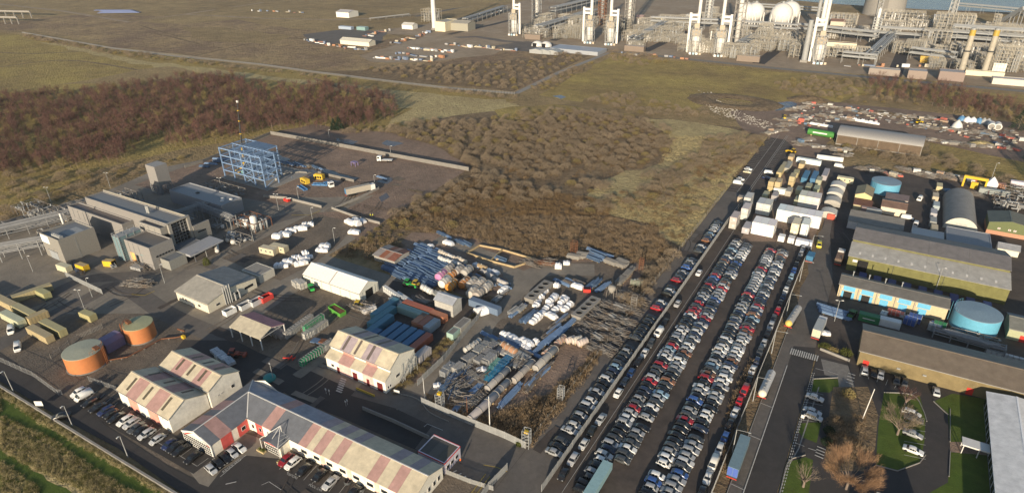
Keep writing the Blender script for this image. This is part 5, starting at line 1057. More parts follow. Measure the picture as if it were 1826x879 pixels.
for n, c, kd, p, rz_, lb_ in [('white',W_,'van',(-233.1,63.5),-25,'white van beside the cream container compound'),('white',W_,'van',(-220.5,59.8),-25,'white van parked nearest the left edge of the photo'),('black',K,'saloon',(-175.2,50.1),-130,'black saloon pulled up on the dark access road'),
     ('white',W_,'van',(-57.1,311.1),0,'white van alone in the empty bays, lowest'),('white',W_,'hatchback',(-57.4,317.0),0,'white hatchback in the empty bays just above the lone van'),('cream',(.6,.55,.4),'hatchback',(-56.8,329.1),0,'cream hatchback in the empty car park bays'),('white',W_,'hatchback',(-57.3,333.6),0,'white hatchback uppermost in the empty bays'),
     ('white',W_,'van',(-46.7,332.9),0,'white van on the right side of the empty car park'),('navy',NV,'saloon',(-46.2,325.0),0,'navy saloon below the white van near the cream containers'),('yellow',(.5,.45,.04),'van',(-12.6,258.9),-85,'black and yellow van heading down the main road'),
     ('white',W_,'van',(20.9,332.1),80,'white van in the shaded yard left of the cabins'),('white',W_,'van',(20.1,299.6),85,'white van with a flat bed parked above the green warehouse'),('white',W_,'van',(16.7,305.5),-5,'white pickup beside the cream store'),('white',W_,'van',(-16.8,360.8),-8,'white flatbed parked at the road near the scrap yard')]:
    put_car(kd, n, c, p[0], p[1], R(rz_), lb_, None, 1)
# the farthest cars of the rows, past the number one can pick apart
allm = MB(); cols = []
for kd, c, x, y, rz_ in REST:
    mb, g, sides, hw, h = car_body(kd, 4.2, 1.76); mi = min(range(len(PAL)), key=lambda k: sum((PAL[k][1][q]-c[q])**2 for q in range(3)))
    cs, sn = math.cos(rz_), math.sin(rz_); tr_ = lambda vs: [(x+v[0]*cs-v[1]*sn, y+v[0]*sn+v[1]*cs, v[2]+.2) for v in vs]
    allm.add(tr_(mb.v), mb.f, mi, True)
    for q in list(g.values())+sides:
        for p in q: allm.add(tr_(p), [(0,1,2,3)], len(PAL))
pm_ = []
for n, c, w2 in PAL: pm_.append(mat('far_paint_'+n.replace(' ','_'), c, 0.28, var=0, spec=.6))
tag(allm.obj('parked_cars', [m.name for m in pm_]+['glass']), 'cars packed at the far ends of the car park rows below the white cabins', 'cars', kind='stuff')

# lorries and trailers
def trailer(label, p, rz, L, col, end, tank=False, tractor=None, name='trailer', hh=3.9):
    t = thing(name, label, 'lorry', (p[0], p[1], .2), rz)
    if tank:
        MB().tube((0,0,2.0),(L,0,2.0),1.15,20).obj('tank_barrel', 'painted_steel', t, color=col); MB().sphere((0,0,2.0),1.14,14,8,0).obj('tank_end', 'painted_steel', t, color=end)
        MB().box(.5,-.3,3.1,L-.5,.3,3.2).obj('walkway', 'galvanised', t)
        for k in range(4): MB().tube((1.5+k*L/5,0,3.1),(1.5+k*L/5,0,3.35),.3,10).obj('hatch', 'galvanised', t)
    else:
        B(0,-1.22,1.15,L,1.22,hh).obj('box_body', 'paint', t, color=col)
        for s_ in (-1,1): B(-.06,min(s_*1.18,s_*.04),1.25,-.005,max(s_*1.18,s_*.04),hh-.1).obj('rear_door', 'paint', t, color=end)
        for k in range(6): B(L*(k+.5)/6,-1.0,hh+.003,L*(k+.5)/6+.06,1.0,hh+.02).obj('roof_rib', 'painted_steel', t, color=tuple(c*.9 for c in col))
    B(0,-1.1,.75,L,1.1,1.1).obj('chassis', 'dark_steel', t); B(-.12,-1.2,.55,-.02,1.2,.75).obj('bumper', 'red_paint', t)
    for x in (1.4, 2.7, 4.0):
        for s_ in (-1,1): MB().tube((x,s_*.8,.5),(x,s_*1.2,.5),.5,12).obj('wheel', 'tyre', t)
    if tractor:
        B(L-.2,-1.2,.8,L+2.2,1.2,3.6).obj('cab', 'paint', t, color=tractor); B(L+2.2,-1.0,2.0,L+2.24,1.0,3.2).obj('windscreen', 'glass', t)
        for x in (L-1.5, L+1.4):
            for s_ in (-1,1): MB().tube((x,s_*.8,.5),(x,s_*1.2,.5),.5,12).obj('wheel', 'tyre', t)
    return t
trailer('long grey-blue box trailer with blue rear doors in the lay-by', (-12.8,119.8), R(90), 12.2, (.17,.25,.29), (.07,.12,.38))
trailer('polished tanker trailer with a cream end and red bumper in the lay-by', (-12.8,152.9), R(88), 10.5, (.42,.43,.44), (.7,.64,.5), True)
trailer('polished tanker with a yellow rear end in the road under the lamps', (-12.8,192.3), R(84), 11, (.33,.33,.33), (.6,.45,.12), True)
trailer('pale grey box lorry with cream rear standing on the main road', (-4.3,189.7), R(86), 7.5, (.36,.38,.38), (.55,.48,.36), False, (.6,.6,.6))
trailer('grey-topped curtain-side lorry with a blue rear in the frame yard', (-217.9,203.3), R(62), 12.5, (.36,.33,.28), (.07,.2,.38), False, (.66,.66,.63))
trailer('light blue container body set down at the end of the first double row', (-39.3,96.0), R(90), 11.5, (.27,.42,.44), (.3,.4,.4), hh=3.2)
trailer('brown open-topped lorry parked before the green warehouse', (-4.3,244.9), R(88), 6.5, (.2,.13,.09), (.12,.09,.07), False, (.5,.5,.5), hh=3.0)
trailer('small blue trailer beside the roadside fence', (-14.0,241.9), R(87), 4.5, (.05,.16,.28), (.05,.16,.28), hh=3.0)
def rigid(label, p, rz, bed, cab=(.72,.72,.70)):
    t = thing('flatbed_lorry', label, 'lorry', (p[0],p[1],.2), rz)
    B(0,-1.2,.9,6,1.2,1.2).obj('bed', 'painted_steel', t, color=bed); B(6.2,-1.2,.6,8.4,1.2,3.2).obj('cab', 'paint', t, color=cab); B(8.41,-1.0,1.9,8.44,1.0,2.9).obj('windscreen', 'glass', t)
    for s_ in (-1,1): B(6.9,min(s_*1.205,s_*1.23),1.9,8.2,max(s_*1.205,s_*1.23),2.8).obj('side_window', 'glass', t)
    B(5.9,-1.1,1.2,6.15,1.1,2.8).obj('headboard', 'dark_steel', t)
    for x in (1.2, 2.4, 7.2):
        for s_ in (-1,1): MB().tube((x,s_*.8,.5),(x,s_*1.2,.5),.5,12).obj('wheel', 'tyre', t)
    return t
rigid('white lorry with a blue bed in the walled frame yard', (-239.1,210.7), R(-22), (.06,.18,.36))
rigid('white short lorry alone by the far yard wall', (-230.6,252.7), R(205), (.6,.6,.58))
def digger(label, p, rz, col, cat='tractor'):
    t = thing('site_vehicle', label, cat, (p[0],p[1],.15), rz)
    B(-1.6,-.8,.7,1.6,.8,1.5).obj('chassis', 'painted_steel', t, color=col); B(-.9,-.75,1.5,.4,.75,2.6).obj('cab', 'glass', t); B(-1.0,-.8,2.6,.5,.8,2.7).obj('roof', 'painted_steel', t, color=col)
    MB().beam((1.0,.5,1.3),(3.2,.5,1.0),.25).beam((1.0,-.5,1.3),(3.2,-.5,1.0),.25).box(3.1,-1.0,.3,3.8,1.0,1.1).obj('bucket', 'painted_steel', t, color=col)
    for x, r_ in ((-1.0,.75),(1.1,.6)):
        for s_ in (-1,1): MB().tube((x,s_*.75,r_),(x,s_*1.15,r_),r_,12).obj('wheel', 'tyre', t)
    return t
digger('bright green tractor with a front loader before the white tent', (-165.8,131.9), R(150), (.04,.38,.08))
digger('yellow loader between the rubble heap and the white tent door', (-143.0,132.0), R(20), (.6,.42,.03))
digger('green machine half hidden behind silver cages', (-137.5,152.1), R(10), (.03,.28,.06)); digger('small yellow loader next to the green machine', (-134.9,153.1), R(190), (.5,.34,.04))
digger('red forklift in the dark yard behind the tall striped hall', (-157.3,91.9), R(30), (.3,.08,.05), 'forklift'); digger('green machine in the bay unit yard', (4.1,209.5), R(80), (.05,.14,.05))
digger('yellow dump truck tipping by the blue and cream containers', (-41.9,372.5), R(160), (.62,.40,.02), 'dumper'); digger('yellow excavator in the scrap yard', (-58.4,440.7), R(100), (.62,.42,.02), 'digger'); digger('yellow excavator on the far scrap yard track', (16.6,469.7), R(60), (.6,.42,.02), 'digger')
for c_ in CARS.values(): drop(c_)

# ================================================================ fences, lamps, masts
def fence(label, pts, hh=2.4, pitch=2.75, m='galvanised', npale=15, pw=.10, name='palisade_fence', col=None, solid=False, postw=.1, bars=True):
    t = thing(name, label, 'fence', (pts[0][0], pts[0][1], 0)); o = pts[0]
    d0 = MB()
    if solid: d0.box(0,-.05,0,pitch-.12,.05,hh)
    else:
        for k in range(npale): x = (k+.5)*(pitch-.1)/npale; d0.box(x-pw/2,-.012,.05,x+pw/2,.012,hh)
        for z in (.4, hh-.5): d0.box(0,.014,z-.03,pitch-.08,.04,z+.03)
    me = d0.mesh('fence_panel', [m]); pme = MB().box(-postw/2,-postw/2,0,postw/2,postw/2,hh+.12).mesh('post', [m])
    for a, b in zip(pts, pts[1:]):
        d = math.hypot(b[0]-a[0], b[1]-a[1]); n = max(1, round(d/pitch)); an = math.atan2(b[1]-a[1], b[0]-a[0])
        for k in range(n):
            q = lerp(a, b, k/n)
            for nm, mm in (('fence_panel', me), ('post', pme)):
                ob = bpy.data.objects.new(nm, mm); C.objects.link(ob); ob.parent = t; ob.location = (q[0]-o[0], q[1]-o[1], 0); ob.rotation_euler = (0,0,an)
                if nm == 'fence_panel': ob.scale = (d/n/pitch, 1, 1)
                if nm == 'fence_panel' and not solid: ob.location[0] += .06*math.cos(an); ob.location[1] += .06*math.sin(an)
                if col: ob.color = (*col, 1)
    return t
fence('long pale palisade fence dividing the storage car park lengthwise', [(-50.1,94),(-50.1,266)], 2.4, 2.75, npale=17, pw=.125)
fence('roadside mesh fence along the right edge of the car park', [(-15.6,84),(-15.6,262)], 2.2, 3.2, 'grey_steel', 12, .07)
fence('pale palisade fence along the front boundary of the storage yard', [(-93.5,104.0),(-80.5,103.9),(-66.6,104.3),(-60.0,104.0)], 2.4, 2.75, npale=16, pw=.12)
fence('palisade fence along the right boundary of the scrub site', [(-60.2,104),(-60.2,300)], 1.9, 4.0, 'concrete_dark', 3, .05)
fence('grey fence between the yard track and the depot of sheds', [(-99.2,109.5),(-99.6,122.2),(-103.7,150.9)], 2.3, 2.75, npale=13, pw=.11)
fence('short angled palisade fence by the gatehouse entrance', [(-60.5,95.6),(-61.2,88.4),(-61.0,83.3)], 2.4, 2.75, npale=15, pw=.11)
fence('low white fence joining gatehouse and car park corner', [(-72.6,87.1),(-66.0,87.6),(-60.0,88.6)], 1.6, 2.75, npale=13, pw=.12)
fence('wire mesh fence running along the near edge of the tank compound', [(-218.4,53.7),(-201.3,55.2),(-185.8,54.6),(-185.1,55.3)], 2.2, 3.0, 'grey_steel', 11, .05)
fence('wire mesh fence between tank compound and staff parking', [(-184.5,62.5),(-173.0,64.2)], 2.0, 3.0, 'grey_steel', 11, .05)
fence('concrete-post fence behind the orange tanks', [(-205.9,62.5),(-209.4,72.4),(-208.6,80.2)], 1.9, 3.2, 'concrete', 9, .1)
fence('silver lattice railing along the edge of the concrete apron', [(-256,92.5),(-230.6,92.3)], 2.2, 2.8, npale=17, pw=.11)
def wall(label, pts, hh, m='concrete', name='yard_wall', w2=.4):
    t = thing(name, label, 'wall', (pts[0][0], pts[0][1], 0)); o = pts[0]; n_ = 0
    for a, b in zip(pts, pts[1:]):
        d = math.hypot(b[0]-a[0], b[1]-a[1]); n = max(1, round(d/6)); 
        for k in range(n):
            p, q = lerp(a,b,k/n), lerp(a,b,(k+1)/n-.03/d); MB().prism([(c[0]-o[0],c[1]-o[1]) for c in strip([p,q],w2)],0,hh-(.02 if k % 2 else 0)).obj('wall_panel', m, t)
    return t
wall('long pale concrete panel wall behind the frame yard', [(-331.8,254.7),(-278.2,257.7),(-236.2,259.2),(-185.5,261.6)], 2.2, 'concrete_dark')
wall('concrete wall running down from the wall corner towards the plant', [(-332.2,254.5),(-327.4,224.8),(-323.7,200.3),(-324.4,189.7)], 1.6, 'concrete_dark')
wall('low concrete wall behind the yellow skips in the frame yard', [(-253.3,219.3),(-227.9,219.6)], 1.5, 'concrete_dark')
wall('low concrete wall curving round the grey curtain-side lorry', [(-211.7,189.9),(-210.4,204.3),(-210.1,218.3),(-215.1,220.6)], 1.3)
wall('low concrete wall left of the frame yard gate', [(-252.8,182.9),(-241.5,186.9),(-218.2,187.7)], 1.3)
wall('low concrete wall right of the frame yard gate', [(-213.1,189.1),(-194.7,187.3),(-182.3,187.6)], 1.2)
wall('short low wall by the white tower yard', [(-268.7,207.9),(-262.9,215.0),(-258.5,216.4)], 1.0)
wall('thin white-topped wall across the dark yard behind the long office', [(-106.1,94.0),(-95.9,94.4),(-83.3,94.3)], 1.2, 'concrete', w2=.3)
wall('yellow-edged low wall by the pink hall corner', [(-113.6,99.5),(-106.9,99.7)], .7, 'yellow_line', w2=.3)
wall('low block wall by the shaded green planting', [(-2.1,185.3),(6.4,183.4)], .9, 'concrete', w2=.4)
# field boundary: pale fence along the service road, beyond the wood
ff = thing('field_fence', 'pale field fence along the service road beyond the birch wood', 'fence', (0,0,0)); fm = MB()
P_ = [(-938.4,389.8),(-726.6,379.9),(-514.7,395.5),(-441.9,395.8),(-361.6,399.5),(-301.6,403.1),(-246.7,414.1)]
for a, b in zip(P_, P_[1:]):
    d = math.hypot(b[0]-a[0],b[1]-a[1]); n = int(d/1.2)
    for k in range(n): q = lerp(a,b,k/n); fm.box(q[0]-.25,q[1]-.05,0,q[0]+.25,q[1]+.05,2.1)
fm.obj('pale', 'concrete_dark', ff)['kind'] = 'stuff'
lampn = [0]
def lamp(label, p, hh, arm=None, double=False, m='galvanised', r_=.09, head='white_paint'):
    t = thing('street_lamp', label, 'lamp post', (p[0],p[1],0), 0, 'lamp posts')
    MB().tube((0,0,0),(0,0,hh),r_*1.3,8,0,r_*.8).obj('post', m, t)
    for a in ([arm] if arm else [])+([(-arm[0],-arm[1])] if double and arm else []):
        MB().beam((0,0,hh-.05),(a[0],a[1],hh+.15),.08).obj('arm', m, t); l_ = math.hypot(*a); u = (a[0]/l_,a[1]/l_)
        MB().prism(strip([(a[0],a[1]),(a[0]+u[0]*.7,a[1]+u[1]*.7)],.3),hh+.08,hh+.24).obj('lamp_head', head, t)
    return t
lamp('slim lamp post standing at the left end of the dark access road', (-199.0,48.8), 7.5, (.1,-.3), r_=.11); lamp('slim lamp post by the access road near the black saloon', (-169.6,49.9), 7.0, (.1,-.3), r_=.11); lamp('slim lamp post on the access road verge below the staff bays', (-145.7,51.0), 7.0, (.1,-.3), r_=.11)
lamp('tall bright white mast just inside the front yard fence', (-71.5,104.9), 11.5, r_=.12, m='white_paint'); lamp('brown pole beside the gate in the front yard fence', (-79.4,106.0), 7, r_=.08, m='rust'); lamp('white pole at the yard gate by the track', (-94.0,106.1), 7.5, r_=.08, m='white_paint')
lamp('lamp post in the dark yard over the teal cover', (-137.6,90.2), 5.5, (-.4,.2))
LP = [('twin lamp by the pipe clusters at the field fence',(-337.8,127.5),8,1),('twin lamp beside the teal trailers behind the main hall',(-332.1,152.9),8,1),('twin-headed lamp before the low grey hall',(-277.7,178.1),7,1),('lamp beside the parked lorries in the frame yard',(-234.4,188.5),7,0),('lamp at the end of the curving low wall',(-212.8,218.5),7,0),('lamp standing at the far yard wall',(-237.6,259.5),6,0),('lamp on the muddy strip beyond the wall',(-294.0,267.5),5,0),('twin lamp by the shaded wall below the frame',(-234.0,175.9),8,1),('lamp by white wrapped plant on the gravel',(-210.2,174.5),7,0),('lamp next to the boundary weeds by wrapped drums',(-186.3,164.0),7,0),('lamp at the plant apron road',(-218.2,108.4),8,0),('lamp in the concrete apron left of the plant',(-271.3,88.0),7,0),('lamp between the silver railing and containers',(-231.9,89.2),8,0),('twin lamp leaning over the cream containers',(-223.8,82.5),9,1),('lamp by the silver ducts',(-217.9,148.5),7,0),
      ('tall lamp in the yard behind the bay units',(28.0,243.0),9,0),('tall lamp at the far right by the white tent',(50.6,377.0),9,0),('floodlight mast at the bay unit entrance',(-0.3,204.4),8,1)]
for lb_, p, hh, dbl in LP: lamp(lb_, p, hh, (.5,.2), bool(dbl))
for i, y in enumerate((106,128,151,176,200,226,250)): lamp(f'curved road lamp on the roadside fence, {ordn(i+1)} from the near end', (-14.6,y), 8.5, (2.6,.2), r_=.11, head='galvanised')
# lattice towers holding lights and old plant in the storage yard
def lattice(name, label, p, w2, hh, m, cat='lattice tower', steps=5, group=None, th=.12):
    t = thing(name, label, cat, (p[0],p[1],0), R(8), group); mb = MB(); h2 = w2/2
    for x, y in ((-h2,-h2),(h2,-h2),(h2,h2),(-h2,h2)): mb.beam((x,y,0),(x,y,hh),th)
    for k in range(steps+1):
        z = hh*k/steps
        for a, b in (((-h2,-h2),(h2,-h2)),((h2,-h2),(h2,h2)),((h2,h2),(-h2,h2)),((-h2,h2),(-h2,-h2))):
            mb.beam((*a,z),(*b,z),th*.8)
            if k < steps: mb.beam((*a,z),(*b,z+hh/steps),th*.6)
    mb.obj('frame', m, t); return t
l_ = lattice('lattice_tower','small lattice tower with yellow top behind the yard fence, left one',(-87.7,105.0),1.8,5.5,'galvanised'); B(-.5,-.5,5.0,.5,.5,5.8).obj('top_box','yellow_paint',l_)
l_ = lattice('lattice_tower','small lattice tower with yellow box at the front yard corner',(-60.4,104.9),1.8,5.5,'galvanised'); B(-.5,-.5,4.6,.5,.5,5.2).obj('top_box','yellow_paint',l_)
lattice('lattice_tower','grey lattice tower in the weeds at the car park boundary',(-60.8,124.8),1.6,4.6,'galvanised'); lattice('lattice_tower','orange-brown lattice tower by scrub at the top of the yard',(-67.8,205.3),1.5,5,'rust'); lattice('lattice_tower','rusty lattice tower near the pale stacks at the scrub edge',(-95.3,203.7),2.2,6,'rust'); lattice('lattice_tower','rusty lattice frame beside scrap steel and car park',(-60.4,178.9),1.8,5,'scrap_steel')
# signs
def sign(label, p, w2, hh, z, m, rz=0, cat='sign'):
    t = thing('sign', label, cat, (p[0],p[1],0), rz); B(-w2/2,-.04,z,w2/2,.04,z+hh).obj('board', m, t)
    for s_ in (-.4,.4): MB().tube((s_*w2,0.06,0),(s_*w2,.06,z+hh),.05,6).obj('post', 'galvanised', t)
sign('white signboard on the grass edge of the access road', (-184.8,49.2), 2.2, 1.6, .8, 'white_paint', R(30)); sign('white sign board at the office roadside lawn', (-1.7,150.1), .8, 1.0, .6, 'white_paint'); sign('small white sign at the yard gate', (-102.2,103.8), 1.8, 1.0, .4, 'white_paint', R(10))
for i, p in enumerate([(-119.7,93.7),(-118.5,93.8),(-111.1,92.7),(-111.1,93.3)]):
    t = thing('traffic_sign', f'small white road sign by the crossing in the dark yard, {ordn(i+1)} from the left', 'sign', (p[0],p[1],0)); MB().tube((0,0,0),(0,0,1.8),.04,6).obj('post','white_paint',t); B(-.25,-.03,1.4,.25,.03,2.0).obj('plate','white_paint',t)
t = thing('flagpole', 'long white flagpole standing in the bare office planting bed', 'pole', (*(12.1,158.6),0)); MB().tube((0,0,0),(.6,.4,10),.14,8,0,.1).obj('pole','white_paint',t)
# people
def person(label, p, rz, top, stride=.16):
    t = thing('person', label, 'person', (p[0],p[1],.2), rz); me = bpy.data.meshes.new('person_body')
    V = [(0,0,.95),(0,0,1.2),(0,0,1.42),(0,0,1.52),(.02,0,1.66),(.02,0,1.76),(0,.2,1.42),(.03,.27,1.15),(.12,.25,.92),(0,-.2,1.42),(-.03,-.27,1.15),(-.08,-.26,.92),(0,.1,.9),(stride,.1,.5),(stride*.9,.1,.08),(stride+.14,.1,.03),(0,-.1,.9),(-stride*.4,-.1,.5),(-stride*1.2,-.1,.09),(-stride*1.2+.15,-.1,.03)]
    E = [(0,1),(1,2),(2,3),(3,4),(4,5),(2,6),(6,7),(7,8),(2,9),(9,10),(10,11),(0,12),(12,13),(13,14),(14,15),(0,16),(16,17),(17,18),(18,19)]
    me.from_pydata(V, E, []); o = bpy.data.objects.new('body', me); C.objects.link(o); o.parent = t
    md = o.modifiers.new('skin','SKIN'); rad = [.15,.15,.17,.07,.1,.085,.07,.055,.045,.07,.055,.045,.1,.075,.055,.045,.1,.075,.055,.045]
    for i, r_ in enumerate(rad): me.skin_vertices[0].data[i].radius = (r_, r_)
    me.skin_vertices[0].data[0].use_root = True
    o.modifiers.new('sub','SUBSURF').levels = 1; me.materials.append(M['trousers'])
    MB().lathe([(.17,.95),(.2,1.15),(.23,1.38),(.12,1.5),(.08,1.53)],12).obj('jacket', top, t); MB().sphere((.02,0,1.7),.11,12,8,0,1.25).obj('head', 'skin', t); MB().lathe([(.13,1.74),(.12,1.82),(.01,1.86)],10,0,(.01,0,0)).obj('helmet', 'white_paint', t)
    for s_ in (-1,1): MB().tube((0,s_*.22,1.42),(.03,s_*.28,1.14),.065,8,0,.05).tube((.03,s_*.28,1.14),(.1,s_*.26,.94),.05,8,0,.04).obj('sleeve', top, t)
    return t
person('walker in a yellow hi-vis jacket on mud by the site boundary, left of two', (-190.8,190.9), R(200), 'hivis'); person('walker in a yellow hi-vis jacket on mud by the site boundary, right of two', (-189.9,191.4), R(190), 'hivis', .1)
person('guard in an orange hi-vis jacket at the gatehouse door', (-71.6,91.6), R(0), 'hivis_orange', .05)

# ================================================================ containers and cabins
def make_container(L, W=2.44, H=2.6, name='shipping_container', ribs=True, windows=(), cat='container'):
    t = thing(name, 'container', cat); mb = B(0,0,.12,L,W,H)
    if ribs:
        n = int(L/.9)
        for k in range(n):
            x = (k+.25)*L/n; mb.box(x,-.035,.3,x+L/n*.5,-.002,H-.15); mb.box(x,W+.002,.3,x+L/n*.5,W+.035,H-.15)
    tint(mb.obj('body', 'paint', t)); tint(MB().box(.05,.05,H+.002,L-.05,W-.05,H+.03).obj('roof_sheet', 'painted_steel', t))
    for s_ in (0,1): tint(B(L+.002,.06+s_*W/2,.2,L+.05,W/2-.04+s_*W/2,H-.1).obj('door', 'paint', t))
    for x, z in windows:
        o = B(x,-.06,z,x+.8,-.004,z+.8).obj('window', 'white_paint', t); B(x+.08,-.08,z+.08,x+.72,-.065,z+.72).obj('pane', 'glass', o)
        o = B(-.06,.5+.2,z,-.004,1.5,z+.8).obj('window', 'white_paint', t) if x < 1 else None
    return t
CT = {20: make_container(6.06), 40: make_container(12.2), 'cab': make_container(7.3,2.9,2.7,'site_cabin',False,((.8,1.2),(3.2,1.2),(5.4,1.2)),'cabin'), 'box': make_container(3.0,2.4,2.4,'store_box',False,(),'container')}
SAND = (.40,.34,.19); CRM = (.48,.41,.26); PALE = (.60,.59,.56); GRN = (.33,.34,.22); BLU2 = (.06,.16,.28); GRY = (.33,.33,.32); TEAL = (.09,.20,.22); RST = (.34,.12,.07)
CSN = {SAND:'sandy cream',CRM:'cream',PALE:'white',GRN:'drab green',BLU2:'dark blue',GRY:'grey',TEAL:'teal',RST:'rust-red'}
def put_box(kind, p, rz, col, label, z=.12, group=None):
    return dup(CT[kind], (p[0], p[1], z), rz, label, group, tuple(c*rnd.uniform(.92,1.06) for c in col))
# cream compound at the left: each by its near-left corner, long side along the front
put_box(40, (-227,65.6), R(1), SAND, 'cream container in front, beside its twin below the track'); put_box(40, (-227,69.6), R(1), SAND, 'cream container just behind its twin, left of the orange tanks')
put_box(20, (-221.2,79.3), R(4), SAND, 'short cream container alone beside the leaning lamp'); put_box(20, (-231.3,68.6), R(90), SAND, 'cream container at the near right corner of the cream compound')
put_box(40, (-244.9,65.6), R(1), (.46,.45,.36), 'pale ribbed container behind the parked white van'); put_box(40, (-246.3,69.8), R(1), SAND, 'cream container with rusty slatted roof in the compound front, right half')
put_box(40, (-258.7,69.4), R(1), SAND, 'cream container with green-brown roof in the compound front, left half'); put_box(20, (-250.0,79.3), R(0), SAND, 'cream container at the back right of the compound, long shadow behind')
put_box(40, (-251.5,68.9+3.8), R(78), SAND, 'narrow cream container forming the compound back wall'); put_box(40, (-271,65.5), R(2), SAND, 'cream container at the left edge of the photo')
put_box(20, (-264,93.3), R(6), (.5,.5,.36), 'small cream tank box at the near corner of the grey block')
for k in range(12): pass
t = thing('yellow_skip_row', 'yellow container beside the pipework at the foot of the grey block', 'skip', (-258.5,97.5,0), R(4)); B(0,0,.1,5.2,2.4,2.4).obj('body','yellow_paint',t); B(.2,.2,2.402,5,2.2,2.44).obj('cover','timber',t); B(5.202,.1,.2,5.25,2.3,2.2).obj('door','yellow_paint',t)
t = thing('yellow_skip_row', 'yellow container with dark door below the teal stair tower', 'skip', (-251.5,104.2,0), R(20)); B(0,0,.1,4,2.4,2.4).obj('body','yellow_paint',t); B(4.002,.1,.2,4.04,2.3,2.2).obj('door','black',t); B(.2,.2,2.402,3.8,2.2,2.44).obj('cover','timber',t)
for i, (p, rz_, c, lb_) in enumerate([((-251.7,205.5),-12,(.62,.42,.05),'yellow compressor unit in the frame yard, left one'),((-249.2,212.3),12,(.6,.4,.05),'yellow compressor unit in the frame yard, right one')]):
    t = thing('compressor', lb_, 'compressor', (p[0],p[1],0), R(rz_)); B(0,0,.3,5.2,2.4,2.7).obj('body','painted_steel',t,color=c); B(.5,.4,2.702,4.6,2,2.9).obj('roof_hatch','yellow_paint',t); B(0,-.05,0,5.2,2.45,.28).obj('skid','dark_steel',t)
    for x in (.8,2.2,3.6): B(x,-.05,.8,x+1,-.003,2.0).obj('grille','black',t)
for lb_, p, rz_, c in (('blue steel tray lying left of the yellow compressors',(-249.1,200.8),-18,(.07,.19,.38)),('blue steel tray lying right of the yellow compressors',(-243.7,205.6),24,(.07,.19,.38))):
    t = thing('steel_tray', lb_, 'tray', (p[0],p[1],0), R(rz_)); B(0,0,0,8,2,.3).box(0,0,.3,8,.15,.8).box(0,1.85,.3,8,2,.8).obj('tray','painted_steel',t,color=c)
# depot of blue and rust containers behind the pink hall
dz = .1
for i in range(6): put_box(40 if i else 20, (-124.2+i*3.1, 117.2 if i else 117.2), R(90), BLU2 if i < 5 else RST, f'{"dark blue" if i < 5 else "dark red"} container behind the pink hall, {ordn(i+1)} from the left', dz, 'containers behind the pink hall')
for i in range(3): put_box(40, (-126.6-i*2.6, 119.5+i*4.4), R(90), (.08,.2,.27), f'dark teal container at the left end of the depot row, {ordn(i+1)} from the front', dz)
put_box(40, (-129.5,139.2), R(-1), RST, 'long rust-red container along the back of the depot, left'); put_box(20, (-117.4,138.6), R(-1), (.40,.17,.10), 'short rust-red container along the depot back')
put_box(40, (-129.2,136.2), R(-1), (.19,.29,.30), 'long grey-teal container just before the rust-red one'); put_box(20, (-116.8,131.6), R(90), (.38,.20,.11), 'orange-brown container in the depot middle'); put_box(20, (-114.2,131.4), R(90), (.30,.12,.08), 'red-brown container in the depot middle, right of the orange one'); put_box(20, (-111.6,131.2), R(90), (.30,.34,.36), 'grey-blue container at the right end of the depot middle')
put_box(40, (-110.5,152.0), R(-3), (.14,.18,.27), 'long dark blue tube-like container behind the grey shed')
put_box(20, (-104.8,117.5), R(90), (.4,.38,.34), 'pale container against the rear of the pink hall')
# compound at the top of the car park
def stack(kind, p, rz_, cols, where, lv=1, hh=2.72):
    for k in range(lv):
        c = cols[k % len(cols)]; put_box(kind, p, rz_, c, where+('' if lv == 1 else ', lower one' if k == 0 else ', upper one'), .15+k*hh)
Rr = R(90)
stack('cab', ((-46.9,258.0)[0]+1.4,(-46.9,258.0)[1]), Rr, [(.44,.42,.37)], 'grey-cream cabin with windows at the head of the pale fence', 2)
stack('cab', ((-44.9,269.5)[0]+1.4,(-44.9,269.5)[1]), Rr, [(.52,.51,.48)], 'pale cabin behind the grey-cream stacked pair', 2)
stack('cab', ((-46.7,282.4)[0]+1.4,(-46.7,282.4)[1]), Rr, [(.50,.49,.46)], 'tall white-fronted cabin by the narrow tarmac strip', 2)
stack('box', ((-51.2,288.7)[0]+1.4,(-51.2,288.7)[1]), Rr, [(.42,.34,.26)], 'small brown and cream kiosk beside the parked cars')
stack('cab', ((-40.8,255.9)[0]+1.2,(-40.8,255.9)[1]), Rr, [(.42,.42,.41)], 'grey cabin lorry body above the first double row')
p0 = (-39.1,257.4)
for i in range(3): stack('cab', (p0[0]+2.95*(i+1),p0[1]), Rr, [(.74,.74,.72)], f'white cabin stack facing the car park, {ordn(i+1)} from left', 2)
p1 = (-40.5,278.8)
for i in range(2): stack('cab', (p1[0]+2.95*(i+1)-1.5,p1[1]), Rr, [(.50,.52,.51)], f'grey-roofed cabin behind the white block, {ordn(i+1)} from left', 2)
p2 = (-32.7,275.7)
for i in range(6): stack('cab', (p2[0]+2.95*(i+1),p2[1]), Rr, [(.74,.74,.72)], f'white cabin in the long two-storey block, {ordn(i+1)} from left', 2)
stack('cab', ((-24.4,263.9)[0]+2.6,(-24.4,263.9)[1]), Rr, [(.66,.60,.46)], 'cream-fronted cabin before the long white block', 2); stack('cab', ((-21.0,265.2)[0]+2.8,(-21.0,265.2)[1]), Rr, [(.72,.72,.7)], 'white cabin before the long white block', 2)
stack('box', ((-27.7,255.5)[0]+2.2,(-27.7,255.5)[1]), Rr, [(.74,.74,.72)], 'small white store at the head of the second double row, left'); stack('box', ((-24.0,255.8)[0]+2.2,(-24.0,255.8)[1]), Rr, [(.7,.7,.68)], 'small white store at the head of the second double row, middle')
put_box(20, (-21.1,255.2), 0, (.74,.74,.72), 'white container at the head of the second double row, right')
p3 = (-27.2,297.0)
for i in range(3): stack('cab', (p3[0]+2.95*(i+1),p3[1]), Rr, [(.58,.57,.53)], f'grey-roofed white cabin in the upper block, {ordn(i+1)} from left', 2)
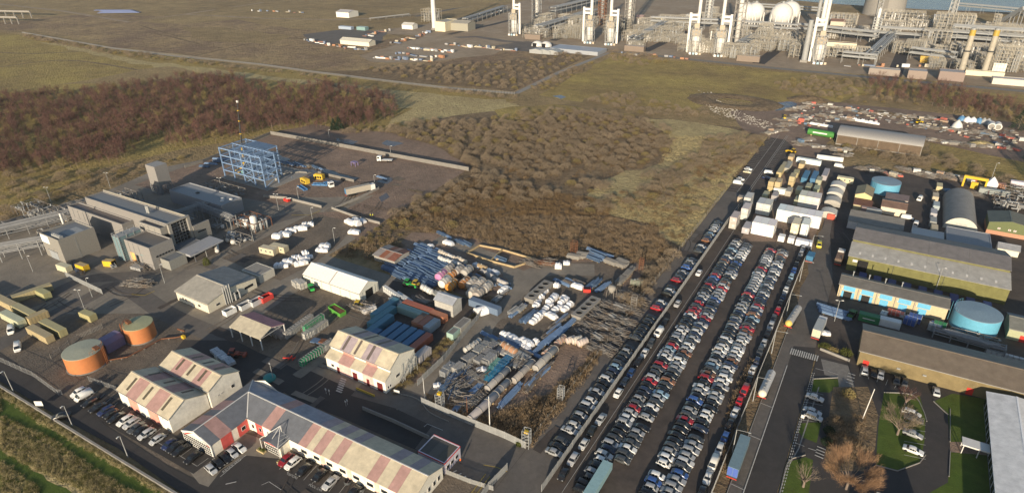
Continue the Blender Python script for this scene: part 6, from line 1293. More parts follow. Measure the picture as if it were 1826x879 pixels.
cont = [((-42.9,330.4),SAND,40,1),((-42.7,342.6),SAND,20,1),((-42.0,357.8),SAND,20,1),((-42.8,308.2),SAND,20,2),((-39.9,309.1),SAND,20,2),((-35.3,319.8),SAND,20,2),((-35.6,333.6),SAND,20,1),((-35.1,348.7),SAND,20,1),((-30.7,328.4),BLU2,40,1),((-26.8,329.7),BLU2,40,1),((-22.5,336.4),GRY,40,1),((-24.0,328.7),GRN,20,1),((-23.4,315.8),GRN,20,1),((-27.1,317.0),GRN,20,1),((-30.4,310.4),(.42,.38,.26),20,1),((-42.9,296.4),GRN,20,1),((-38.9,297.8),GRY,20,1),((-40.9,338.9),(.32,.30,.27),40,1),((-34.3,306.6),(.36,.34,.28),20,1),((-28.9,297.4),GRN,20,1)]
CPL = ['at the left edge of the park, third from the tipper','at the left edge, second below the tipper','directly below the yellow tipper','in the stacked pair by the tarmac strip, left','in the stacked pair by the tarmac strip, right','in the middle file, nearest','in the middle file, second','in the middle file, farthest','in the blue pair, left','in the blue pair, right','right of the blue pair','just below the right blue container','at the right of the drab row','below the left blue container','between cream and drab ones','at the left front corner','next to the left front corner','in the low gap left of the middle file','in front of the middle file','right of the low white container']
for i, (p, c, k, lv) in enumerate(cont):
    stack(k, (p[0]+2.44, p[1]), Rr, [c], f'{CSN.get(c,"dull brown")} {"long" if k == 40 else "short"} container {CPL[i]}', lv, 2.65)
put_box(40, (-37.8,358.1), R(-3), (.74,.74,.72), 'white container across the top of the container park'); put_box(20, (-39.8,307.5), R(0), (.74,.74,.72), 'low white container across the front of the cream stacks')
for k, (p, c) in enumerate(zip([(-15.4,289.5),(-15.5,304.2),(-15.9,315.3),(-15.8,325.8)], ((.52,.50,.44),(.40,.38,.34),(.5,.49,.45),(.52,.5,.46)))):
    t = thing('arched_shelter', f'round-topped pale shelter beside the main road, {ordn(k+1)} from the near end', 'shelter', (p[0]-1.5,p[1],0), 0); a = [(3.6-math.cos(math.pi*q/12)*3.4, 1.6+math.sin(math.pi*q/12)*1.6) for q in range(13)]
    MB().loft([[(x,0,z) for x,z in a],[(x,6.0,z) for x,z in a]],0,True,False).obj('roof_sheet','painted_steel',t,color=c); B(.3,0,.1,6.9,6,1.6).obj('wall','painted_steel',t,color=tuple(v*.8 for v in c)); MB().add([(x,-.01,z) for x,z in a],[tuple(range(13))]).obj('end_wall','painted_steel',t,color=tuple(v*.9 for v in c))
put_box('box', (-13.5,288.5), 0, (.55,.09,.06), 'small red cabin by the round-topped shelters'); put_box('cab', (-15.4,337.7), 0, (.62,.56,.36), 'cream cabin alone at the bend of the main road')
# east side stores
o = put_box(20, (6.2,208.6), R(0), (.04,.18,.08), 'green container behind the long tan shed', .1); B(1.2,-.06,1.3,4.8,-.04,1.6).obj('lettering_band','white_paint',o); put_box(20, (12.2,208.8), R(0), (.62,.62,.60), 'white container next to the green one behind tan shed', .1)
for i in range(9): put_box(20, (6.0+i*4.7, 233.2-.15*i), R(90), (.025,.05,.16), f'navy blue container along the green warehouse, {ordn(i+1)} from the left', .1, 'navy containers along the warehouse')
for i, (p, c) in enumerate(zip([(25.5,295.7),(25.0,304.2),(25.1,314.2),(26.0,323.9),(25.6,335.5),(27.1,350.5)],(CRM,(.3,.3,.29),(.36,.38,.4),(.33,.36,.38),CRM,CRM))): put_box(20, (p[0]+2.4,p[1]-3), Rr, c, f'{"cream" if c == CRM else "grey"} cabin in the column left of the hangar, {ordn(i+1)} from the near end', .1)
put_box(40, (44.5,354.5), 0, (.3,.3,.3), 'grey container beyond the hangar, half in shade'); put_box(20, (49.6,365.5), 0, (.35,.16,.11), 'red-brown container under the tall far right lamp', .1); put_box(20, (57.9,372.6), 0, (.6,.6,.58), 'white container beside the dark trailers at far right', .1)
put_box(20, (-1.5,303.5), 0, (.3,.2,.2), 'dull red container before the low depot', .1); put_box(20, (0.6,302.6), 0, (.36,.36,.33), 'grey container before the low depot', .1)
t = thing('gantry', 'bright yellow steel gantry in the far right yard', 'gantry', (*(37.8,361.4),0), R(-6))
for x in (0,9): B(x,0,0,x+.8,1.5,4.4).obj('leg','yellow_paint',t)
B(0,0,4.42,9.8,1.6,5.6).obj('crossbeam','yellow_paint',t); B(3.6,-.6,0,6.4,.6,3.2).obj('hopper','yellow_paint',t)
t = thing('storage_tent', 'white pointed tent at the top right yard under tall lamp', 'tent', (*(48.0,364.6),0)); MB().add([(0,0,0),(4.4,0,0),(4.4,4.4,0),(0,4.4,0),(0,0,2.6),(4.4,0,2.6),(4.4,4.4,2.6),(0,4.4,2.6),(2.2,2.2,5.4)],[(0,1,5,4),(1,2,6,5),(2,3,7,6),(3,0,4,7),(4,5,8),(5,6,8),(6,7,8),(7,4,8)]).obj('canvas','sheeting',t)
skid('process_skid','pale steel pipework stacked on racks in the far right yard',(49.8,337.2),26,12,3.5,31); skid('process_skid','shaded heap of pipe frames beyond the arched hangar',(54.6,354.7),20,9,3,32); rack('pipe_rack','bright low rack at the far right yard edge',(53.0,341.9),(65.8,337.8),4,(2.2,),6,6,seed=5)
skid('process_skid','pipe manifold with valves in front of the wide blue tank',(32,214.2),13,1.4,2.2,33); rack('pipe_rack','blue-grey pipe rack between blue tank and tan shed',(27.5,211.4),(46,210.0),3.0,(1.6,2.6),4,5,seed=6)
for i in range(14):
    t = thing('pallet_cage', f'white caged tank in the row behind the tan shed, {ordn(i+1)} from the left', 'tank cage', (41.5+i*1.35,208.6-.05*i,.1), 0, 'caged tanks behind the tan shed'); B(0,0,.15,1.2,1.0,1.15).obj('tank','white_paint',t); B(-.03,-.03,0,1.23,1.03,.14).obj('pallet','timber',t)

# ================================================================ the steel yard
def bundle(n, L, W, H, pr, kind, seed):
    """a stack of beams, tubes or rods; each layer offset a little"""
    r_ = random.Random(seed); mb = MB(); ny = max(1,int(W/pr)); nz = max(1,int(H/pr))
    for k in range(nz):
        for j in range(ny):
            if k == nz-1 and r_.random() < .3: continue
            y = (j+.5)*W/ny; z = .15+(k+.5)*H/nz; a = r_.uniform(-.06,.03)*L; b = L+r_.uniform(-.12,.04)*L; w2 = r_.uniform(-.06,.06)
            if kind == 'tube': mb.tube((a,y,z),(b,y+w2,z),pr*.46,6)
            else: mb.beam((a,y,z),(b,y+w2,z),pr*.7,pr*.8)
    return mb
def make_bundle(name, cat, L, W, H, pr, kind, m, seed, bearers=True):
    t = thing(name, 'bundle', cat); bundle(0,L,W,H,pr,kind,seed).obj('pipes' if kind == 'tube' else 'beams', m, t)['kind'] = 'stuff'
    if bearers:
        for x in (.15,.5,.85): B(L*x-.1,-.1,0,L*x+.1,W+.1,.14).obj('bearer','timber',t)
    HALF[t.name] = (L/2, W/2); return t
def make_vessel(r_, L, saddle=True, m='paint', dome=.35, lid=True):
    t = thing('steel_vessel','vessel','vessel'); mb = MB(); n = 20
    prof = [(r_*math.sin(a),-dome*r_*math.cos(a)) for a in [math.pi/2*k/4 for k in range(5)]]
    rings = [[(z, q*math.cos(2*math.pi*i/n), r_+.25+q*math.sin(2*math.pi*i/n)) for i in range(n)] for q,z in [(max(q,.01),z) for q,z in prof]+[(r_*.3,0)][:0]+[(r_,L)]+[(max(q,.01),L-z) for q,z in prof[::-1]][1:]]
    mb.loft(rings); tint(mb.obj('shell', m, t))
    for x in (.0, L*.33, L*.66, L): MB().lathe([(r_+.001,-.08),(r_+.08,-.08),(r_+.08,.08),(r_+.001,.08)],20).obj('flange','painted_steel',t,color=(.3,.28,.25)).matrix_local = Matrix.Translation((x,0,r_+.25)) @ Matrix.Rotation(R(90),4,'Y')
    if lid: MB().tube((L*.4,0,2*r_+.15),(L*.4,0,2*r_+.6),r_*.25,10).obj('nozzle','galvanised',t)
    for x in (L*.2,L*.8): B(x-.15,-r_*.8,0,x+.15,r_*.8,r_*.55).obj('saddle','timber',t)
    HALF[t.name] = (L/2, 0); return t
def make_wrapped(seed, L, W, H):
    r_ = random.Random(seed); t = thing('wrapped_bundle','wrapped','wrapped bundle'); mb = MB(); n = 9; rings = []
    for k in range(7):
        x = L*k/6; h = H*r_.uniform(.75,1.05); w2 = W/2*r_.uniform(.85,1.05)
        if k in (0,6): h *= .82; w2 *= .92
        rings.append([(x,-w2,.0),(x,-w2*1.02,h*.5),(x,-w2*.94,h*.88),(x,-w2*.5,h*r_.uniform(.95,1.05)),(x,0,h*1.03),(x,w2*.5,h*r_.uniform(.95,1.05)),(x,w2*.94,h*.88),(x,w2*1.02,h*.5),(x,w2,.0)])
    mb.loft(rings,0,False); mb.add(rings[0],[tuple(range(8,-1,-1))]); mb.add(rings[-1],[tuple(range(9))]); mb.obj('sheeting','sheeting',t)
    sm_ = MB()
    for x in (L*.3,L*.7): sm_.box(x-.04,-W*.5,0,x+.04,-W*.49,H*.9)
    sm_.obj('strap','grey_steel',t); B(-.1,-W/2-.1,-.05,L+.1,W/2+.1,.02).obj('pallet','timber',t); HALF[t.name] = (L/2, 0); return t
def make_scrap(seed, L, W, H, m='scrap_steel', n=110):
    r_ = random.Random(seed); t = thing('scrap_pile','scrap','scrap pile'); mb = MB()
    for k in range(n):
        x, y = r_.uniform(0,L), r_.uniform(0,W); z = H*(1-abs(x/L-.5)*1.2)*r_.random()+.1; a = r_.gauss(0,.11)+(0 if r_.random() < .92 else 1.3); l_ = r_.uniform(1.5,4.5)
        d = (math.cos(a)*l_/2, math.sin(a)*l_/2, r_.uniform(-.3,.3)); mb.beam((x-d[0],y-d[1],max(.08,z-d[2])),(x+d[0],y+d[1],max(.1,z+d[2])),r_.choice((.07,.1,.15)))
    mb.obj('scrap',m,t)['kind'] = 'stuff'; hm = MB()
    hm.lathe([(L*.42,0),(L*.3,H*.3),(.01,H*.45)],8,0,(L/2,W/2,0)); o = hm.obj('heap',m,t); o.scale = (1,W/L,1); o.location = (0,W/2*(1-W/L),0); HALF[t.name] = (L/2, W/2); return t
def make_cages(L, W, H, m='galvanised', cell=1.2):
    t = thing('cage_stack','cages','cage stack'); mb = MB(); nx, ny, nz = max(1,int(L/cell)), max(1,int(W/cell)), max(1,int(H/cell))
    for i in range(nx):
        for j in range(ny):
            for k in range(nz): mb.box(i*cell+.06,j*cell+.06,k*cell+.12,(i+1)*cell-.06,(j+1)*cell-.06,(k+1)*cell-.02)
    tint(mb.obj('crate','paint',t))['kind'] = 'stuff'; fm = MB()
    for i in range(nx+1):
        for j in range(ny+1): fm.beam((i*cell,j*cell,0),(i*cell,j*cell,nz*cell+.05),.09)
    fm.obj('frame',m,t); HALF[t.name] = (L/2, W/2); return t
PB = {('blue',k): make_bundle('steel_bundle','steel stack',l_,w2,h,.34,'beam','blue_steel' if k % 2 else 'navy_steel',k) for k,(l_,w2,h) in enumerate(((6,1.5,1.0),(7.5,1.3,.8),(5.5,1.7,1.2),(9.5,1.4,.8)))}
PB.update({('grey',k): make_bundle('steel_bundle','steel stack',l_,w2,h,.30,'tube' if k % 2 else 'beam','galvanised' if k % 2 else 'scrap_steel',k+10) for k,(l_,w2,h) in enumerate(((5,1.6,1.0),(4.5,1.9,1.2),(7,1.5,.8)))})
PB.update({('rust',k): make_bundle('steel_bundle','steel stack',l_,w2,h,.3,'beam','rust',k+20) for k,(l_,w2,h) in enumerate(((5,2.0,1.0),(7,2.2,1.0)))})
PB.update({('pale',k): make_bundle('steel_bundle','steel stack',l_,w2,h,.32,'beam','concrete',k+30) for k,(l_,w2,h) in enumerate(((5,2.2,1.4),(6,2.0,1.1)))})
PW = [make_wrapped(k,*d) for k,d in enumerate(((2.6,2.0,1.4),(3.6,1.9,1.3),(2.1,1.9,1.8),(4.6,2.2,1.6)))]
PS = [make_scrap(k,*d) for k,d in enumerate(((6,4,1.6),(5,5,1.9),(8,4,1.3)))]
PC = {'grey': make_cages(3.6,2.4,2.4), 'long': make_cages(9.6,1.2,2.4), 'low': make_cages(4.8,2.4,1.2)}
PV = {'short': make_vessel(1.5,4.2), 'tube': make_vessel(1.0,10.4,dome=.2,lid=False), 'mid': make_vessel(.9,4.2), 'thin': make_vessel(.7,6)}
YARD = []
def row(pts, n, what, rz_, where, jit=.4, cols=None, seed=1, group=None, scale=(.9,1.12), rj=5):
    """n copies of stock spread along a line of ground points"""
    r_ = random.Random(seed); seg = [math.hypot(b[0]-a[0],b[1]-a[1]) for a,b in zip(pts,pts[1:])]; tot = sum(seg)
    for i in range(n):
        d = tot*(i+.5)/n; k = 0
        while d > seg[k]: d -= seg[k]; k += 1
        p = lerp(pts[k],pts[k+1],d/seg[k]); src = what[i % len(what)] if seed % 2 else r_.choice(what); c = r_.choice(cols) if cols else None
        dup(src,(p[0]+r_.uniform(-jit,jit),p[1]+r_.uniform(-jit,jit),.1),R(rz_+r_.uniform(-rj,rj)),f'{where}, {ordn(i+1)} along it' if n > 1 else where,group,c,r_.uniform(*scale))
bl = [PB[('blue',k)] for k in range(4)]; gy = [PB[('grey',k)] for k in range(3)]; ru = [PB[('rust',k)] for k in range(2)]; pa = [PB[('pale',k)] for k in range(2)]
# blue steel at the top left of the yard, laid nearly parallel to the front
row([(-151.4,155.7),(-150.3,174.2),(-150.7,180.6)], 17, bl, -9, 'blue steel stack in the leftmost blue file', .5, None, 1)
row([(-145.2,154.3),(-143.3,169.5),(-142.2,179.9)], 18, bl, -9, 'blue steel stack in the second blue file', .5, None, 3)
row([(-140.0,154.5),(-137.8,167.4),(-136.8,178.5)], 18, bl, -9, 'blue steel stack in the third blue file', .5, None, 5)
row([(-135.2,154.8),(-133.7,164.8),(-133.2,172.1)], 16, bl, -9, 'blue steel stack in the fourth file, left of orange drums', .4, None, 7)
row([(-131.4,155.6),(-131.0,160.5),(-131.5,166.1)], 9, bl, -8, 'blue steel stack in the fifth file, touching the white drum', .4, None, 9)
row([(-141.4,177.0),(-132.4,174.7),(-126.6,173.3)], 5, gy+bl, -10, 'grey steel stack behind the wrapped tubes', .4, None, 11); row([(-124.8,169.9),(-118.8,169.4),(-110.7,168.3)], 6, [bl[1],bl[3],gy[0]], -12, 'dark blue steel stack between drums and track', .4, None, 13); row([(-118.0,172.7),(-111.5,171.6),(-106.4,171.2)], 4, gy+[bl[0]], -14, 'mixed steel stack near the track bend', .4, None, 15)
row([(-153.6,192.2),(-148.0,191.7)], 2, bl, -20, 'blue grey steel stack behind the white wrapped cube', .3, None, 17); row([(-141.9,189.2),(-136.0,190.1)], 3, bl, -14, 'blue steel stack right of the white wrapped cube', .5, None, 19)
row([(-144.5,188.9)], 1, [PW[3]], -10, 'big white wrapped cube at the back of the yard') if False else dup(PW[3],(*(-144.3,186.6),.1),R(-10),'big white wrapped cube at the back of the yard',scale=1.1)
dup(PW[0],(*(-149.2,180.9),.1),R(-5),'small white wrapped parcel at the top of the blue files')
row([(-141.5,177.5),(-128.8,175.6)], 4, [PV['mid']], -14, 'pale pipe length in the upper short-pipe row', .2, [(.5,.44,.36),(.6,.58,.54)], 21); row([(-139.1,173.5),(-129.3,173.3)], 3, [PV['mid']], -14, 'pale pipe length in the lower short-pipe row', .2, [(.5,.46,.4),(.6,.6,.58)], 23)
row([(-125.1,176.7),(-119.2,176.0),(-113.2,175.5)], 4, [PW[1],PV['mid'],PW[1]], -14, 'wrapped length in the row below the timber pens', .2, [(.34,.24,.13)], 25)
# large drums
for p, c, lb_ in (((-125.7,158.9),(.62,.60,.54),'white-ended steel drum at the near left of the drum group'),((-122.1,158.2),(.62,.26,.05),'bright orange drum in front'),((-118.9,161.8),(.42,.17,.05),'deep orange drum on the right of the orange pair'),((-129.7,162.2),(.50,.20,.38),'pink-violet drum behind the white-ended one'),((-126.3,163.7),(.55,.22,.06),'orange-brown drum behind the bright orange one'),((-130.0,166.9),(.36,.33,.3),'grey drum at the back of the group, left'),((-126.1,168.1),(.34,.31,.28),'grey drum at the back of the group, middle'),((-123.1,169.3),(.36,.34,.31),'grey drum at the back of the group, right'),((-116.4,162.8),(.40,.37,.33),'tan-grey drum right of the deep orange one'),((-113.7,163.9),(.46,.42,.37),'pale drum in the right hand pair, behind'),((-113.0,158.1),(.42,.39,.35),'large tan drum nearest the boundary'),((-110.3,158.3),(.34,.30,.26),'brown-grey drum beside the large tan one'),((-110.3,163.1),(.40,.38,.35),'grey drum at the right end of the group')):
    dup(PV['short'],(p[0],p[1],.1),R(95),lb_,'large steel drums in the yard',c,1.05)
# timber pens
pen = thing('timber_pen','two timber-edged pens side by side in the middle of the yard','pen',(0,0,0)); PP = [(-132.9,183.5),(-132.3,191.6),(-122.0,192.9),(-106.1,192.2),(-110.5,182.9),(-121.1,182.6)]
for a, b in zip(PP,PP[1:]+PP[:1]): MB().beam((*a,.5),(*b,.5),.5,.7).obj('timber_edge','timber',pen)
MB().beam((*PP[5],.5),(*PP[2],.5),.5,.7).obj('timber_edge','timber',pen)
dup(bl[2],(*(-118.1,185.4),.1),R(-8),'bright blue steel stack inside the right timber pen'); dup(PV['mid'],(*(-119.1,185.3),.1),R(70),'short timber reel in the pen left of bright blue stack',None,(.5,.36,.2),.5)
# middle yard
row([(-108.6,188.7),(-103.7,188.9)], 2, [PS[0]], -8, 'grey tarpaulined heap at the track junction', .3, None, 27); row([(-103.8,189.9),(-99.5,193.3)], 3, ru+[PS[1]], 20, 'rust-red steel heap beside the scrub edge', .5, None, 29); dup(PW[2],(*(-95.8,191.4),.1),R(20),'white wrapped crate at the track junction beside the rust heap',scale=1.2); dup(PW[0],(*(-94.5,195.6),.1),R(30),'grey-white small parcel by the track junction')
row([(-94.1,200.6),(-91.4,205.3)], 3, pa, 12, 'pale concrete length stack below the rusty tower', .4, None, 31); row([(-86.8,202.6),(-86.8,206.9),(-86.4,210.3)], 4, bl, -14, 'bright blue steel pile at the top of the yard', .3, None, 33, scale=(1.1,1.3)); row([(-80.6,204.1),(-76.0,203.6),(-76.6,208.4)], 5, pa, -14, 'pale precast length stack at the top right of the yard', .6, None, 35); row([(-71.3,191.8),(-70.8,197.7),(-70.5,203.7)], 4, pa, 87, 'pale grey stack along the right margin of the yard', .4, None, 37)
row([(-90.0,181.1),(-85.7,182.6),(-82.7,185.7)], 4, [bl[1],gy[0]], -10, 'blue grey steel in the row behind the white parcels', .5, None, 39); row([(-79.4,184.4),(-78.0,188.4)], 3, bl, 87, 'slanting blue steel stack right of the red skip', .4, None, 41); row([(-75.2,185.0),(-74.4,187.2)], 2, [bl[1]], 83, 'slanting blue steel stack beside the hopper frame', .3, None, 43); dup(PW[3],(*(-83.1,181.8),.1),R(-5),'white wrapped cube behind the red skip'); 
t = thing('skip','small red skip among the wrapped parcels','skip',(*(-79.8,179.7),.1),R(25)); MB().prism([(0,0),(2.6,0),(2.6,1.8),(0,1.8)],0,1.3).obj('body','red_paint',t); B(.12,.12,1.302,2.48,1.68,1.32).obj('load','black',t)
def trough(label,p,rz_):
    t = thing('concrete_trough',label,'trough',(p[0],p[1],.1),R(rz_)); MB().add([(0,-1.5,0),(13,-1.5,0),(13,1.5,0),(0,1.5,0),(-.6,-1.9,2.2),(13.6,-1.9,2.2),(13.6,1.9,2.2),(-.6,1.9,2.2)],[(0,1,5,4),(1,2,6,5),(2,3,7,6),(3,0,4,7),(4,5,6,7),(3,2,1,0)]).obj('body','concrete',t)
    for k in range(4): MB().lathe([(1.25,2.205),(1.25,2.32),(1.0,2.32),(1.0,2.21)],16,0,(1.6+k*3.2,0,0)).disc((1.6+k*3.2,0,2.215),1.02,16,1).obj('hole_rim',['concrete_dark','black'],t)
trough('pale concrete trough with four round holes by the yard track',(-93.1,163.9),88); trough('pale concrete trough with four round holes beside the scrap piles',(-74.1,162.4),86)
row([(-89.5,162.3),(-91.3,169.6),(-92.4,174.2)], 5, PW, 82, 'white wrapped parcel in the left file of the white group', .4, None, 45); row([(-85.8,161.9),(-86.4,168.1),(-87.8,173.3)], 5, PW, 82, 'white wrapped parcel in the second file of the white group', .5, None, 47); row([(-82.5,163.0),(-82.7,168.6),(-84.0,173.8)], 5, PW, 82, 'white wrapped parcel in the third file of the white group', .5, None, 49); row([(-79.8,165.4),(-80.4,169.9)], 3, PW, 82, 'white wrapped parcel in the right file of the white group', .4, None, 51); row([(-86.1,153.2),(-86.1,157.0),(-86.1,160.2)], 4, PW, 82, 'white wrapped parcel at the near end of the white group', .4, None, 53); dup(PW[3],(*(-82.2,160.1),.1),R(-18),'long white wrapped parcel in front of the white group'); dup(PW[2],(*(-89.8,178.4),.1),R(0),'tall grey-white wrapped parcel at the back of the white group')
row([(-94.5,155.3),(-93.5,159.2)], 3, [gy[1],bl[3]], 87, 'blue grey girders left of the white group', .5, None, 55); row([(-89.0,153.8),(-88.4,158.8)], 3, bl, 87, 'blue girder stack touching the white group', .3, None, 57)
row([(-76.1,148.8),(-75.2,155.0),(-75.0,160.7)], 4, [bl[3],bl[1]], 85, 'long blue steel stack along the trough', .4, None, 59, scale=(1.1,1.3)); row([(-77.2,143.4),(-76.9,147.7),(-76.4,152.2)], 4, [bl[3],bl[1]], 85, 'long blue steel stack running to the white parcels', .4, None, 61, scale=(1.0,1.2))
t = thing('hopper_frame','tan hopper on legs by the blue steel and scrap','hopper',(*(-69.9,181.8),.1)); MB().lathe([(.3,1.6),(1.4,3.2),(1.4,4.2),(.8,4.7),(.01,4.8)],12).obj('hopper','concrete',t)
for x,y in ((1.2,1.2),(-1.2,1.2),(1.2,-1.2),(-1.2,-1.2)): MB().beam((x*1.2,y*1.2,0),(x,y,3.3),.14).obj('leg','scrap_steel',t)
row([(-65.6,192.2),(-64.7,195.5)], 2, [PV['short']], 10, 'drab skip-like vessel by the weeds at the car park boundary', .3, [(.3,.28,.2),(.2,.22,.17)], 63, scale=(.7,.8))
# scrap steel field on the right
k = 0
for a, b in zip([(-70.3,175.3),(-70.6,169.0),(-70.2,161.6),(-69.1,154.9),(-64.5,151.3)], [(-60.6,176.8),(-59.2,169.8),(-58.7,163.8),(-58.9,158.7),(-57.3,151.5)]):
    row([a,b], 8, PS+gy[:2], -12, f'tangled scrap steel pile, {ORD[k]} line from the hopper', .8, None, 65+k*2, 'scrap piles in the yard', (.7,.95), 9); k += 1
row([(-65.6,184.3),(-61.5,184.5)], 3, PS, -10, 'pale pipe scrap heap beyond the scrap field', .8, None, 77, rj=20); row([(-71.4,172.6),(-71.1,166.4),(-70.4,159.6)], 3, PS, -16, 'scrap steel pile touching the second trough', .5, None, 79, rj=20)
# lower yard
row([(-93.9,139.2),(-88.3,139.7),(-82.2,139.8)], 5, [bl[3],bl[1],gy[2]], -14, 'blue pipe rack in the row below the open ground', .5, None, 81); row([(-93.2,136.8),(-86.0,137.6)], 4, [gy[1],bl[1]], -14, 'mixed grey rack in the second row below the open ground', .5, None, 83)
for p,s_,i,lb_ in (((-90.5,142.6),1.0,2,'white pointed wrapped parcel, left of the lower white row'),((-87.4,142.3),1.2,3,'white wrapped parcel, second in the lower white row'),((-84.9,141.6),1.1,1,'white wrapped parcel, third in the lower white row'),((-82.1,142.5),1.2,3,'white wrapped parcel, fourth in the lower white row'),((-81.3,140.3),1.1,1,'white wrapped parcel, nearest in the lower white row'),((-79.7,144.6),.9,2,'white peaked parcel at the right end of the lower white row')): dup(PW[i],(*p,.1),R(-15),lb_,scale=s_)
row([(-95.5,130.1),(-95.0,133.8)], 2, [PV['mid']], 80, 'pale tank end at the track side of the lower yard', .3, [(.44,.43,.4),(.4,.37,.33)], 85, scale=(1.0,1.2)); row([(-92.1,128.2),(-91.9,134.2)], 4, [PC['grey']], 87, 'grey cage stack in the leftmost cage file', .4, [(.24,.24,.23)], 87); row([(-89.4,125.9),(-89.4,132.3),(-89.2,135.8)], 5, [PC['grey'],PC['low']], 87, 'grey cage stack in the second cage file', .4, [(.2,.2,.2),(.28,.27,.26)], 89); row([(-87.3,127.1),(-87.0,131.1)], 4, [PC['grey']], 87, 'grey cage stack in the third cage file', .4, [(.17,.17,.17),(.26,.26,.26)], 91); row([(-86.7,133.9),(-86.1,135.5)], 2, [PC['low']], -12, 'pale crate group behind the cage files', .3, [(.4,.39,.37)], 93)
row([(-90.4,137.1),(-85.8,137.7)], 2, [PV['thin']], -16, 'cream pipe length behind the crates', .2, [(.5,.43,.3),(.34,.2,.12)], 95); row([(-82.3,133.8),(-81.4,136.3),(-78.7,135.9)], 4, [PC['low']], -12, 'pale grey square box in the box group', .5, [(.35,.35,.33),(.3,.3,.29)], 97, scale=(1.0,1.2)); dup(PV['mid'],(*(-84.6,136.4),.1),R(-16),'brown pipe length right of the cream one',None,(.36,.2,.12),1.3)
row([(-94.9,116.7),(-94.9,120.3)], 2, [PC['grey']], 87, 'grey boxed machine at the track edge', .3, [(.2,.21,.22)], 99); dup(PV['mid'],(*(-94.6,119.9),.1),R(40),'white tank end beside the grey boxed machines',None,(.6,.6,.58),1.1); dup(PW[0],(*(-86.7,123.8),.1),R(40),'white wrapped coil next to the teal boxes',scale=1.2); dup(PW[0],(*(-94.0,111.9),.1),R(40),'tan wrapped coil at the near track edge',scale=.9)
for i,(p,c) in enumerate(zip([(-84.2,122.9),(-84.4,125.7),(-84.8,128.9)],((.10,.30,.29),(.12,.34,.32),(.14,.33,.30)))): dup(PC['low'],(*p,.1),R(87),f'green-teal box in the left teal file, {ordn(i+1)} from the near end',None,c,.95)
for i,(p,c) in enumerate(zip([(-82.2,122.5),(-82.3,125.5),(-82.5,128.7),(-82.8,131.3)],((.05,.26,.40),(.045,.22,.38),(.05,.20,.36),(.05,.17,.3)))): dup(PC['low'],(*p,.1),R(87),f'bright blue box in the right blue file, {ordn(i+1)} from the near end',None,c,1.05)
for p,L_,lb_,c in (((-80.0,122.4),1.0,'long grey steel tube right of the bright blue boxes',(.29,.28,.27)),((-77.1,117.8),1.0,'long grey steel tube, upper of the two in line',(.26,.25,.25)),((-77.1,110.3),1.15,'long grey steel tube nearest the front fence',(.31,.29,.29)),((-75.3,129.2),1.0,'long tan-grey steel tube in the middle of the lower yard',(.30,.275,.25)),((-72.5,137.6),1.12,'long grey steel tube with ribbed end, furthest right',(.31,.30,.28))): dup(PV['tube'],(*p,.1),R(87),lb_,'long steel tubes in the yard',c,L_)
row([(-71.0,125.3),(-70.8,131.8),(-71.3,135.1)], 3, [gy[2],bl[3]], 87, 'blue grey lattice girder below the ribbed tube', .3, None, 101, scale=(1.1,1.3)); row([(-73.8,117.6),(-73.5,121.0)], 3, [bl[3]], 87, 'slim blue girder right of the near tube', .4, None, 103); row([(-83.7,111.0),(-83.6,113.8),(-83.7,116.8)], 4, [bl[3],bl[1]], 87, 'long blue tube bundle in the near blue file', .3, None, 105, scale=(1.0,1.2)); row([(-80.8,109.8),(-80.5,113.7),(-80.4,116.5)], 4, [PS[2],gy[2]], 87, 'rusty scrap file beside the near tubes', .4, None, 107)
row([(-91.1,109.7),(-91.5,113.4),(-92.4,116.9)], 4, [bl[0],bl[2]], 88, 'blue steel pile at the near left of the yard', .6, None, 109, rj=25); row([(-88.1,110.9),(-88.4,114.1),(-88.4,116.9)], 4, [bl[2],PS[1]], 88, 'shaded blue steel pile left of the tubes', .6, None, 111, rj=25); row([(-86.0,110.5),(-84.0,110.6)], 2, [PS[1]], 20, 'grey scrap bars at the near left fence', .6, None, 113); row([(-90.7,119.1),(-87.6,118.5)], 3, [bl[0],bl[2]], 88, 'blue boxed steel between cages and tubes', .5, None, 115, rj=20); row([(-87.7,120.8),(-83.6,120.2)], 3, pa+gy[:1], -20, 'pale timber length pile before the blue boxes', .4, None, 117)
row([(-72.4,149.5),(-73.1,144.3),(-73.7,139.5)], 3, [PV['mid'],ru[0]], 86, 'rust-coloured pipe piece in the file right of the blue steel', .3, [(.4,.26,.2)], 119); row([(-71.1,149.6),(-67.7,151.5),(-65.8,149.9)], 3, [PV['short']], 60, 'pinkish white tank piece by the weeds', .3, [(.5,.42,.38),(.52,.38,.35),(.5,.46,.4)], 121, scale=(.65,.8))
row([(-99.9,160.4),(-100.3,154.0),(-100.5,149.5)], 1, [PW[3]], 60, 'x') if False else None
t = thing('shelter_tent','small white half-round tent beside the yard track','tent',(*(-103.7,147.7),.1),R(60)); a = [(2-math.cos(math.pi*q/10)*2, math.sin(math.pi*q/10)*2.4) for q in range(11)]; MB().loft([[(0,x,z) for x,z in a],[(4.2,x,z) for x,z in a]],0,True,False).add([(-.01,x,z) for x,z in a],[tuple(range(11))]).obj('canvas','sheeting',t)
row([(-103.8,156.1),(-104.0,161.5),(-104.1,166.7)], 4, [gy[2],gy[1]], 87, 'silver girder stack along the track edge', .2, None, 123); dup(PW[3],(*(-105.0,166.2),.1),R(87),'white wrapped girder at the track edge',scale=1.1)
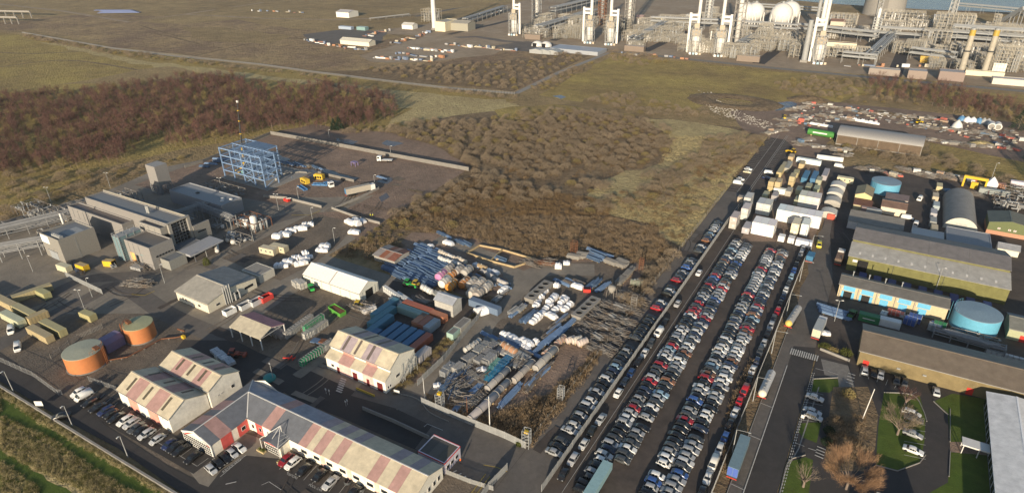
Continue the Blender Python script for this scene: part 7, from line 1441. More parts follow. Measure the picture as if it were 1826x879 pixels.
row([(-92.8,119.1),(-92.6,124.7),(-92.4,129.3)], 6, [PC['grey'],PS[0],PC['low']], 86, 'grey cage or pipe lot along the track side', .8, [(.2,.2,.2),(.3,.29,.27)], 301, rj=12); row([(-91.2,113.6),(-91.3,119.9),(-90.8,125.1)], 7, [PS[2],bl[0],PC['low']], 86, 'mixed blue and grey lot inside the track side', .8, [(.12,.17,.26),(.25,.25,.25)], 303, rj=12); row([(-86.3,116.4),(-86.5,121.0),(-86.7,126.2)], 6, [PS[0],PC['low'],gy[0]], 86, 'mixed lot between cages and teal boxes', .6, [(.16,.18,.22),(.3,.3,.28)], 305, rj=12); row([(-81.2,129.7),(-79.0,132.6),(-75.4,133.1)], 5, [gy[0],PC['low'],PS[1]], 86, 'grey lot between tubes and box group', .6, [(.3,.3,.29)], 307, rj=12); row([(-86.7,137.2),(-81.0,137.8),(-76.7,139.0)], 5, [gy[0],bl[3],gy[2]], -12, 'grey steel below the lower white row', .4, None, 309); row([(-78.5,149.5),(-78.6,159.8),(-78.0,164.8)], 5, [gy[2],bl[1]], 85, 'blue-grey girder beside the white group', .4, None, 311); row([(-118.9,173.2),(-112.0,172.3),(-106.3,169.0)], 6, [gy[2],PV['thin'],bl[3]], -12, 'long grey length right of the drums', .5, [(.4,.38,.36)], 313)
# depot clutter north of the blue containers, and tent surroundings
row([(-138.8,143.3),(-130.2,143.1)], 3, [PC['long']], -14, 'long row of silver cages behind the dark depot', .3, [(.55,.56,.55)], 125); row([(-136.2,141.8),(-131.7,140.1)], 2, [PC['low']], -14, 'white tote stack before the silver cages', .3, [(.6,.6,.58)], 127); row([(-128.1,144.3),(-122.7,145.3)], 3, [PS[0],pa[0]], -10, 'scrap timber and steel pile in the dark depot', .5, None, 129, rj=25); row([(-125.3,151.9),(-119.6,152.6)], 3, [PC['low']], -14, 'grey caged tote row along the boundary', .3, [(.36,.36,.33)], 131); dup(PV['mid'],(*(-128.5,151.8),.1),R(-14),'white ribbed tank along the depot boundary',None,(.6,.6,.58),1.2)
row([(-143.3,132.3),(-139.7,132.7)], 2, [PS[1]], 0, 'brown rubble heap by the white tent door', .4, None, 133); row([(-139.7,132.7),(-137.8,132.2)], 2, [PC['low']], 60, 'white stacked tote by the white tent door', .2, [(.6,.58,.55)], 135); row([(-173.6,131.5),(-170.2,131.6)], 2, [PC['grey']], -14, 'grey tote stack at the white tent corner', .2, [(.42,.41,.38)], 137)
t = thing('green_skip','lime green skip in front of the white tent','skip',(*(-150.1,125.1),.1),R(-8)); MB().add([(0,0,0),(6,0,0),(6,2.4,0),(0,2.4,0),(-.4,-.1,2.0),(6.2,-.1,1.6),(6.2,2.5,1.6),(-.4,2.5,2.0)],[(0,1,5,4),(1,2,6,5),(2,3,7,6),(3,0,4,7),(3,2,1,0)]).obj('body','painted_steel',t,color=(.09,.30,.05)); B(-.1,.02,1.1,5.9,2.3,1.55).obj('load','rust',t)
for i,(a,b,n,c,lb_) in enumerate((((-150.0,106.3),(-150.7,116.5),10,(.42,.40,.37),'pale caged gas bottle pallet in the long pale file'),((-147.5,112.0),(-147.7,118.6),6,(.05,.30,.14),'green gas bottle pallet in the upper green file'),((-144.0,112.6),(-144.2,116.8),4,(.5,.48,.42),'cream bottle pallet beside the upper green file'),((-144.5,109.1),(-144.0,111.2),3,(.45,.45,.42),'grey bottle pallet before the cream ones'),((-134.5,98.6),(-134.5,106.3),9,(.03,.33,.15),'green gas bottle pallet in the near green file'),((-134.4,107.0),(-134.5,109.7),3,(.45,.44,.42),'white bottle pallet at the end of the near green file'))):
    for k in range(n):
        p = lerp(a,b,k/(n-1)); t = dup(GAS,(*p,.1),R(88),f'{lb_}, {ordn(k+1)} from the near end','gas bottle pallets',c,1.3) if 'GAS' in globals() else None
        if t is None:
            GAS = thing('gas_bottle_pallet','gas bottles','gas bottles',(0,0,0)); bm = MB()
            for u in range(4):
                for v in range(3): bm.tube((.2+u*.38,.2+v*.38,.15),(.2+u*.38,.2+v*.38,1.5),.16,7).tube((.2+u*.38,.2+v*.38,1.5),(.2+u*.38,.2+v*.38,1.7),.06,5)
            tint(bm.obj('bottle','paint',GAS))['kind'] = 'stuff'; fm = MB()
            for u in (0,1.55):
                for v in (0,1.2): fm.beam((u,v,0),(u,v,1.8),.06)
            for z in (.9,1.75): fm.beam((0,0,z),(1.55,0,z),.06).beam((1.55,0,z),(1.55,1.2,z),.06).beam((1.55,1.2,z),(0,1.2,z),.06).beam((0,1.2,z),(0,0,z),.06)
            fm.box(0,0,0,1.55,1.2,.12); fm.obj('cage','galvanised',GAS); proto(GAS)
            dup(GAS,(*p,.1),R(88),f'{lb_}, {ordn(k+1)} from the near end','gas bottle pallets',c,1.3)
t = thing('flat_trailer','blue flat trailer lying beside the bottle pallets','trailer',(*(-141.9,108.5),.1),R(14)); B(0,0,.5,12,2.4,.8).obj('deck','navy_steel',t); B(3,.2,.802,9,2.2,1.2).obj('load','rust',t)
for x in (2,4,9): MB().tube((x,-.05,.4),(x,.2,.4),.4,10).obj('wheel','tyre',t)
t = thing('red_plough','red implement lying at the edge of the dark yard','implement',(*(-143.2,98.7),.1),R(25)); MB().beam((0,0,.4),(4,0,.5),.3).beam((2,-1,.4),(2.6,1,.6),.25).beam((3.4,-.8,.3),(3.8,.8,.5),.2).obj('frame','red_paint',t)
t = thing('teal_cover','teal sheeted mound in the dark yard over the long office','cover',(*(-139.0,90.0),.1)); MB().sphere((0,0,.3),1.9,12,8,0,.7).obj('sheet','painted_steel',t,color=(.05,.26,.26))
row([(-159.7,106.4),(-153.3,106.5),(-156.7,108.9)], 4, [PC['low']], -10, 'stacked totes under the open canopy', .3, [(.35,.35,.34),(.25,.22,.2)], 139)
for i,(p,L_,c,lb_) in enumerate((((-178.1,105.1),4,(.7,.7,.68),'white and red open-top box at the left end of the canopy row'),((-176.5,110.0),4.5,(.55,.55,.55),'long open-topped white box behind the canopy'),((-175.1,113.6),4.5,(.5,.5,.5),'second open-topped white box behind the canopy'),((-174.1,117.1),4.5,(.55,.06,.05),'red open-topped box at the right end of the canopy row'))):
    t = thing('open_skip',lb_,'skip',(p[0],p[1],.1),R(88)); mb = MB().box(0,0,0,L_,2.4,.3); mb.box(0,0,.3,L_,.12,1.9).box(0,2.28,.3,L_,2.4,1.9).box(0,.12,.3,.12,2.28,1.9).box(L_-.12,.12,.3,L_,2.28,1.9).obj('body','paint',t,color=c); B(.2,.2,.302,L_-.2,2.2,.9).obj('load','black',t)
row([(-163.8,90.1),(-159.0,89.6),(-155.3,89.1)], 5, [PC['low'],PW[0]], -14, 'white tote in the shade behind the taller striped hall', .6, [(.5,.52,.55)], 141)
# wrapped plant on the gravel by the grey plant
for i,(p,k,s_,rz_) in enumerate((((-189.8,138.9),1,1.3,40),((-189.7,142.1),0,1.3,40),((-189.5,145.4),2,1.0,40),((-184.5,144.0),3,1.0,60),((-185.4,147.1),0,1.2,50),((-188.9,146.8),2,.9,50),((-186.1,148.9),1,1.0,60),((-211.5,155.8),0,1.3,20),((-210.5,158.8),1,1.3,20),((-211.0,162.9),1,1.2,30),((-208.8,166.1),3,1.1,40),((-209.1,169.2),2,1.1,40),((-207.8,171.2),2,1.0,40),((-194.2,181.5),3,1.1,-10),((-190.2,181.8),2,1.2,-10),((-190.8,185.4),1,1.0,-10),((-194.3,184.8),0,1.0,-10),((-185.9,175.2),1,1.2,20),((-186.5,158.7),0,1.4,30),((-185.6,156.3),1,1.2,30),((-188.7,150.2),2,1.1,60))):
    dup(PW[k],(*p,.1),R(rz_),f'white sheeted drum or crate on the gravel apron, {ordn(i+1)} of the scattered group','wrapped plant on the gravel',None,s_*1.15)
for i,(p,lb_) in enumerate((((-206.5,142.3),'cream double cabin on the gravel apron, left half'),((-204.3,145.8),'cream double cabin on the gravel apron, right half'))): put_box('cab',(p[0],p[1]),R(8),(.56,.5,.34),lb_,.12)
row([(-230.5,145.1),(-223.7,144.0)], 2, [PV['thin']], -40, 'silver ribbed duct lying by the plant entrance', .2, [(.55,.55,.53)], 143, scale=(1.2,1.4)); dup(PV['thin'],(*(-224.2,135.6),.1),R(-35),'short silver ribbed duct nearest the plant entrance',None,(.55,.55,.53),1.1)
row([(-242.0,113.4),(-236.1,112.6),(-238.1,109.4)], 4, [PS[1],PC['low']], 10, 'pipe fittings stacked before the front block', .6, [(.3,.3,.3)], 145, rj=30); row([(-229.0,102.8),(-224.4,102.6),(-226.1,106.3)], 4, [PS[0],PS[2]], 10, 'heap of pale pipework at the apron corner', .8, None, 147, rj=30); row([(-252.9,106.2),(-247.2,106.3)], 3, [gy[1],bl[0]], -12, 'silver pipe stack on the ochre ground', .5, None, 149); row([(-252.9,97.5),(-264.8,97.3)], 3, [gy[2],bl[1]], -24, 'dark pipe row along the apron railing', .3, None, 151)
row([(-316.2,194.2),(-317.2,203.9),(-317.9,209.9)], 4, bl, 15, 'blue steel pile left of the blue frame', .8, None, 153); row([(-283.7,220.3),(-269.9,223.8),(-255.8,224.7)], 7, bl+gy[:1], -14, 'blue steel length in the row behind the frame slab', .6, None, 155); dup(bl[1],(*(-218.6,230.2),.1),R(-8),'two blue beams lying alone on the mud')
t = thing('red_hoist','red and white machine by the shaded wall below the frame','machine',(*(-239.8,184.0),.1)); B(0,0,.3,3,1.5,1.6).obj('body','red_paint',t); MB().beam((1,.7,1.5),(4.5,1,2.4),.3).obj('boom','white_paint',t)
t = thing('steel_table','small purple steel trestle in the frame yard grass','trestle',(*(-246.3,236.9),.1)); MB().beam((0,0,0),(0,0,2),.3).beam((3,0,0),(3,0,2),.3).beam((0,2,0),(0,2,2),.3).beam((3,2,0),(3,2,2),.3).box(-.2,-.2,2.01,3.2,2.2,2.3).obj('trestle','painted_steel',t,color=(.2,.16,.3))
# bay units and blue tank yard
row([(20.7,214.5),(22.5,217.1)], 3, [PC['grey']], -8, 'blue and white tote stack before the bay units', .4, [(.3,.34,.4),(.05,.1,.3)], 157); row([(27.6,214.1),(29.5,216.6)], 3, [PC['grey']], -8, 'dark blue tote stack by the wide blue tank', .4, [(.04,.1,.3),(.4,.42,.42),(.04,.25,.1)], 159); row([(16.4,218.9),(17.3,218.3)], 2, [PC['low']], -8, 'red and white drum pallet before the middle bay', .2, [(.45,.1,.08),(.6,.6,.58)], 161); dup(PC['grey'],(*(13.2,214.8),.1),R(80),'tall silver cylinder cage before the middle bay',None,(.4,.45,.47),.8)
for i,lb_ in enumerate(('front','middle','rear')): dup(bl[3],(8.0-8.5-i*.6,207.5+i*1.9,.1),R(-6),f'blue beam stack by the bay unit gate, {lb_} one')
dup(PW[1],(*(-2.2,194.8),.1),R(20),'white upturned boat-shaped cover near the bay unit gate',scale=1.0)
# far scrap yard: rows of stock, skips, tanks
SC = [(.55,.53,.48),(.25,.24,.23),(.32,.22,.15),(.12,.2,.3),(.4,.36,.28),(.5,.12,.08),(.6,.58,.55)]
for k,(a,b,n,wh) in enumerate((((-54.3,416.2),(-63.8,400.6),9,'left scrap heap by the empty bays'),((-61.6,437.4),(-47.9,441.9),14,'scrap heap along the pond'),((-56.6,423.1),(-49.7,457.4),12,'stock heap beside the yellow excavator'),((-60.2,462.7),(-50.5,481.0),12,'mixed stock near the pond'),((-51.4,487.2),(-29.6,485.6),18,'stock in the back row, left'),((-29.3,482.5),(4.4,482.0),27,'red and white barrier stack in the back row'),((4.3,484.9),(32.7,482.6),24,'stock in the back row, right'),((-38.7,460.3),(-19.8,457.1),15,'stock in the second row'),((17.7,463.4),(41.3,463.0),21,'stock beside the flat road'),((22.7,435.4),(44.8,433.4),21,'stock along the grass bank'),((46.0,465.5),(67.5,459.9),21,'stock at the far right of the scrap yard'),((48.8,435.6),(67.3,439.1),12,'shaded stock under the conifer shadow'),((-43.3,389.8),(-38.5,402.0),9,'timber and steel by the empty bays'),((-35.1,389.6),(-19.1,391.6),14,'scrap in front of the white wall'),((-17.5,377.4),(-12.9,401.8),10,'frame scrap by the open barn'),((-4.1,364.9),(12.9,359.6),16,'scrap in the row behind the far blue tank'),((12.3,372.1),(25.0,368.1),14,'car hulks and scrap in the hulk row'),((24.9,371.7),(42.9,371.0),21,'silver hulk in the hulk row'),((29.9,346.4),(37.1,346.5),9,'blue and rust stock by the yellow gantry'),((42.3,349.4),(54.9,360.4),12,'shaded stock beyond the hangar'))):
    row([a,b], n, PS+[PC['low'],PC['grey'],pa[0],gy[0],PC['low']], -5, wh, 2.4, SC, 200+k*2+1, 'stock in the far yards', (.5,1.0), 40)
for q in scatter([(-53.6,482.6),(-30.3,491.8),(35.8,493.0),(68.8,478.0),(66.5,445.3),(41.0,445.4),(17.9,455.5),(5.4,462.2),(-26.4,456.5),(-41.7,423.1),(-48.9,427.3),(-54.3,411.0),(-62.3,401.4)],230,rnd,3.2): dup(rnd.choice(PS+[PC['low'],PC['grey'],pa[0],gy[1],PC['low']]),(*q,.1),rnd.uniform(0,6.3),'small mixed lot of scrap lying in the far scrap yard','small scrap lots',rnd.choice(SC),rnd.uniform(.3,.6))
for i in range(14): p = lerp((-26.1,459.6),(-6.2,456.0),i/13); dup(PW[i % 3],(*p,.1),R(-8),f'white stacked panel in the pale row across the scrap yard, {ordn(i+1)} from left','white panels in the scrap yard',None,1.1)
for i in range(9): p = lerp((-41.5,436.9),(-29.7,435.0),i/8); dup(PW[2],(*p,.1),R(-8),f'white bagged bundle behind the green tank, {ordn(i+1)} from left','white bags in the scrap yard',None,.8)
for i,(p,c) in enumerate(zip([(40.0,489.5),(43.0,488.2),(46.0,488.5),(49.3,488.8),(51.7,488.7),(54.0,488.6)],((.08,.2,.36),(.7,.7,.7),(.7,.7,.7),(.08,.2,.36),(.33,.34,.34),(.33,.34,.34)))):
    t = thing('tank_end',f'{("blue","white","white","blue","grey","grey")[i]} cone-shaped tank top in the far right row, {ordn(i+1)} from left','tank top',(*p,.1)); MB().lathe([(2.3,0),(2.3,1.0),(1.7,2.4),(.6,3.3),(.01,3.4)],16).obj('shell','painted_steel',t,color=c); MB().lathe([(.6,3.3),(.6,3.7),(.01,3.7)],10).obj('neck','galvanised',t)
for i,p in enumerate([(55.2,475.8),(58.4,476.2)]): t = thing('tank_end',f'round white tank lying on its side at the far right, {"left" if i == 0 else "right"} one','tank top',(*p,.1)); MB().tube((0,0,2.0),(0,6,2.0),2.0,18).obj('shell','white_paint',t); MB().tube((0,-.3,2.0),(0,-.02,2.0),1.5,18).obj('end_plate','concrete',t)
t = thing('tank_end','white cone tank standing alone on the flat road','tank top',(*(37.4,471.4),.1)); MB().lathe([(3.2,0),(2.4,2.4),(.5,4.6),(.01,4.8)],14).obj('shell','white_paint',t); MB().lathe([(.5,4.6),(.5,5.1),(.01,5.1)],8).obj('neck','galvanised',t)
t = thing('green_tank','long bright green tank lying by the scrap yard track','tank',(*(-40.2,413.5),.1),R(-6)); MB().tube((0,0,2.0),(15,0,2.0),1.9,16).obj('shell','painted_steel',t,color=(.06,.22,.05)); B(3,-1.95,2.0,11,-1.8,2.8).obj('lettering_band','white_paint',t)
for x in (2,13): B(x,-1.6,0,x+.6,1.6,.8).obj('saddle','timber',t)
wall('white low wall of stacked bags in front of the scrap frames', [(-29.1,370.0),(-16.0,371.1)], 2.4, 'white_paint', w2=1.2)
for c_ in list(PB.values())+PW+PS+list(PC.values())+list(PV.values())+list(CT.values())+([GAS] if 'GAS' in globals() else []): drop(c_)

# ================================================================ trees, shrubs, rough growth
def slivers(mb, pts, l_, w2, r_, up=.5, out=None, mi=0):
    for p in pts:
        d = Vector((r_.gauss(0,1), r_.gauss(0,1), r_.gauss(0,1)+up*1.5))
        if out is not None: d = d*.6+(Vector(p)-Vector(out)).normalized()*1.5
        d.normalize(); s_ = d.orthogonal().normalized(); s_.rotate(Matrix.Rotation(r_.uniform(0,6.28),3,d)); k = l_*r_.uniform(.6,1.4); p = Vector(p)
        mb.add([p-s_*w2/2, p+s_*w2/2, p+d*k], [(0,1,2)], mi)
def limbs(mb, hh, n, spread, r0, r_, z0=.16):
    mb.tube((0,0,0),(r_.uniform(-.2,.2),r_.uniform(-.2,.2),hh*.62),r0,6,0,r0*.45,False); tips = []
    for k in range(n):
        z = hh*(z0+(.62-z0)*k/n); a = k*2.4+r_.uniform(-.4,.4); t = (math.cos(a)*spread*r_.uniform(.5,.95), math.sin(a)*spread*r_.uniform(.5,.95), min(hh*.97, z+hh*r_.uniform(.22,.4)))
        mb.tube((0,0,z),t,r0*.35,4,0,r0*.08,False); tips.append(((0,0,z),t))
    return tips
def birch(seed, hh=9.0, n=300, tw='birch_twigs', bark='pale_bark', spread=1.7, w2=.085, name='birch_tree', cat='tree'):
    r_ = random.Random(seed); t = thing(name,'birch',cat); mb = MB(); tips = limbs(mb,hh,11,spread,.085,r_); mb.obj('trunk',bark,t); cm = MB(); pts = []
    for k in range(n):
        a, b = r_.choice(tips); u = r_.uniform(.35,1.05); q = lerp(a,b,u); pts.append((q[0]+r_.gauss(0,.32),q[1]+r_.gauss(0,.32),max(hh*.22,q[2]+r_.gauss(0,.35))))
    slivers(cm,pts,.95,w2,r_,.7); cm.obj('crown',tw,t); return t
def willow(seed, rad=3.6, hh=3.8, n=1000, tw='willow_twigs', w2=.075, name='willow_shrub', cat='shrub'):
    r_ = random.Random(seed); t = thing(name,'willow',cat); mb = MB(); cm = MB(); pts = []; lob = [(r_.uniform(-.4,.4)*rad,r_.uniform(-.4,.4)*rad,r_.uniform(.55,.9)) for k in range(4)]
    for k in range(9):
        a = k*.7+r_.random(); mb.tube((0,0,0),(math.cos(a)*rad*.6,math.sin(a)*rad*.6,hh*.7),.07,4,0,.02,False)
    mb.obj('stems','bark',t)
    for k in range(n):
        lx, ly, ls = r_.choice(lob); a = r_.uniform(0,6.28); e = math.asin(r_.uniform(.02,1)); q = r_.uniform(.55,1.0)**.5*ls
        pts.append((lx+math.cos(a)*math.cos(e)*rad*q, ly+math.sin(a)*math.cos(e)*rad*q, math.sin(e)*hh*q+.1))
    slivers(cm,pts,.65,w2,r_,.8,(0,0,-.8)); cm.obj('crown',tw,t); return t
def clump(seed, rad, hh, n, tw, w2, l_):
    r_ = random.Random(seed); cm = MB(); pts = []
    for k in range(n): a = r_.uniform(0,6.28); q = r_.random()**.5; pts.append((math.cos(a)*rad*q,math.sin(a)*rad*q,r_.uniform(0,hh*(1-q*q*.7))))
    slivers(cm,pts,l_,w2,r_,1.0); return bpy.data.objects.new('clump', cm.mesh('clump',[tw]))
BI = [birch(k,7.6+k*.7,420,spread=2.3+.2*k,w2=.10) for k in range(3)]+[birch(7,6.5,360,'olive_twigs','pale_bark',2.2)]
WI = [willow(k+20,3.4+.3*k,3.5+.3*k) for k in range(3)]+[willow(31,3.0,3.2,800,'olive_twigs')]
def instancer(name, src, pts, label, kind='stuff'):
    """many copies of a few shapes as one object, for growth nobody could count"""
    col = bpy.data.collections.new(name+'_shapes')
    for o in src:
        for m_ in ([o] if o.type == 'MESH' else [c for c in o.children]):
            pass
    shapes = []
    for o in src:
        if o.type == 'MESH': shapes.append(o); continue
        mb = MB(); mats = []
        for c in o.children:
            mn = c.data.materials[0].name; mi = len(mats); mats.append(mn)
            mb.add([tuple(v.co) for v in c.data.vertices], [tuple(p.vertices) for p in c.data.polygons], mi)
        shapes.append(bpy.data.objects.new(name+'_shape', mb.mesh(name+'_shape', mats)))
    for s_ in shapes: col.objects.link(s_)
    me = bpy.data.meshes.new(name); me.from_pydata([(p[0],p[1],p[2]) for p in pts],[],[])
    for an, k in (('size',3),('turn',4)):
        at = me.attributes.new(an,'FLOAT','POINT'); at.data.foreach_set('value',[p[k] for p in pts])
    o = bpy.data.objects.new(name, me); C.objects.link(o); tag(o,label,None,None,kind)
    ng = bpy.data.node_groups.new(name,'GeometryNodeTree'); ng.interface.new_socket('Geometry',in_out='INPUT',socket_type='NodeSocketGeometry'); ng.interface.new_socket('Geometry',in_out='OUTPUT',socket_type='NodeSocketGeometry')
    N = ng.nodes; gi = N.new('NodeGroupInput'); go = N.new('NodeGroupOutput'); ip = N.new('GeometryNodeInstanceOnPoints'); ci = N.new('GeometryNodeCollectionInfo'); ci.inputs['Collection'].default_value = col; ci.inputs['Separate Children'].default_value = True; ci.inputs['Reset Children'].default_value = True
    ip.inputs['Pick Instance'].default_value = True; rv = N.new('FunctionNodeRandomValue'); rv.data_type = 'INT'; rv.inputs[4].default_value = 0; rv.inputs[5].default_value = len(shapes)-1
    a1 = N.new('GeometryNodeInputNamedAttribute'); a1.data_type = 'FLOAT'; a1.inputs[0].default_value = 'size'; a2 = N.new('GeometryNodeInputNamedAttribute'); a2.data_type = 'FLOAT'; a2.inputs[0].default_value = 'turn'; cx = N.new('ShaderNodeCombineXYZ'); er = N.new('FunctionNodeEulerToRotation')
    K = ng.links.new; K(gi.outputs[0],ip.inputs['Points']); K(ci.outputs[0],ip.inputs['Instance']); K(rv.outputs[2],ip.inputs['Instance Index']); K(a2.outputs[0],cx.inputs[2]); K(cx.outputs[0],er.inputs[0]); K(er.outputs[0],ip.inputs['Rotation']); K(a1.outputs[0],ip.inputs['Scale']); K(ip.outputs[0],go.inputs[0])
    md = o.modifiers.new('copies','NODES'); md.node_group = ng; return o
def grow(src, pts, r_, sc_, label, group, stuff_name, stuff_label, keep, weights=None):
    pts = sorted(pts, key=lambda p: p[0]**2+p[1]**2)
    for p in pts[:keep]:
        dup(r_.choices(src,weights)[0],(p[0],p[1],0),r_.uniform(0,6.28),label,group,None,r_.uniform(*sc_))
    if len(pts) > keep: instancer(stuff_name, src, [(p[0],p[1],0,r_.uniform(*sc_),r_.uniform(0,6.28)) for p in pts[keep:]], stuff_label)
rt = random.Random(77)
WOOD = [(-424.9,92.6),(-398.2,131.4),(-393.3,145.6),(-378.6,155.7),(-377.8,164.2),(-363.2,176.4),(-380.0,191.3),(-370.6,194.1),(-376.1,202.8),(-358.0,212.7),(-342.0,236.2),(-339.2,258.7),(-316.6,276.5),(-289.2,288.6),(-284.3,315.7),(-300.5,342.0),(-334.5,361.7),(-376.8,363.4),(-402.2,367.1),(-395.8,343.0),(-436.1,336.2),(-437.0,323.3),(-487.7,349.7),(-523.3,326.3),(-525.1,306.8),(-538.0,271.8),(-573.7,230.7),(-654.7,166.6)]
CLEAR = [[(-458.9,162.3),(-469.7,185.0),(-460.5,187.3),(-440.1,167.7)], [(-383.5,191.7),(-390.1,223.0),(-373.0,219.3),(-366.2,196.6)], [(-539.1,233.9),(-534.2,247.8),(-516.3,242.4),(-521.3,228.9)]]
b_pts = scatter(WOOD, 2100, rt, 3.2, CLEAR)
EWOOD = [(-21.2,571.8),(-0.5,582.7),(36.6,572.1),(76.1,532.8),(95.1,506.7),(82.3,490.5),(54.4,503.0),(32.8,509.5),(16.2,523.4),(-11.7,522.4)]
b_pts += scatter(EWOOD, 150, rt, 4.5)
grow(BI, b_pts, rt, (.5,1.3), 'bare reddish birch standing among many in the leafless wood', 'birches of the leafless wood', 'birch_wood', 'far part of the bare birch wood reading as one mass', 300, [5,5,5,2])
w_pts = []
for poly, n, md in (([(-209.4,354.7),(-203.9,392.1),(-174.5,398.1),(-145.9,397.9),(-121.3,388.0),(-107.9,364.1),(-103.5,340.9),(-108.6,319.0),(-117.2,292.9),(-131.6,296.3),(-143.3,299.8),(-140.2,280.2),(-146.5,267.5),(-172.8,277.5),(-183.7,277.5),(-184.3,267.2),(-195.1,273.3),(-206.8,322.8)], 330, 4.2), ([(-275.0,304.7),(-261.8,329.3),(-231.0,337.1),(-218.7,374.3),(-208.4,379.8),(-204.6,329.2),(-195.1,273.3),(-221.6,287.4),(-247.2,290.5)], 150, 4.6),
     ([(-183.3,195.1),(-185.1,217.7),(-181.0,237.1),(-181.9,263.7),(-160.3,259.8),(-140.7,256.9),(-128.8,257.9),(-138.6,236.8),(-155.7,234.1),(-161.3,218.9),(-165.9,203.5)], 90, 4.6), ([(-91.0,378.2),(-72.7,395.8),(-60.2,392.6),(-62.5,338.5),(-77.4,338.3),(-82.2,323.6),(-89.3,331.7),(-87.5,351.9)], 70, 4.2), ([(-98.9,309.6),(-86.4,329.2),(-81.0,324.3),(-82.2,299.7),(-88.7,273.1),(-95.4,277.3),(-94.7,293.7)], 40, 4.2), ([(-111.5,246.8),(-104.5,259.6),(-99.3,250.7),(-105.6,240.2)], 8, 4), ([(-131.3,269.0),(-114.5,265.8),(-111.7,279.9),(-123.1,277.9)], 7, 5), ([(-113.1,262.6),(-97.8,315.0),(-62.6,365.5),(-64.0,254.2),(-91.7,252.2)], 26, 7),
     ([(-193.7,425.4),(-172.8,455.3),(-133.1,440.1),(-106.0,428.6),(-123.1,410.2),(-154.3,408.9)], 55, 6), ([(-253.5,605.5),(-215.6,605.4),(-182.3,580.9),(-197.3,556.6),(-231.6,561.2)], 60, 6), ([(-247.1,431.9),(-249.2,493.6),(-243.2,549.5),(-238.4,504.2),(-229.7,441.1)], 40, 6), ([(-82.1,539.8),(-64.8,575.5),(-23.5,574.9),(-8.6,529.4),(16.2,520.0),(-10.9,510.6),(-54.9,510.3),(-71.3,514.9)], 110, 6.5),
     ([(-417.8,426.5),(-372.6,466.1),(-316.6,511.8),(-287.6,568.7),(-261.0,588.7),(-259.5,513.8),(-254.8,427.8),(-312.8,418.5),(-372.7,419.5)], 200, 8), ([(-925.3,386.9),(-713.5,372.4),(-500.4,383.7),(-433.5,387.7),(-317.3,394.8),(-242.4,406.9),(-246.4,397.3),(-351.0,394.0),(-488.0,379.6),(-694.6,361.5),(-885.0,371.3)], 110, 5), ([(-299.9,274.7),(-270.1,293.6),(-221.6,287.4),(-189.9,268.0),(-184.3,267.2),(-197.2,275.3),(-238.3,292.8),(-275.0,304.7)], 40, 4.5), ([(-20.6,404.6),(19.4,395.7),(34.9,398.2),(19.7,380.0),(-19.4,393.7)], 30, 4.5), ([(29.8,405.6),(64.1,377.7),(63.1,364.1),(34.7,374.4)], 40, 5), ([(49.6,542.9),(75.5,524.8),(73.5,499.2),(54.5,506.0)], 25, 6), ([(-66.8,206.8),(-60.2,223.6),(-59.1,175.6),(-65.1,180.3)], 14, 3.4),([(-415.9,139.1),(-382.4,157.6),(-336.3,142.1),(-334.8,108.6),(-335.9,104.5)], 40, 5),([(-365.0,157.4),(-339.5,200.1),(-336.8,165.5),(-341.7,145.0)], 18, 6)):
    w_pts += scatter(poly, n, rt, md)
grow(WI, w_pts, rt, (.5,1.12), 'rounded leafless grey-brown willow bush in the scrub', 'willow bushes of the scrub', 'willow_scrub', 'farther willow scrub and field hedges reading as one mass', 300, [5,5,5,2])
o_pts = []
for poly, n, md in (([(-182.8,192.7),(-168.1,194.2),(-166.6,177.5),(-175.4,166.7),(-179.2,157.8),(-180.8,172.5)], 26, 2.6), ([(-103.6,103.6),(-104.8,123.4),(-106.2,154.7),(-103.6,154.2),(-101.9,122.5),(-101.3,103.8)], 26, 2.0), ([(-182.2,195.8),(-183.3,221.8),(-170.3,201.0)], 8, 4)):
    o_pts += scatter(poly, n, rt, md)
grow([WI[3]], o_pts, rt, (.3,.6), 'low yellow-brown bush at the edge of the yards', 'bushes along the yard edges', 'x', 'x', 300)
# low growth
br = [clump(k,1.0,1.0,70,'bramble',.07,.6) for k in range(3)]; gr_ = [clump(k+5,.7,.35,34,'reed_blades',.05,.5) for k in range(3)] if 'reed_blades' in M else None
mat('reed_blades', (.36,.30,.16), .9, var=.2, scale=.2); mat('dead_stalks', (.17,.115,.06), .9, var=.3, scale=.2); mat('grass_blades', (.12,.12,.03), .9, var=.2, scale=.2)
gr_ = [clump(k+5,.7,.35,34,'reed_blades',.05,.5) for k in range(3)]; ds = [clump(k+9,.9,.7,60,'dead_stalks',.06,.6) for k in range(3)]; gs = [clump(k+13,.7,.3,34,'grass_blades',.05,.45) for k in range(3)]
def cover(name, src, polys, label, sc_, avoid=()):
    pts = []
    for poly, n in polys: pts += [(p[0],p[1],.05,rt.uniform(*sc_),rt.uniform(0,6.28)) for p in scatter(poly,n,rt,0,avoid)]
    instancer(name, src, pts, label)
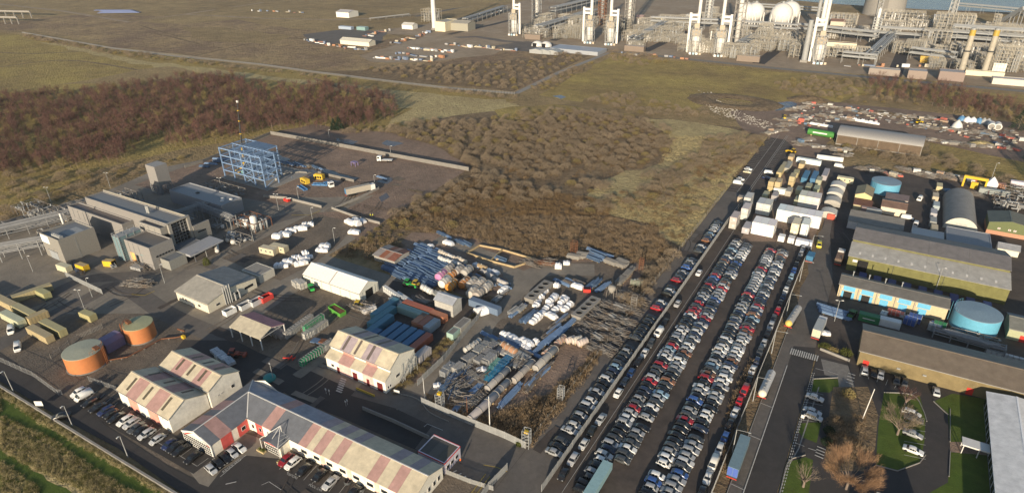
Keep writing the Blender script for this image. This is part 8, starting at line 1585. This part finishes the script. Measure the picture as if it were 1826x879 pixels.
cover('bramble_cover', br+ds[:1], [([(-180.6,193.9),(-158.6,206.3),(-127.0,226.8),(-97.5,243.3),(-74.7,243.0),(-61.0,224.7),(-72.1,208.9),(-92.0,205.5),(-106.0,193.9),(-125.1,195.2),(-135.9,194.9),(-152.0,193.1),(-164.5,189.8)], 1700), ([(-74.5,108.6),(-64.3,126.4),(-61.9,141.8),(-61.4,166.6),(-60.2,181.1),(-59.1,132.1),(-59.6,105.2),(-67.3,105.5)], 480), ([(-92.0,105.4),(-88.1,109.3),(-74.5,108.6),(-67.0,105.0),(-79.4,105.0)], 160), ([(-179.0,170.5),(-170.1,181.6),(-159.2,175.9),(-155.7,161.4),(-168.6,159.4),(-179.8,155.2)], 220), ([(3.5,154.6),(12.2,159.7),(15.3,147.8),(7.0,135.4)], 90), ([(-17.7,130.9),(-19.8,152.1),(-18.5,170.6),(-17.5,171.2),(-17.6,148.0),(-13.5,118.6)], 90)], 'low bramble and dead weeds covering the lower scrub and yard margins', (.5,1.5))
cover('dead_stalk_cover', ds, [([(-180.1,250.6),(-158.4,253.9),(-128.8,257.9),(-104.5,259.6),(-97.1,245.6),(-127.0,226.8),(-158.6,206.3),(-180.6,193.9),(-176.4,204.6)], 1500), ([(-202.2,325.3),(-175.0,389.9),(-114.4,373.1),(-98.0,324.8),(-122.2,282.8),(-162.4,260.5)], 700), ([(-82.2,323.6),(-61.5,389.4),(-64.7,323.8),(-75.5,291.7)], 250), ([(-108.4,265.2),(-89.8,292.1),(-71.8,297.9),(-61.8,235.6),(-81.3,245.7)], 260)], 'brown dead stalks between the willow bushes', (.6,1.7))
cover('reed_cover', gr_, [([(-113.7,254.5),(-97.1,245.6),(-76.3,245.9),(-60.5,231.7),(-61.6,375.1),(-75.2,300.2),(-82.7,271.8),(-101.3,269.2)], 1600), ([(-114.4,373.1),(-91.9,379.0),(-90.1,329.2),(-100.7,323.4)], 300)], 'pale tussocky dead grass in the open part of the site', (.7,1.5))
cover('bank_grass', gr_+gs, [([(-226.0,47.7),(-204.3,47.6),(-171.4,48.1),(-142.2,49.2),(-118.9,48.6),(-107.6,40.8),(-134.3,40.4),(-166.8,43.0),(-189.4,41.1),(-204.9,39.4)], 3200), ([(-188.4,40.7),(-165.8,42.4),(-137.6,42.3),(-120.3,39.9),(-146.3,39.2),(-162.4,36.8),(-177.2,35.8)], 1800), ([(-172.8,33.9),(-154.5,34.4),(-150.2,31.1),(-160.8,28.7)], 500)], 'long pale grass on the bank below the access road', (.5,1.25), [[(-200.9,46.1),(-181.6,45.9),(-148.9,47.4),(-118.4,48.3),(-115.4,46.2),(-143.9,44.5),(-169.6,44.3),(-191.4,42.0)]])
# single trees
def bigtree(label, p, hh, spread, n, tw, seed, w2=.06, bark='bark'):
    r_ = random.Random(seed); t = thing('bare_tree', label, 'tree', (p[0],p[1],0)); mb = MB(); tips = []
    mb.tube((0,0,0),(0,0,hh*.35),.32,8,0,.24)
    for k in range(16):
        a = k*2.4; s_ = spread*r_.uniform(.55,1); m_ = (math.cos(a)*s_*.45,math.sin(a)*s_*.45,hh*r_.uniform(.45,.62)); e = (math.cos(a)*s_,math.sin(a)*s_,hh*(.98-.32*(s_/spread)**2+r_.uniform(-.06,.06)))
        mb.tube((0,0,hh*r_.uniform(.2,.36)),m_,.13,5,0,.08); mb.tube(m_,e,.08,4,0,.02,False); tips.append((m_,e))
        for q in range(4): b_ = a+r_.uniform(-.7,.7); f_ = lerp(m_,e,r_.uniform(.1,.7)); g_ = (f_[0]+math.cos(b_)*spread*.32,f_[1]+math.sin(b_)*spread*.32,f_[2]+hh*r_.uniform(.08,.22)); mb.tube(f_,g_,.04,3,0,.012,False); tips.append((f_,g_))
    mb.obj('trunk',bark,t); cm = MB(); pts = []
    for k in range(n): a, b = r_.choice(tips); q = lerp(a,b,r_.uniform(.3,1.1)); pts.append((q[0]+r_.gauss(0,.4),q[1]+r_.gauss(0,.4),q[2]+r_.gauss(0,.4)))
    slivers(cm,pts,.9,w2,r_,.8,(0,0,hh*.3)); cm.obj('crown',tw,t); return t
bigtree('large russet-orange bare tree by the bottom edge at the office drive', (11.0,130.6), 9.0, 6.3, 15000, 'russet_twigs', 3, .035)
bigtree('grey bare tree leaning over the loop drive car bays', (20.3,156.4), 8.0, 4.4, 2200, 'willow_twigs', 4, .05); bigtree('small pinkish bare tree by the car bays of the tan shed', (21.5,170.2), 5.0, 2.3, 700, 'birch_twigs', 5, .05, 'pale_bark'); bigtree('thin bare tree casting its shadow on the roadside lawn', (2.3,126.3), 6, 3, 240, 'willow_twigs', 6, .04)
def bush(name, label, p, rad, hh, m, seed, n=500, cat='bush'):
    t = thing(name, label, cat, (p[0],p[1],0)); r_ = random.Random(seed); cm = MB(); pts = []
    for k in range(n): a = r_.uniform(0,6.28); e = math.asin(r_.uniform(0,1)); q = r_.uniform(.6,1); pts.append((math.cos(a)*math.cos(e)*rad*q,math.sin(a)*math.cos(e)*rad*q,math.sin(e)*hh*q+.1))
    slivers(cm,pts,.5,.2,r_,.3); cm.obj('crown',m,t); mb = MB()
    for k in range(5): mb.tube((0,0,0),(math.cos(k*1.3)*rad*.5,math.sin(k*1.3)*rad*.5,hh*.6),.06,4,0,.02,False)
    mb.obj('stems','bark',t); return t
bush('evergreen_shrub','yellow-green shrub in the planting bed before the bay units, left',(-1.0,186.9),2.0,1.7,'evergreen',1); bush('evergreen_shrub','grey-green shrub heap in the middle of that shaded bed',(1.3,186.2),1.8,1.3,'olive_twigs',2); bush('evergreen_shrub','yellow-green shrub in the planting bed before the bay units, right',(5.0,186.7),2.0,1.9,'evergreen',3)
bush('evergreen_shrub','dark yellow tree-shaped shrub at the plant entrance',(-217.0,125.5),1.5,3.2,'evergreen',4); bush('evergreen_shrub','small bright green bush at the front corner of the yard fence',(-62.2,104.3),.9,1.2,'evergreen',5); bush('evergreen_shrub','straw-coloured shrub in the fenced office bed',(7.7,166.9),2.0,1.6,'olive_twigs',6); bush('evergreen_shrub','dark hedge bush left of the bare office bed',(5.1,148.7),1.6,1.6,'conifer',7); bush('evergreen_shrub','second dark hedge bush left of the bare office bed',(5.1,144.1),1.5,1.6,'conifer',8)
bush('yellow_bush','large yellow-brown bush by the boundary next to the weeds',(-172.7,193.0),2.6,2.6,'olive_twigs',9); bush('yellow_bush','large yellow-green bush in front of the willows',(-152.8,200.9),3.0,3.0,'olive_twigs',10)
def conifer(label, p, hh, rad, seed):
    t = thing('conifer', label, 'tree', (p[0],p[1],0)); r_ = random.Random(seed); MB().tube((0,0,0),(0,0,hh*.9),.25,6,0,.05).obj('trunk','bark',t); cm = MB(); pts = []
    for k in range(900): z = r_.random()**1.3; a = r_.uniform(0,6.28); q = rad*(1-z)**.8*r_.uniform(.5,1); pts.append((math.cos(a)*q,math.sin(a)*q,hh*(.08+.9*z)))
    slivers(cm,pts,.9,.32,r_,-.2,(0,0,hh*.5)); cm.obj('crown','conifer',t); return t
conifer('dark green conifer at the wood edge behind the frame yard wall, left', (-303.3,281.0), 7, 2.6, 1); conifer('dark green conifer at the wood edge behind the frame yard wall, right', (-300.9,283.6), 8.5, 2.8, 2); conifer('dark conifer in the scrub beyond the far right tanks', (69.2,483.4), 13, 5, 3)
for k,p in enumerate([(71.1,418.2),(74.8,405.7),(77.7,393.8),(70.7,391.7),(73.5,370.7)]): conifer(f'tall dark conifer beyond the right edge of the scrap yard, {ORD[k]}', p, 15, 5, 10+k)
for c_ in BI+WI: drop(c_)

# ================================================================ gas terminal on the skyline
rk2 = random.Random(9)
def heater(label, p, s_, ductside=1, stack=True, dh=36):
    """cylindrical furnace under a lattice top with a tall white duct and flue"""
    t = thing('heater_unit', label, 'furnace', (p[0],p[1],0), R(12)); u = s_
    MB().lathe([(.01,4),(5.2*u,4),(5.2*u,21),(4.4*u,22),(.01,22)],20).obj('drum','white_paint',t); fm = MB(); q = 6.4*u
    for x in (-q,-q/3,q/3,q):
        for y in (-q,q): fm.beam((x,y,0),(x,y,32),.55)
    for z in (4,10,16,22,26,32):
        for a,b in (((-q,-q),(q,-q)),((q,-q),(q,q)),((q,q),(-q,q)),((-q,q),(-q,-q))): fm.beam((*a,z),(*b,z),.45)
    for z in (22,27):
        for x in (-q,0): fm.beam((x,-q,z),(x+q,-q,z+5),.4); fm.beam((x+q,-q-.05,z),(x,-q-.05,z+5),.4)
    fm.obj('frame','galvanised',t)
    B(-q*.85,-q*.8,22.5,q*.85,q*.8,30).obj('convection_box','painted_steel',t,color=(.34,.29,.22)); B(-q*.5,-q*.5,30.2,q*.5,q*.5,37).obj('hood','painted_steel',t,color=(.40,.34,.26))
    x = ductside*(q+3.4); B(x-1.5,-1.6,1.0,x+1.5,1.6,dh+14).obj('duct','white_paint',t); B(min(x-ductside*1.5,x-ductside*11),-1.5,dh+9.5,max(x-ductside*1.5,x-ductside*11),1.5,dh+12.5).obj('cross_duct','white_paint',t)
    B(min(x-ductside*1.5,x-ductside*9),-1.45,dh+4.5,max(x-ductside*1.5,x-ductside*9),1.45,dh+7.5).obj('cross_duct','white_paint',t)
    if stack: MB().tube((x-ductside*10.5,2,dh-2),(x-ductside*10.5,2,dh+42),2.2,14).obj('flue','white_paint',t)
    MB().tube((x-ductside*5,-3,1),(x-ductside*1.5,-2,17),1.5,10).obj('slanted_duct','galvanised',t)
    for k in range(4): B(-q+k*4.2,-q-6,0,-q+k*4.2+2.8,-q-3.4,2.6).obj('cabinet','painted_steel',t,color=((.7,.7,.68),(.3,.42,.5),(.7,.7,.68),(.45,.38,.28))[k])
    lad = MB()
    for k in range(30): lad.beam((-q-1.6,-q,k*1.1),(-q-.4,-q,k*1.1),.12)
    lad.beam((-q-1.6,-q,0),(-q-1.6,-q,33),.2); lad.obj('ladder','galvanised',t); t.scale = (.72,.72,.74); return t
heater('leftmost white furnace with tall duct in the gas terminal', (-389.3,651.1), .95, 1, True, 32)
heater('second furnace from left, its duct on the left side and a red hood', (-291.5,643.0), .92, -1, True, 34); heater('third furnace from left, its white duct on the right', (-268.0,643.6), .92, 1, True, 33)
heater('fourth furnace from left, slanting duct on its left', (-176.3,634.9), .98, -1, True, 36); heater('fifth furnace from left beside the white spheres', (-152.5,634.5), .98, 1, True, 36); heater('rightmost furnace beside its leaning silver duct', (-66.6,640.3), .95, -1, True, 38)
for p, w2, hh, lb_, m in (((-412.4,745.8),9,64,'tall lattice column tower behind the leftmost furnace','galvanised'),((-288.1,745.8),9,66,'tall lattice column tower right of the third furnace','concrete'),((-330.8,764.2),8,40,'shorter brown lattice tower between the second and third furnaces','rust'),((-150.6,691.6),10,74,'tan lattice column tower beside the fifth furnace','concrete'),((-220.4,838.0),8,36,'grey lattice tower behind the fourth furnace','galvanised'),((-32.2,772.6),7,24,'slim lattice mast by the tan pipe trestle','galvanised')):
    t = lattice('column_tower',lb_,p,w2,hh,m,'column tower',9,None,.6); MB().lathe([(.01,3),(w2*.24,3.5),(w2*.22,hh+8),(.01,hh+10)],12).obj('column','white_paint' if m != 'rust' else 'galvanised',t)
t = thing('white_stack','tall white chimney by the cream block at the terminal edge','chimney',(*(-494.8,640.3),0)); MB().tube((0,0,0),(0,0,58),3.0,18,0,2.2).obj('stack','white_paint',t); MB().tube((0,0,58),(0,0,60),2.5,18).obj('rim','dark_steel',t); MB().tube((0,0,0),(0,0,2),4,18).obj('base','concrete',t)
def silver_stack(label, p, hh, yellow=True):
    t = thing('silver_stack',label,'chimney',(p[0],p[1],0)); MB().tube((0,0,0),(0,0,hh*.84),2.3,18,0,2.1).obj('stack','pipe_tan',t)
    MB().tube((0,0,hh*.84),(0,0,hh*.96),2.2,18,0,2.1).obj('band','painted_steel',t,color=(.42,.29,.06)); MB().tube((0,0,hh*.96),(0,0,hh),1.8,18).obj('tip','galvanised',t); MB().lathe([(2.3,0),(2.7,0),(2.7,1.0),(2.3,1.0)],18,0,(0,0,hh*.5)).obj('platform','dark_steel',t); return t
silver_stack('silver chimney with yellow top, left of the pair', (41.9,642.9), 36.5); silver_stack('silver chimney with yellow top, right of the pair', (57.9,648.9), 36.5)
t = thing('silver_duct','silver leaning-looking stack left of the rightmost furnace','chimney',(*(-77.5,637.5),0)); MB().tube((0,0,0),(0,0,36),2.6,16,0,2.0).obj('stack','galvanised',t); B(-3,-3,0,3,3,2).obj('base','concrete',t)
t = thing('twin_stack','tall twin white stack behind the rightmost furnace','chimney',(*(-88.9,824.9),0)); MB().tube((0,0,0),(0,0,46),2.4,14).obj('stack','white_paint',t); MB().tube((-6,4,0),(-6,4,54),2.0,14).obj('stack','galvanised',t); B(-8,-2,0,4,6,4).obj('base','concrete',t)
def sphere_tank(label, p, r_, hh):
    t = thing('storage_sphere',label,'gas sphere',(p[0],p[1],0),0,'white gas spheres'); MB().sphere((0,0,hh),r_,32,20).obj('shell','white_paint',t)
    for k in range(10): a = k*math.pi/5; MB().tube((math.cos(a)*r_*.98,math.sin(a)*r_*.98,0),(math.cos(a)*r_*.98,math.sin(a)*r_*.98,hh),.75,8).obj('leg','white_paint',t)
    st_ = MB()
    for k in range(14): e = k/13*1.45; a = 2.6; q = r_+1.0; st_.beam((math.cos(a)*q*math.cos(e),math.sin(a)*q*math.cos(e),hh+q*math.sin(e)),(math.cos(a)*q*math.cos(e+.11),math.sin(a)*q*math.cos(e+.11),hh+q*math.sin(e+.11)),.7)
    st_.beam((math.cos(2.6)*(r_+1),math.sin(2.6)*(r_+1),0),(math.cos(2.6)*(r_+1),math.sin(2.6)*(r_+1),hh),.6); st_.tube((0,0,hh+r_-.3),(0,0,hh+r_+1.6),1.6,10); st_.obj('stair','galvanised',t); return t
sphere_tank('white gas sphere second from left, hidden partly by the front one', (-164.9,834.4), 10.6, 15.5); sphere_tank('leftmost white gas sphere nearest the tan lattice tower', (-173.2,830.4), 10.6, 14.5); sphere_tank('rightmost white gas sphere, standing behind its neighbour', (-129.1,851.7), 11.6, 16); sphere_tank('front white gas sphere of the right hand pair, on ten legs', (-133.5,825.8), 12.4, 15.5)
t = thing('concrete_silo','huge pale concrete silo tower on the shore, cut by the top edge','silo',(*(-37.8,1002.6),0)); MB().lathe([(25,0),(24,14),(22.5,40),(22,90)],40).obj('shell','concrete',t); B(-2.6,-26.4,0,4.5,-24.6,90).obj('pilaster','concrete_dark',t); mb = MB()
for k in range(24): mb.beam((-6,-26.5,k*4),(-1,-26.5,k*4+4),.5); mb.beam((-6,-26.5,k*4),(-1,-26.5,k*4),.5)
mb.beam((-6,-26.5,0),(-6,-26.5,90),.7); mb.beam((-1,-26.5,0),(-1,-26.5,90),.7); mb.obj('stair','galvanised',t)
t = thing('flare_tower','tall grey lattice flare with pipes at the top right','flare',(*(33.1,876.1),0)); mb = MB()
for x,y in ((-4,-4),(4,-4),(0,4)): mb.beam((x,y,0),(x*.4,y*.4,110),.9)
for k in range(22):
    f_ = 1-.6*k/22; g_ = 1-.6*(k+1)/22; P3 = [(-4,-4),(4,-4),(0,4)]
    for i in range(3): a,b = P3[i],P3[(i+1)%3]; mb.beam((a[0]*f_,a[1]*f_,k*5),(b[0]*g_,b[1]*g_,k*5+5),.5); mb.beam((a[0]*f_,a[1]*f_,k*5),(b[0]*f_,b[1]*f_,k*5),.4)
mb.tube((0,0,0),(0,0,114),1.3,8); mb.tube((2,0,0),(1.2,0,108),.8,8); mb.obj('lattice','galvanised',t)
t = thing('conveyor_bridge','pale conveyor-like bridge sloping down behind the right chimneys','conveyor',(*(78.0,933.3),0),R(-60)); MB().beam((0,0,2),(40,0,26),5,4).obj('gallery','galvanised',t)
for x in (12,26,38): MB().beam((x,-2,0),(x,-2,x*.6),.7).beam((x,2,0),(x,2,x*.6),.7).obj('leg','grey_steel',t)
# pipe bridges
rk = 'pipe bridges of the gas terminal'; G_ = 'galvanised'
for i,(a,b,w2,zs,st_,n,lb_) in enumerate((((-268.1,765.0),(-161.1,780.8),9,(8,12),14,6,'long pipe bridge passing behind the fourth and fifth furnaces'),((-172.2,775.3),(-106.3,774.2),9,(8,12),14,6,'pipe bridge running below the white spheres'),((-107.5,781.7),(-29.1,759.7),10,(8,12),14,6,'pipe bridge passing behind the rightmost furnace'),((-30.7,780.7),(38.5,779.8),11,(9,14),14,7,'pipe bridge crossing in front of the concrete silo'),((33.8,784.3),(109.6,777.0),16,(9,14,19),14,8,'deep pipe bridge behind the two yellow-topped chimneys'),
     ((-140.8,669.1),(-131.9,786.5),10,(5,8),14,6,'pipe run climbing beside the fifth furnace to the spheres'),((-242.8,638.2),(-250.4,773.6),10,(5,8),14,6,'pipe run climbing right of the third furnace'),((-364.6,663.3),(-367.5,823.4),12,(5,9),14,7,'pipe run between the leftmost and second furnaces'),((-418.1,799.4),(-412.9,964.8),10,(7,11),14,6,'distant pipe bridge climbing away to the top edge'),((-48.0,649.9),(-20.9,647.7),5,(6,9),10,4,'low pipe bridge right of the rightmost furnace'),((-26.4,650.2),(-15.1,796.0),9,(7,9),14,6,'tan decked trestle running back towards the silo'),((41.4,1076.1),(133.4,1028.3),8,(7,10),16,4,'far pipe bridge along the shore'),((-200.2,950.9),(-99.8,938.8),7,(8,11),18,3,'far pipe bridge along the shore left of the silo'),((-478.8,682.5),(-500.1,810.7),8,(5,8),14,5,'pipe run between the cream block and the leftmost furnace'),((3.1,693.0),(37.6,683.2),8,(6,10),12,5,'shaded pipe bridge left of the silver chimneys'))):
    rack('pipe_rack',lb_,a,b,w2,zs,st_,n,.8,G_,rk,seed=i*2+1)
for i,(p,L,D,hh,lb_) in enumerate((((-369.3,635.7),26,16,9,'compressor skid right of the leftmost furnace'),((-350.3,670.4),34,22,9,'process skid left of the terminal road'),((-365.9,737.1),34,22,10,'process skid behind the second furnace'),((-263.9,664.4),30,18,10,'valve skid right of the third furnace'),((-251.7,702.2),36,26,9,'process skid along the diagonal dark road'),((-253.5,762.7),36,26,10,'process skid before the long pipe bridge'),((-193.4,635.9),18,12,8,'piping loop left of the fourth furnace'),((-142.0,642.9),22,14,9,'compressor skid right of the fifth furnace'),((-140.2,689.8),40,26,9,'process skid below the leftmost spheres'),((-132.2,730.1),34,24,9,'process skid under the sphere pipe bridge'),((-93.0,649.7),26,16,12,'covered skid left of the silver leaning stack'),((-88.5,881.2),30,18,12,'roofed skid below the twin white stack'),((-34.5,897.5),44,22,16,'plant at the foot of the concrete silo'),((18.6,844.0),36,24,22,'three-storey steel module left of the flare'),((10.1,765.5),24,18,16,'narrow steel module beside the silo road'),((48.7,699.7),34,22,14,'compressor house between the silver chimneys'),((68.1,709.6),34,22,14,'compressor house right of the silver chimneys'),((33.6,714.4),26,22,12,'steel module left of the silver chimneys'),((82.9,763.5),34,24,13,'steel module at the right edge of the terminal'),((49.7,867.5),50,26,9,'low pipe field behind the flare'),((85.3,877.0),50,26,9,'low pipe field at the far right shore'),((83.8,686.5),26,20,12,'shadowed steel module at the right frame edge'),((-546.7,681.3),22,14,16,'lattice lift tower left of the white chimney'),((-299.1,695.6),18,12,20,'pipe module between second and third furnaces'),((-174.0,672.8),18,12,20,'pipe module between fourth and fifth furnaces'),((-182.8,922.5),50,20,5,'low pipe field behind the spheres'))):
    skid('process_skid',lb_,p,L,D,hh,60+i,'process skids of the gas terminal',0,'process skid','pipe_tan')
SK = [o for o in C.objects if o.get('group') == 'process skids of the gas terminal']; k = 0
for a,b,n,wh in (((-392.7,667.1),(-359.3,771.3),9,'left of the second furnace'),((-324.9,641.7),(-315.7,678.9),4,'before the second furnace'),((-282.3,712.5),(-258.7,819.6),9,'right of the third furnace'),((-238.0,633.6),(-220.8,734.2),6,'along the diagonal dark road'),((-206.5,670.7),(-202.3,695.1),3,'left of the fourth furnace'),((-167.4,636.2),(-163.4,651.1),3,'between the fourth and fifth furnaces'),((-140.7,625.3),(-123.8,652.2),4,'right of the fifth furnace'),((-156.8,749.2),(-113.0,747.3),6,'under the spheres'),((-124.0,677.7),(-110.6,718.8),4,'left of the dark road below the spheres'),((-101.4,682.6),(-90.3,743.6),5,'left of the silver leaning stack'),((-78.9,779.8),(-39.3,823.6),6,'behind the rightmost furnace'),((-60.7,678.2),(-31.6,669.6),5,'right of the rightmost furnace'),((-34.6,834.3),(12.5,892.3),7,'at the silo foot'),((6.9,712.6),(38.4,759.8),6,'left of the silver chimneys'),((29.0,810.5),(98.7,823.8),10,'behind the silver chimneys'),((37.4,662.4),(87.1,673.5),8,'between the silver chimneys and the road'),((34.4,921.4),(104.9,902.9),8,'by the shore at the right'),((55.7,737.5),(91.7,732.8),6,'at the right edge'),((-246.8,804.8),(-203.0,901.2),6,'behind the long pipe bridge')):
    for i in range(n):
        p = lerp(a,b,(i+.5)/n); dup(SK[(k*7+i*3) % len(SK)],(p[0]-9+rk2.uniform(-8,8),p[1]-6+rk2.uniform(-9,9),0),R(rk2.uniform(-6,6)+90*(i % 2)),f'low tangle of pipework {wh}, {ordn(i+1)} from the left',None,None,(rk2.uniform(.45,.7),rk2.uniform(.45,.7),rk2.uniform(.5,1.0)))
    k += 1
def shed(label, p, L, D, hh, wc, rc, rz=0, name='plant_house', par=0.0, **kw):
    L, D, hh = L*.66, D*.66, hh*.62
    return building(name, label, p[0], p[0]+L, p[1], p[1]+D, hh, hh+ (0 if par else 2), wall='painted_steel', wcol=wc, rcol=rc, over=.4, rz=rz, parapet=par, roof='painted_steel', **kw)
BR = (.20,.16,.13); CR2 = (.64,.58,.42)
for lb_,p,L,D,hh,wc,rc,par in (('cream block with a brown flank right of the white chimney',(-486.4,630.3),22,40,17,CR2,(.3,.27,.22),.4),('grey-green hall attached to the cream block',(-479.3,643.1),46,26,14,(.30,.29,.24),(.33,.31,.26),0),('white shed left of the white chimney',(-533.6,626.1),24,16,8,(.7,.68,.62),(.55,.53,.48),0),('far white gabled hall at the left of the terminal fields',(-684.0,667.5),34,30,11,(.72,.70,.64),(.42,.40,.40),0),('long cream hall with roof vents in the contractor yard',(-526.3,514.1),60,16,7,(.66,.62,.5),(.56,.53,.45),0),('blue-grey low cabin row in the contractor yard',(-604.9,591.4),30,8,5,(.3,.36,.45),(.42,.48,.56),.1),('teal low cabin beside the blue-grey row',(-578.4,594.7),20,10,6,(.2,.32,.32),(.36,.42,.42),.1),('brown-roofed fan house in front of the leftmost furnace',(-363.4,630.5),28,10,8,BR,(.42,.36,.26),.2),('brown-roofed fan house in front of the third furnace',(-240.8,615.2),30,10,8,BR,(.40,.36,.30),.2),('fan house with a pale slab roof below the leftmost sphere',(-131.6,615.4),30,10,8,BR,(.5,.44,.33),.2),('long fan house at the end of the silo trestle',(-23.1,609.0),34,12,8,(.26,.22,.19),(.44,.41,.36),.2),('square brown house right of the silo road',(5.0,607.5),20,16,10,(.24,.19,.16),(.35,.33,.32),.2),('larger brown house left of the silver chimneys',(26.3,611.9),26,18,11,(.22,.17,.15),(.33,.31,.30),.2),('cream low hall with rust roof behind the rightmost furnace',(-69.3,718.7),40,12,9,CR2,(.26,.17,.14),.2),('brown roofed store at the shore left of silo',(-85.0,873.1),24,20,8,(.5,.45,.36),(.22,.13,.10),0),('white roofed plant house at the silo foot',(-30.5,880.6),22,16,12,(.5,.47,.42),(.66,.63,.58),.2),('white annex with red stripe beside the flare',(20.9,870.1),22,14,10,(.62,.56,.5),(.3,.2,.18),.2),('grey plant house before the flare shadow',(19.0,942.9),22,18,12,(.42,.42,.40),(.4,.41,.42),0),('long white range of bays along the road at the right edge',(62.1,615.6),60,14,7,(.56,.52,.44),(.5,.46,.44),.2),('white cube house between chimneys',(48.1,673.0),12,10,9,(.7,.68,.6),(.7,.68,.62),.2),('white cube house right of the chimneys',(64.5,666.6),14,12,11,(.7,.68,.6),(.7,.68,.62),.2),('cream base block of the silver chimneys',(45.0,642.1),40,8,6,CR2,(.55,.5,.38),.2),('bright blue-grey house at the right edge of the terminal',(90.1,767.1),24,18,10,(.6,.6,.55),(.36,.38,.40),0),('small cream control room behind the long bridge',(-279.9,809.4),16,12,8,CR2,(.5,.46,.38),.2),('red-roofed shelter behind the third furnace tower',(-304.0,808.5),14,12,8,(.4,.3,.25),(.3,.22,.2),0),('yellow tank-like shed on the brown ground',(12.2,680.9),20,8,5,(.6,.38,.06),(.6,.4,.1),0),('orange-brown tower block at the tan trestle end',(-33.4,680.2),16,12,7,(.52,.45,.26),(.55,.5,.34),.2),('small grey house on the hill track before the spheres',(-253.9,854.4),14,10,8,(.4,.42,.42),(.42,.43,.43),.2)):
    shed(lb_,p,L,D,hh,wc,rc,R(3),par=par)
for i,p in enumerate([(-331.4,600.7),(-321.6,602.1)]): t = thing('dome_tent',f'white dome tent by the terminal road, {"left" if i == 0 else "right"} one','tent',(*p,0)); MB().sphere((0,0,0),6.2,18,10,0,.8).obj('canvas','white_paint',t); B(-2,-6.5,0,2,-5.4,3.4).obj('door','black',t)
for i,(p,L) in enumerate((((-319.1,562.4),14),((-310.8,563.4),14),((-302.5,564.3),14))): building('grey_store',f'low grey store with a dark gable below the dome tents, {ORD[i]} from left',p[0],p[0]+L,p[1],p[1]+10,3,4.4,ridge='y',wall='painted_steel',wcol=(.3,.31,.31),rcol=(.36,.38,.38))
building('grey_store','wide blue-grey flat roof right of the dome tents',*(lambda p:(p[0],p[0]+52,p[1],p[1]+22))((-305.5,579.2)),3.4,parapet=.1,wall='painted_steel',wcol=(.3,.32,.35),roof='painted_steel',rcol=(.30,.33,.38))
# contractor clutter, seen as tiny boxes
PB2 = {k: B(0,0,0,*d).mesh('load',['paint']) for k,d in enumerate(((6,2.5,2.6),(3,3,1.4),(9,2.6,1.0),(2.4,2.4,2.8)))}
CC = [('white',(.7,.7,.68)),('red-brown',(.26,.14,.10)),('orange',(.36,.19,.11)),('blue',(.16,.2,.28)),('cream',(.45,.4,.3)),('grey',(.3,.3,.3))]
def far_row(a, b, n, wh, zs=.62):
    for i in range(n):
        p = lerp(a,b,(i+.5)/n); cn_, c = rk2.choice(CC); k = rk2.randrange(4); t = thing('stored_load','x','stored load',(p[0]+rk2.uniform(-3,3),p[1]+rk2.uniform(-3,3),.15),R(rk2.uniform(-20,20)),'small loads in the contractor yards'); t['label'] = f'tiny {cn_} load, {ordn(i+1)} along {wh}'
        o = bpy.data.objects.new('load',PB2[k]); C.objects.link(o); o.parent = t; o.color = (*c,1); o.scale = (zs,zs,zs)
        if i % 2: o2 = bpy.data.objects.new('load',PB2[(k+1)%4]); C.objects.link(o2); o2.parent = t; o2.location = (7*zs,1,0); o2.color = (*rk2.choice(CC)[1],1)
for a,b,n,wh in (((-541.3,558.9),(-541.8,607.8),8,'the cabin row before the cream block'),((-582.9,513.3),(-517.9,499.7),10,'the yard left of the long cream hall'),((-513.1,494.9),(-477.6,498.8),6,'the front of the long cream hall'),((-478.3,534.4),(-491.0,618.9),12,'the lane up to the cream block'),((-449.2,527.1),(-392.6,528.3),14,'the red steel row by the terminal road'),((-444.0,470.2),(-385.2,482.3),14,'the low field-edge store row'),((-439.5,497.9),(-385.4,500.2),10,'the middle store row'),((-424.1,561.6),(-375.9,564.1),10,'the orange steel row'),((-384.6,566.8),(-340.5,561.4),8,'the row left of the dome tents'),((-517.0,764.8),(-513.7,817.5),5,'the tank farm track'),((-857.3,657.5),(-759.2,676.2),8,'the far lane at the top left'),((-241.6,598.5),(-175.8,601.4),8,'the perimeter road edge'),((-46.3,634.6),(12.7,659.8),8,'the rightmost brown ground'),((-77.6,813.2),(-34.0,826.3),6,'the brown ground before the silo')):
    far_row(a,b,n,wh)
t = thing('solar_array','low blue panel field far off at the top left','solar panels',(0,0,0))
for k in range(4):
    a,b = lerp((-1077.3,555.0),(-1038.4,538.5),k/3),lerp((-1022.5,580.5),(-985.4,570.1),k/3)
    if k in (1,2): a = lerp(a,b,.1)
    MB().beam((*a,1.2),(*b,1.2),6,.5).obj('panel','painted_steel',t,color=(.18,.22,.4))
t = thing('pipe_gantry','pale goalpost-like pipe gantries at the far left edge','gantry',(0,0,0)); mb = MB()
for a,b in (((-1194.3,432.0),(-1080.2,467.1)),((-1110.9,398.9),(-1029.0,427.2))):
    mb.beam((*a,9),(*b,9),2.0)
    for k in range(9): q = lerp(a,b,k/8); mb.beam((*q,0),(*q,9),1.2)
mb.obj('frame','concrete',t)
rack('pipe_rack','thin pipe trestle on the far field right of the long cream track',(-615.4,659.4),(-595.0,715.7),4,(3,),10,2,.5,'concrete',seed=9)

# ================================================================ thin winter haze over the whole plain
hz = MB().box(-7000,-2000,-2.6,7000,7000,135).obj('haze', [])
hm_ = bpy.data.materials.new('haze_air'); hm_.use_nodes = True; n_ = hm_.node_tree.nodes; n_.remove(n_['Principled BSDF'])
pv = n_.new('ShaderNodeVolumePrincipled'); pv.inputs['Color'].default_value = (.82,.84,.88,1); pv.inputs['Density'].default_value = .00006; pv.inputs['Anisotropy'].default_value = .2
hm_.node_tree.links.new(pv.outputs[0], n_['Material Output'].inputs['Volume']); hz.data.materials.append(hm_); tag(hz,'thin pale haze hanging over the plain',None,None,'stuff')
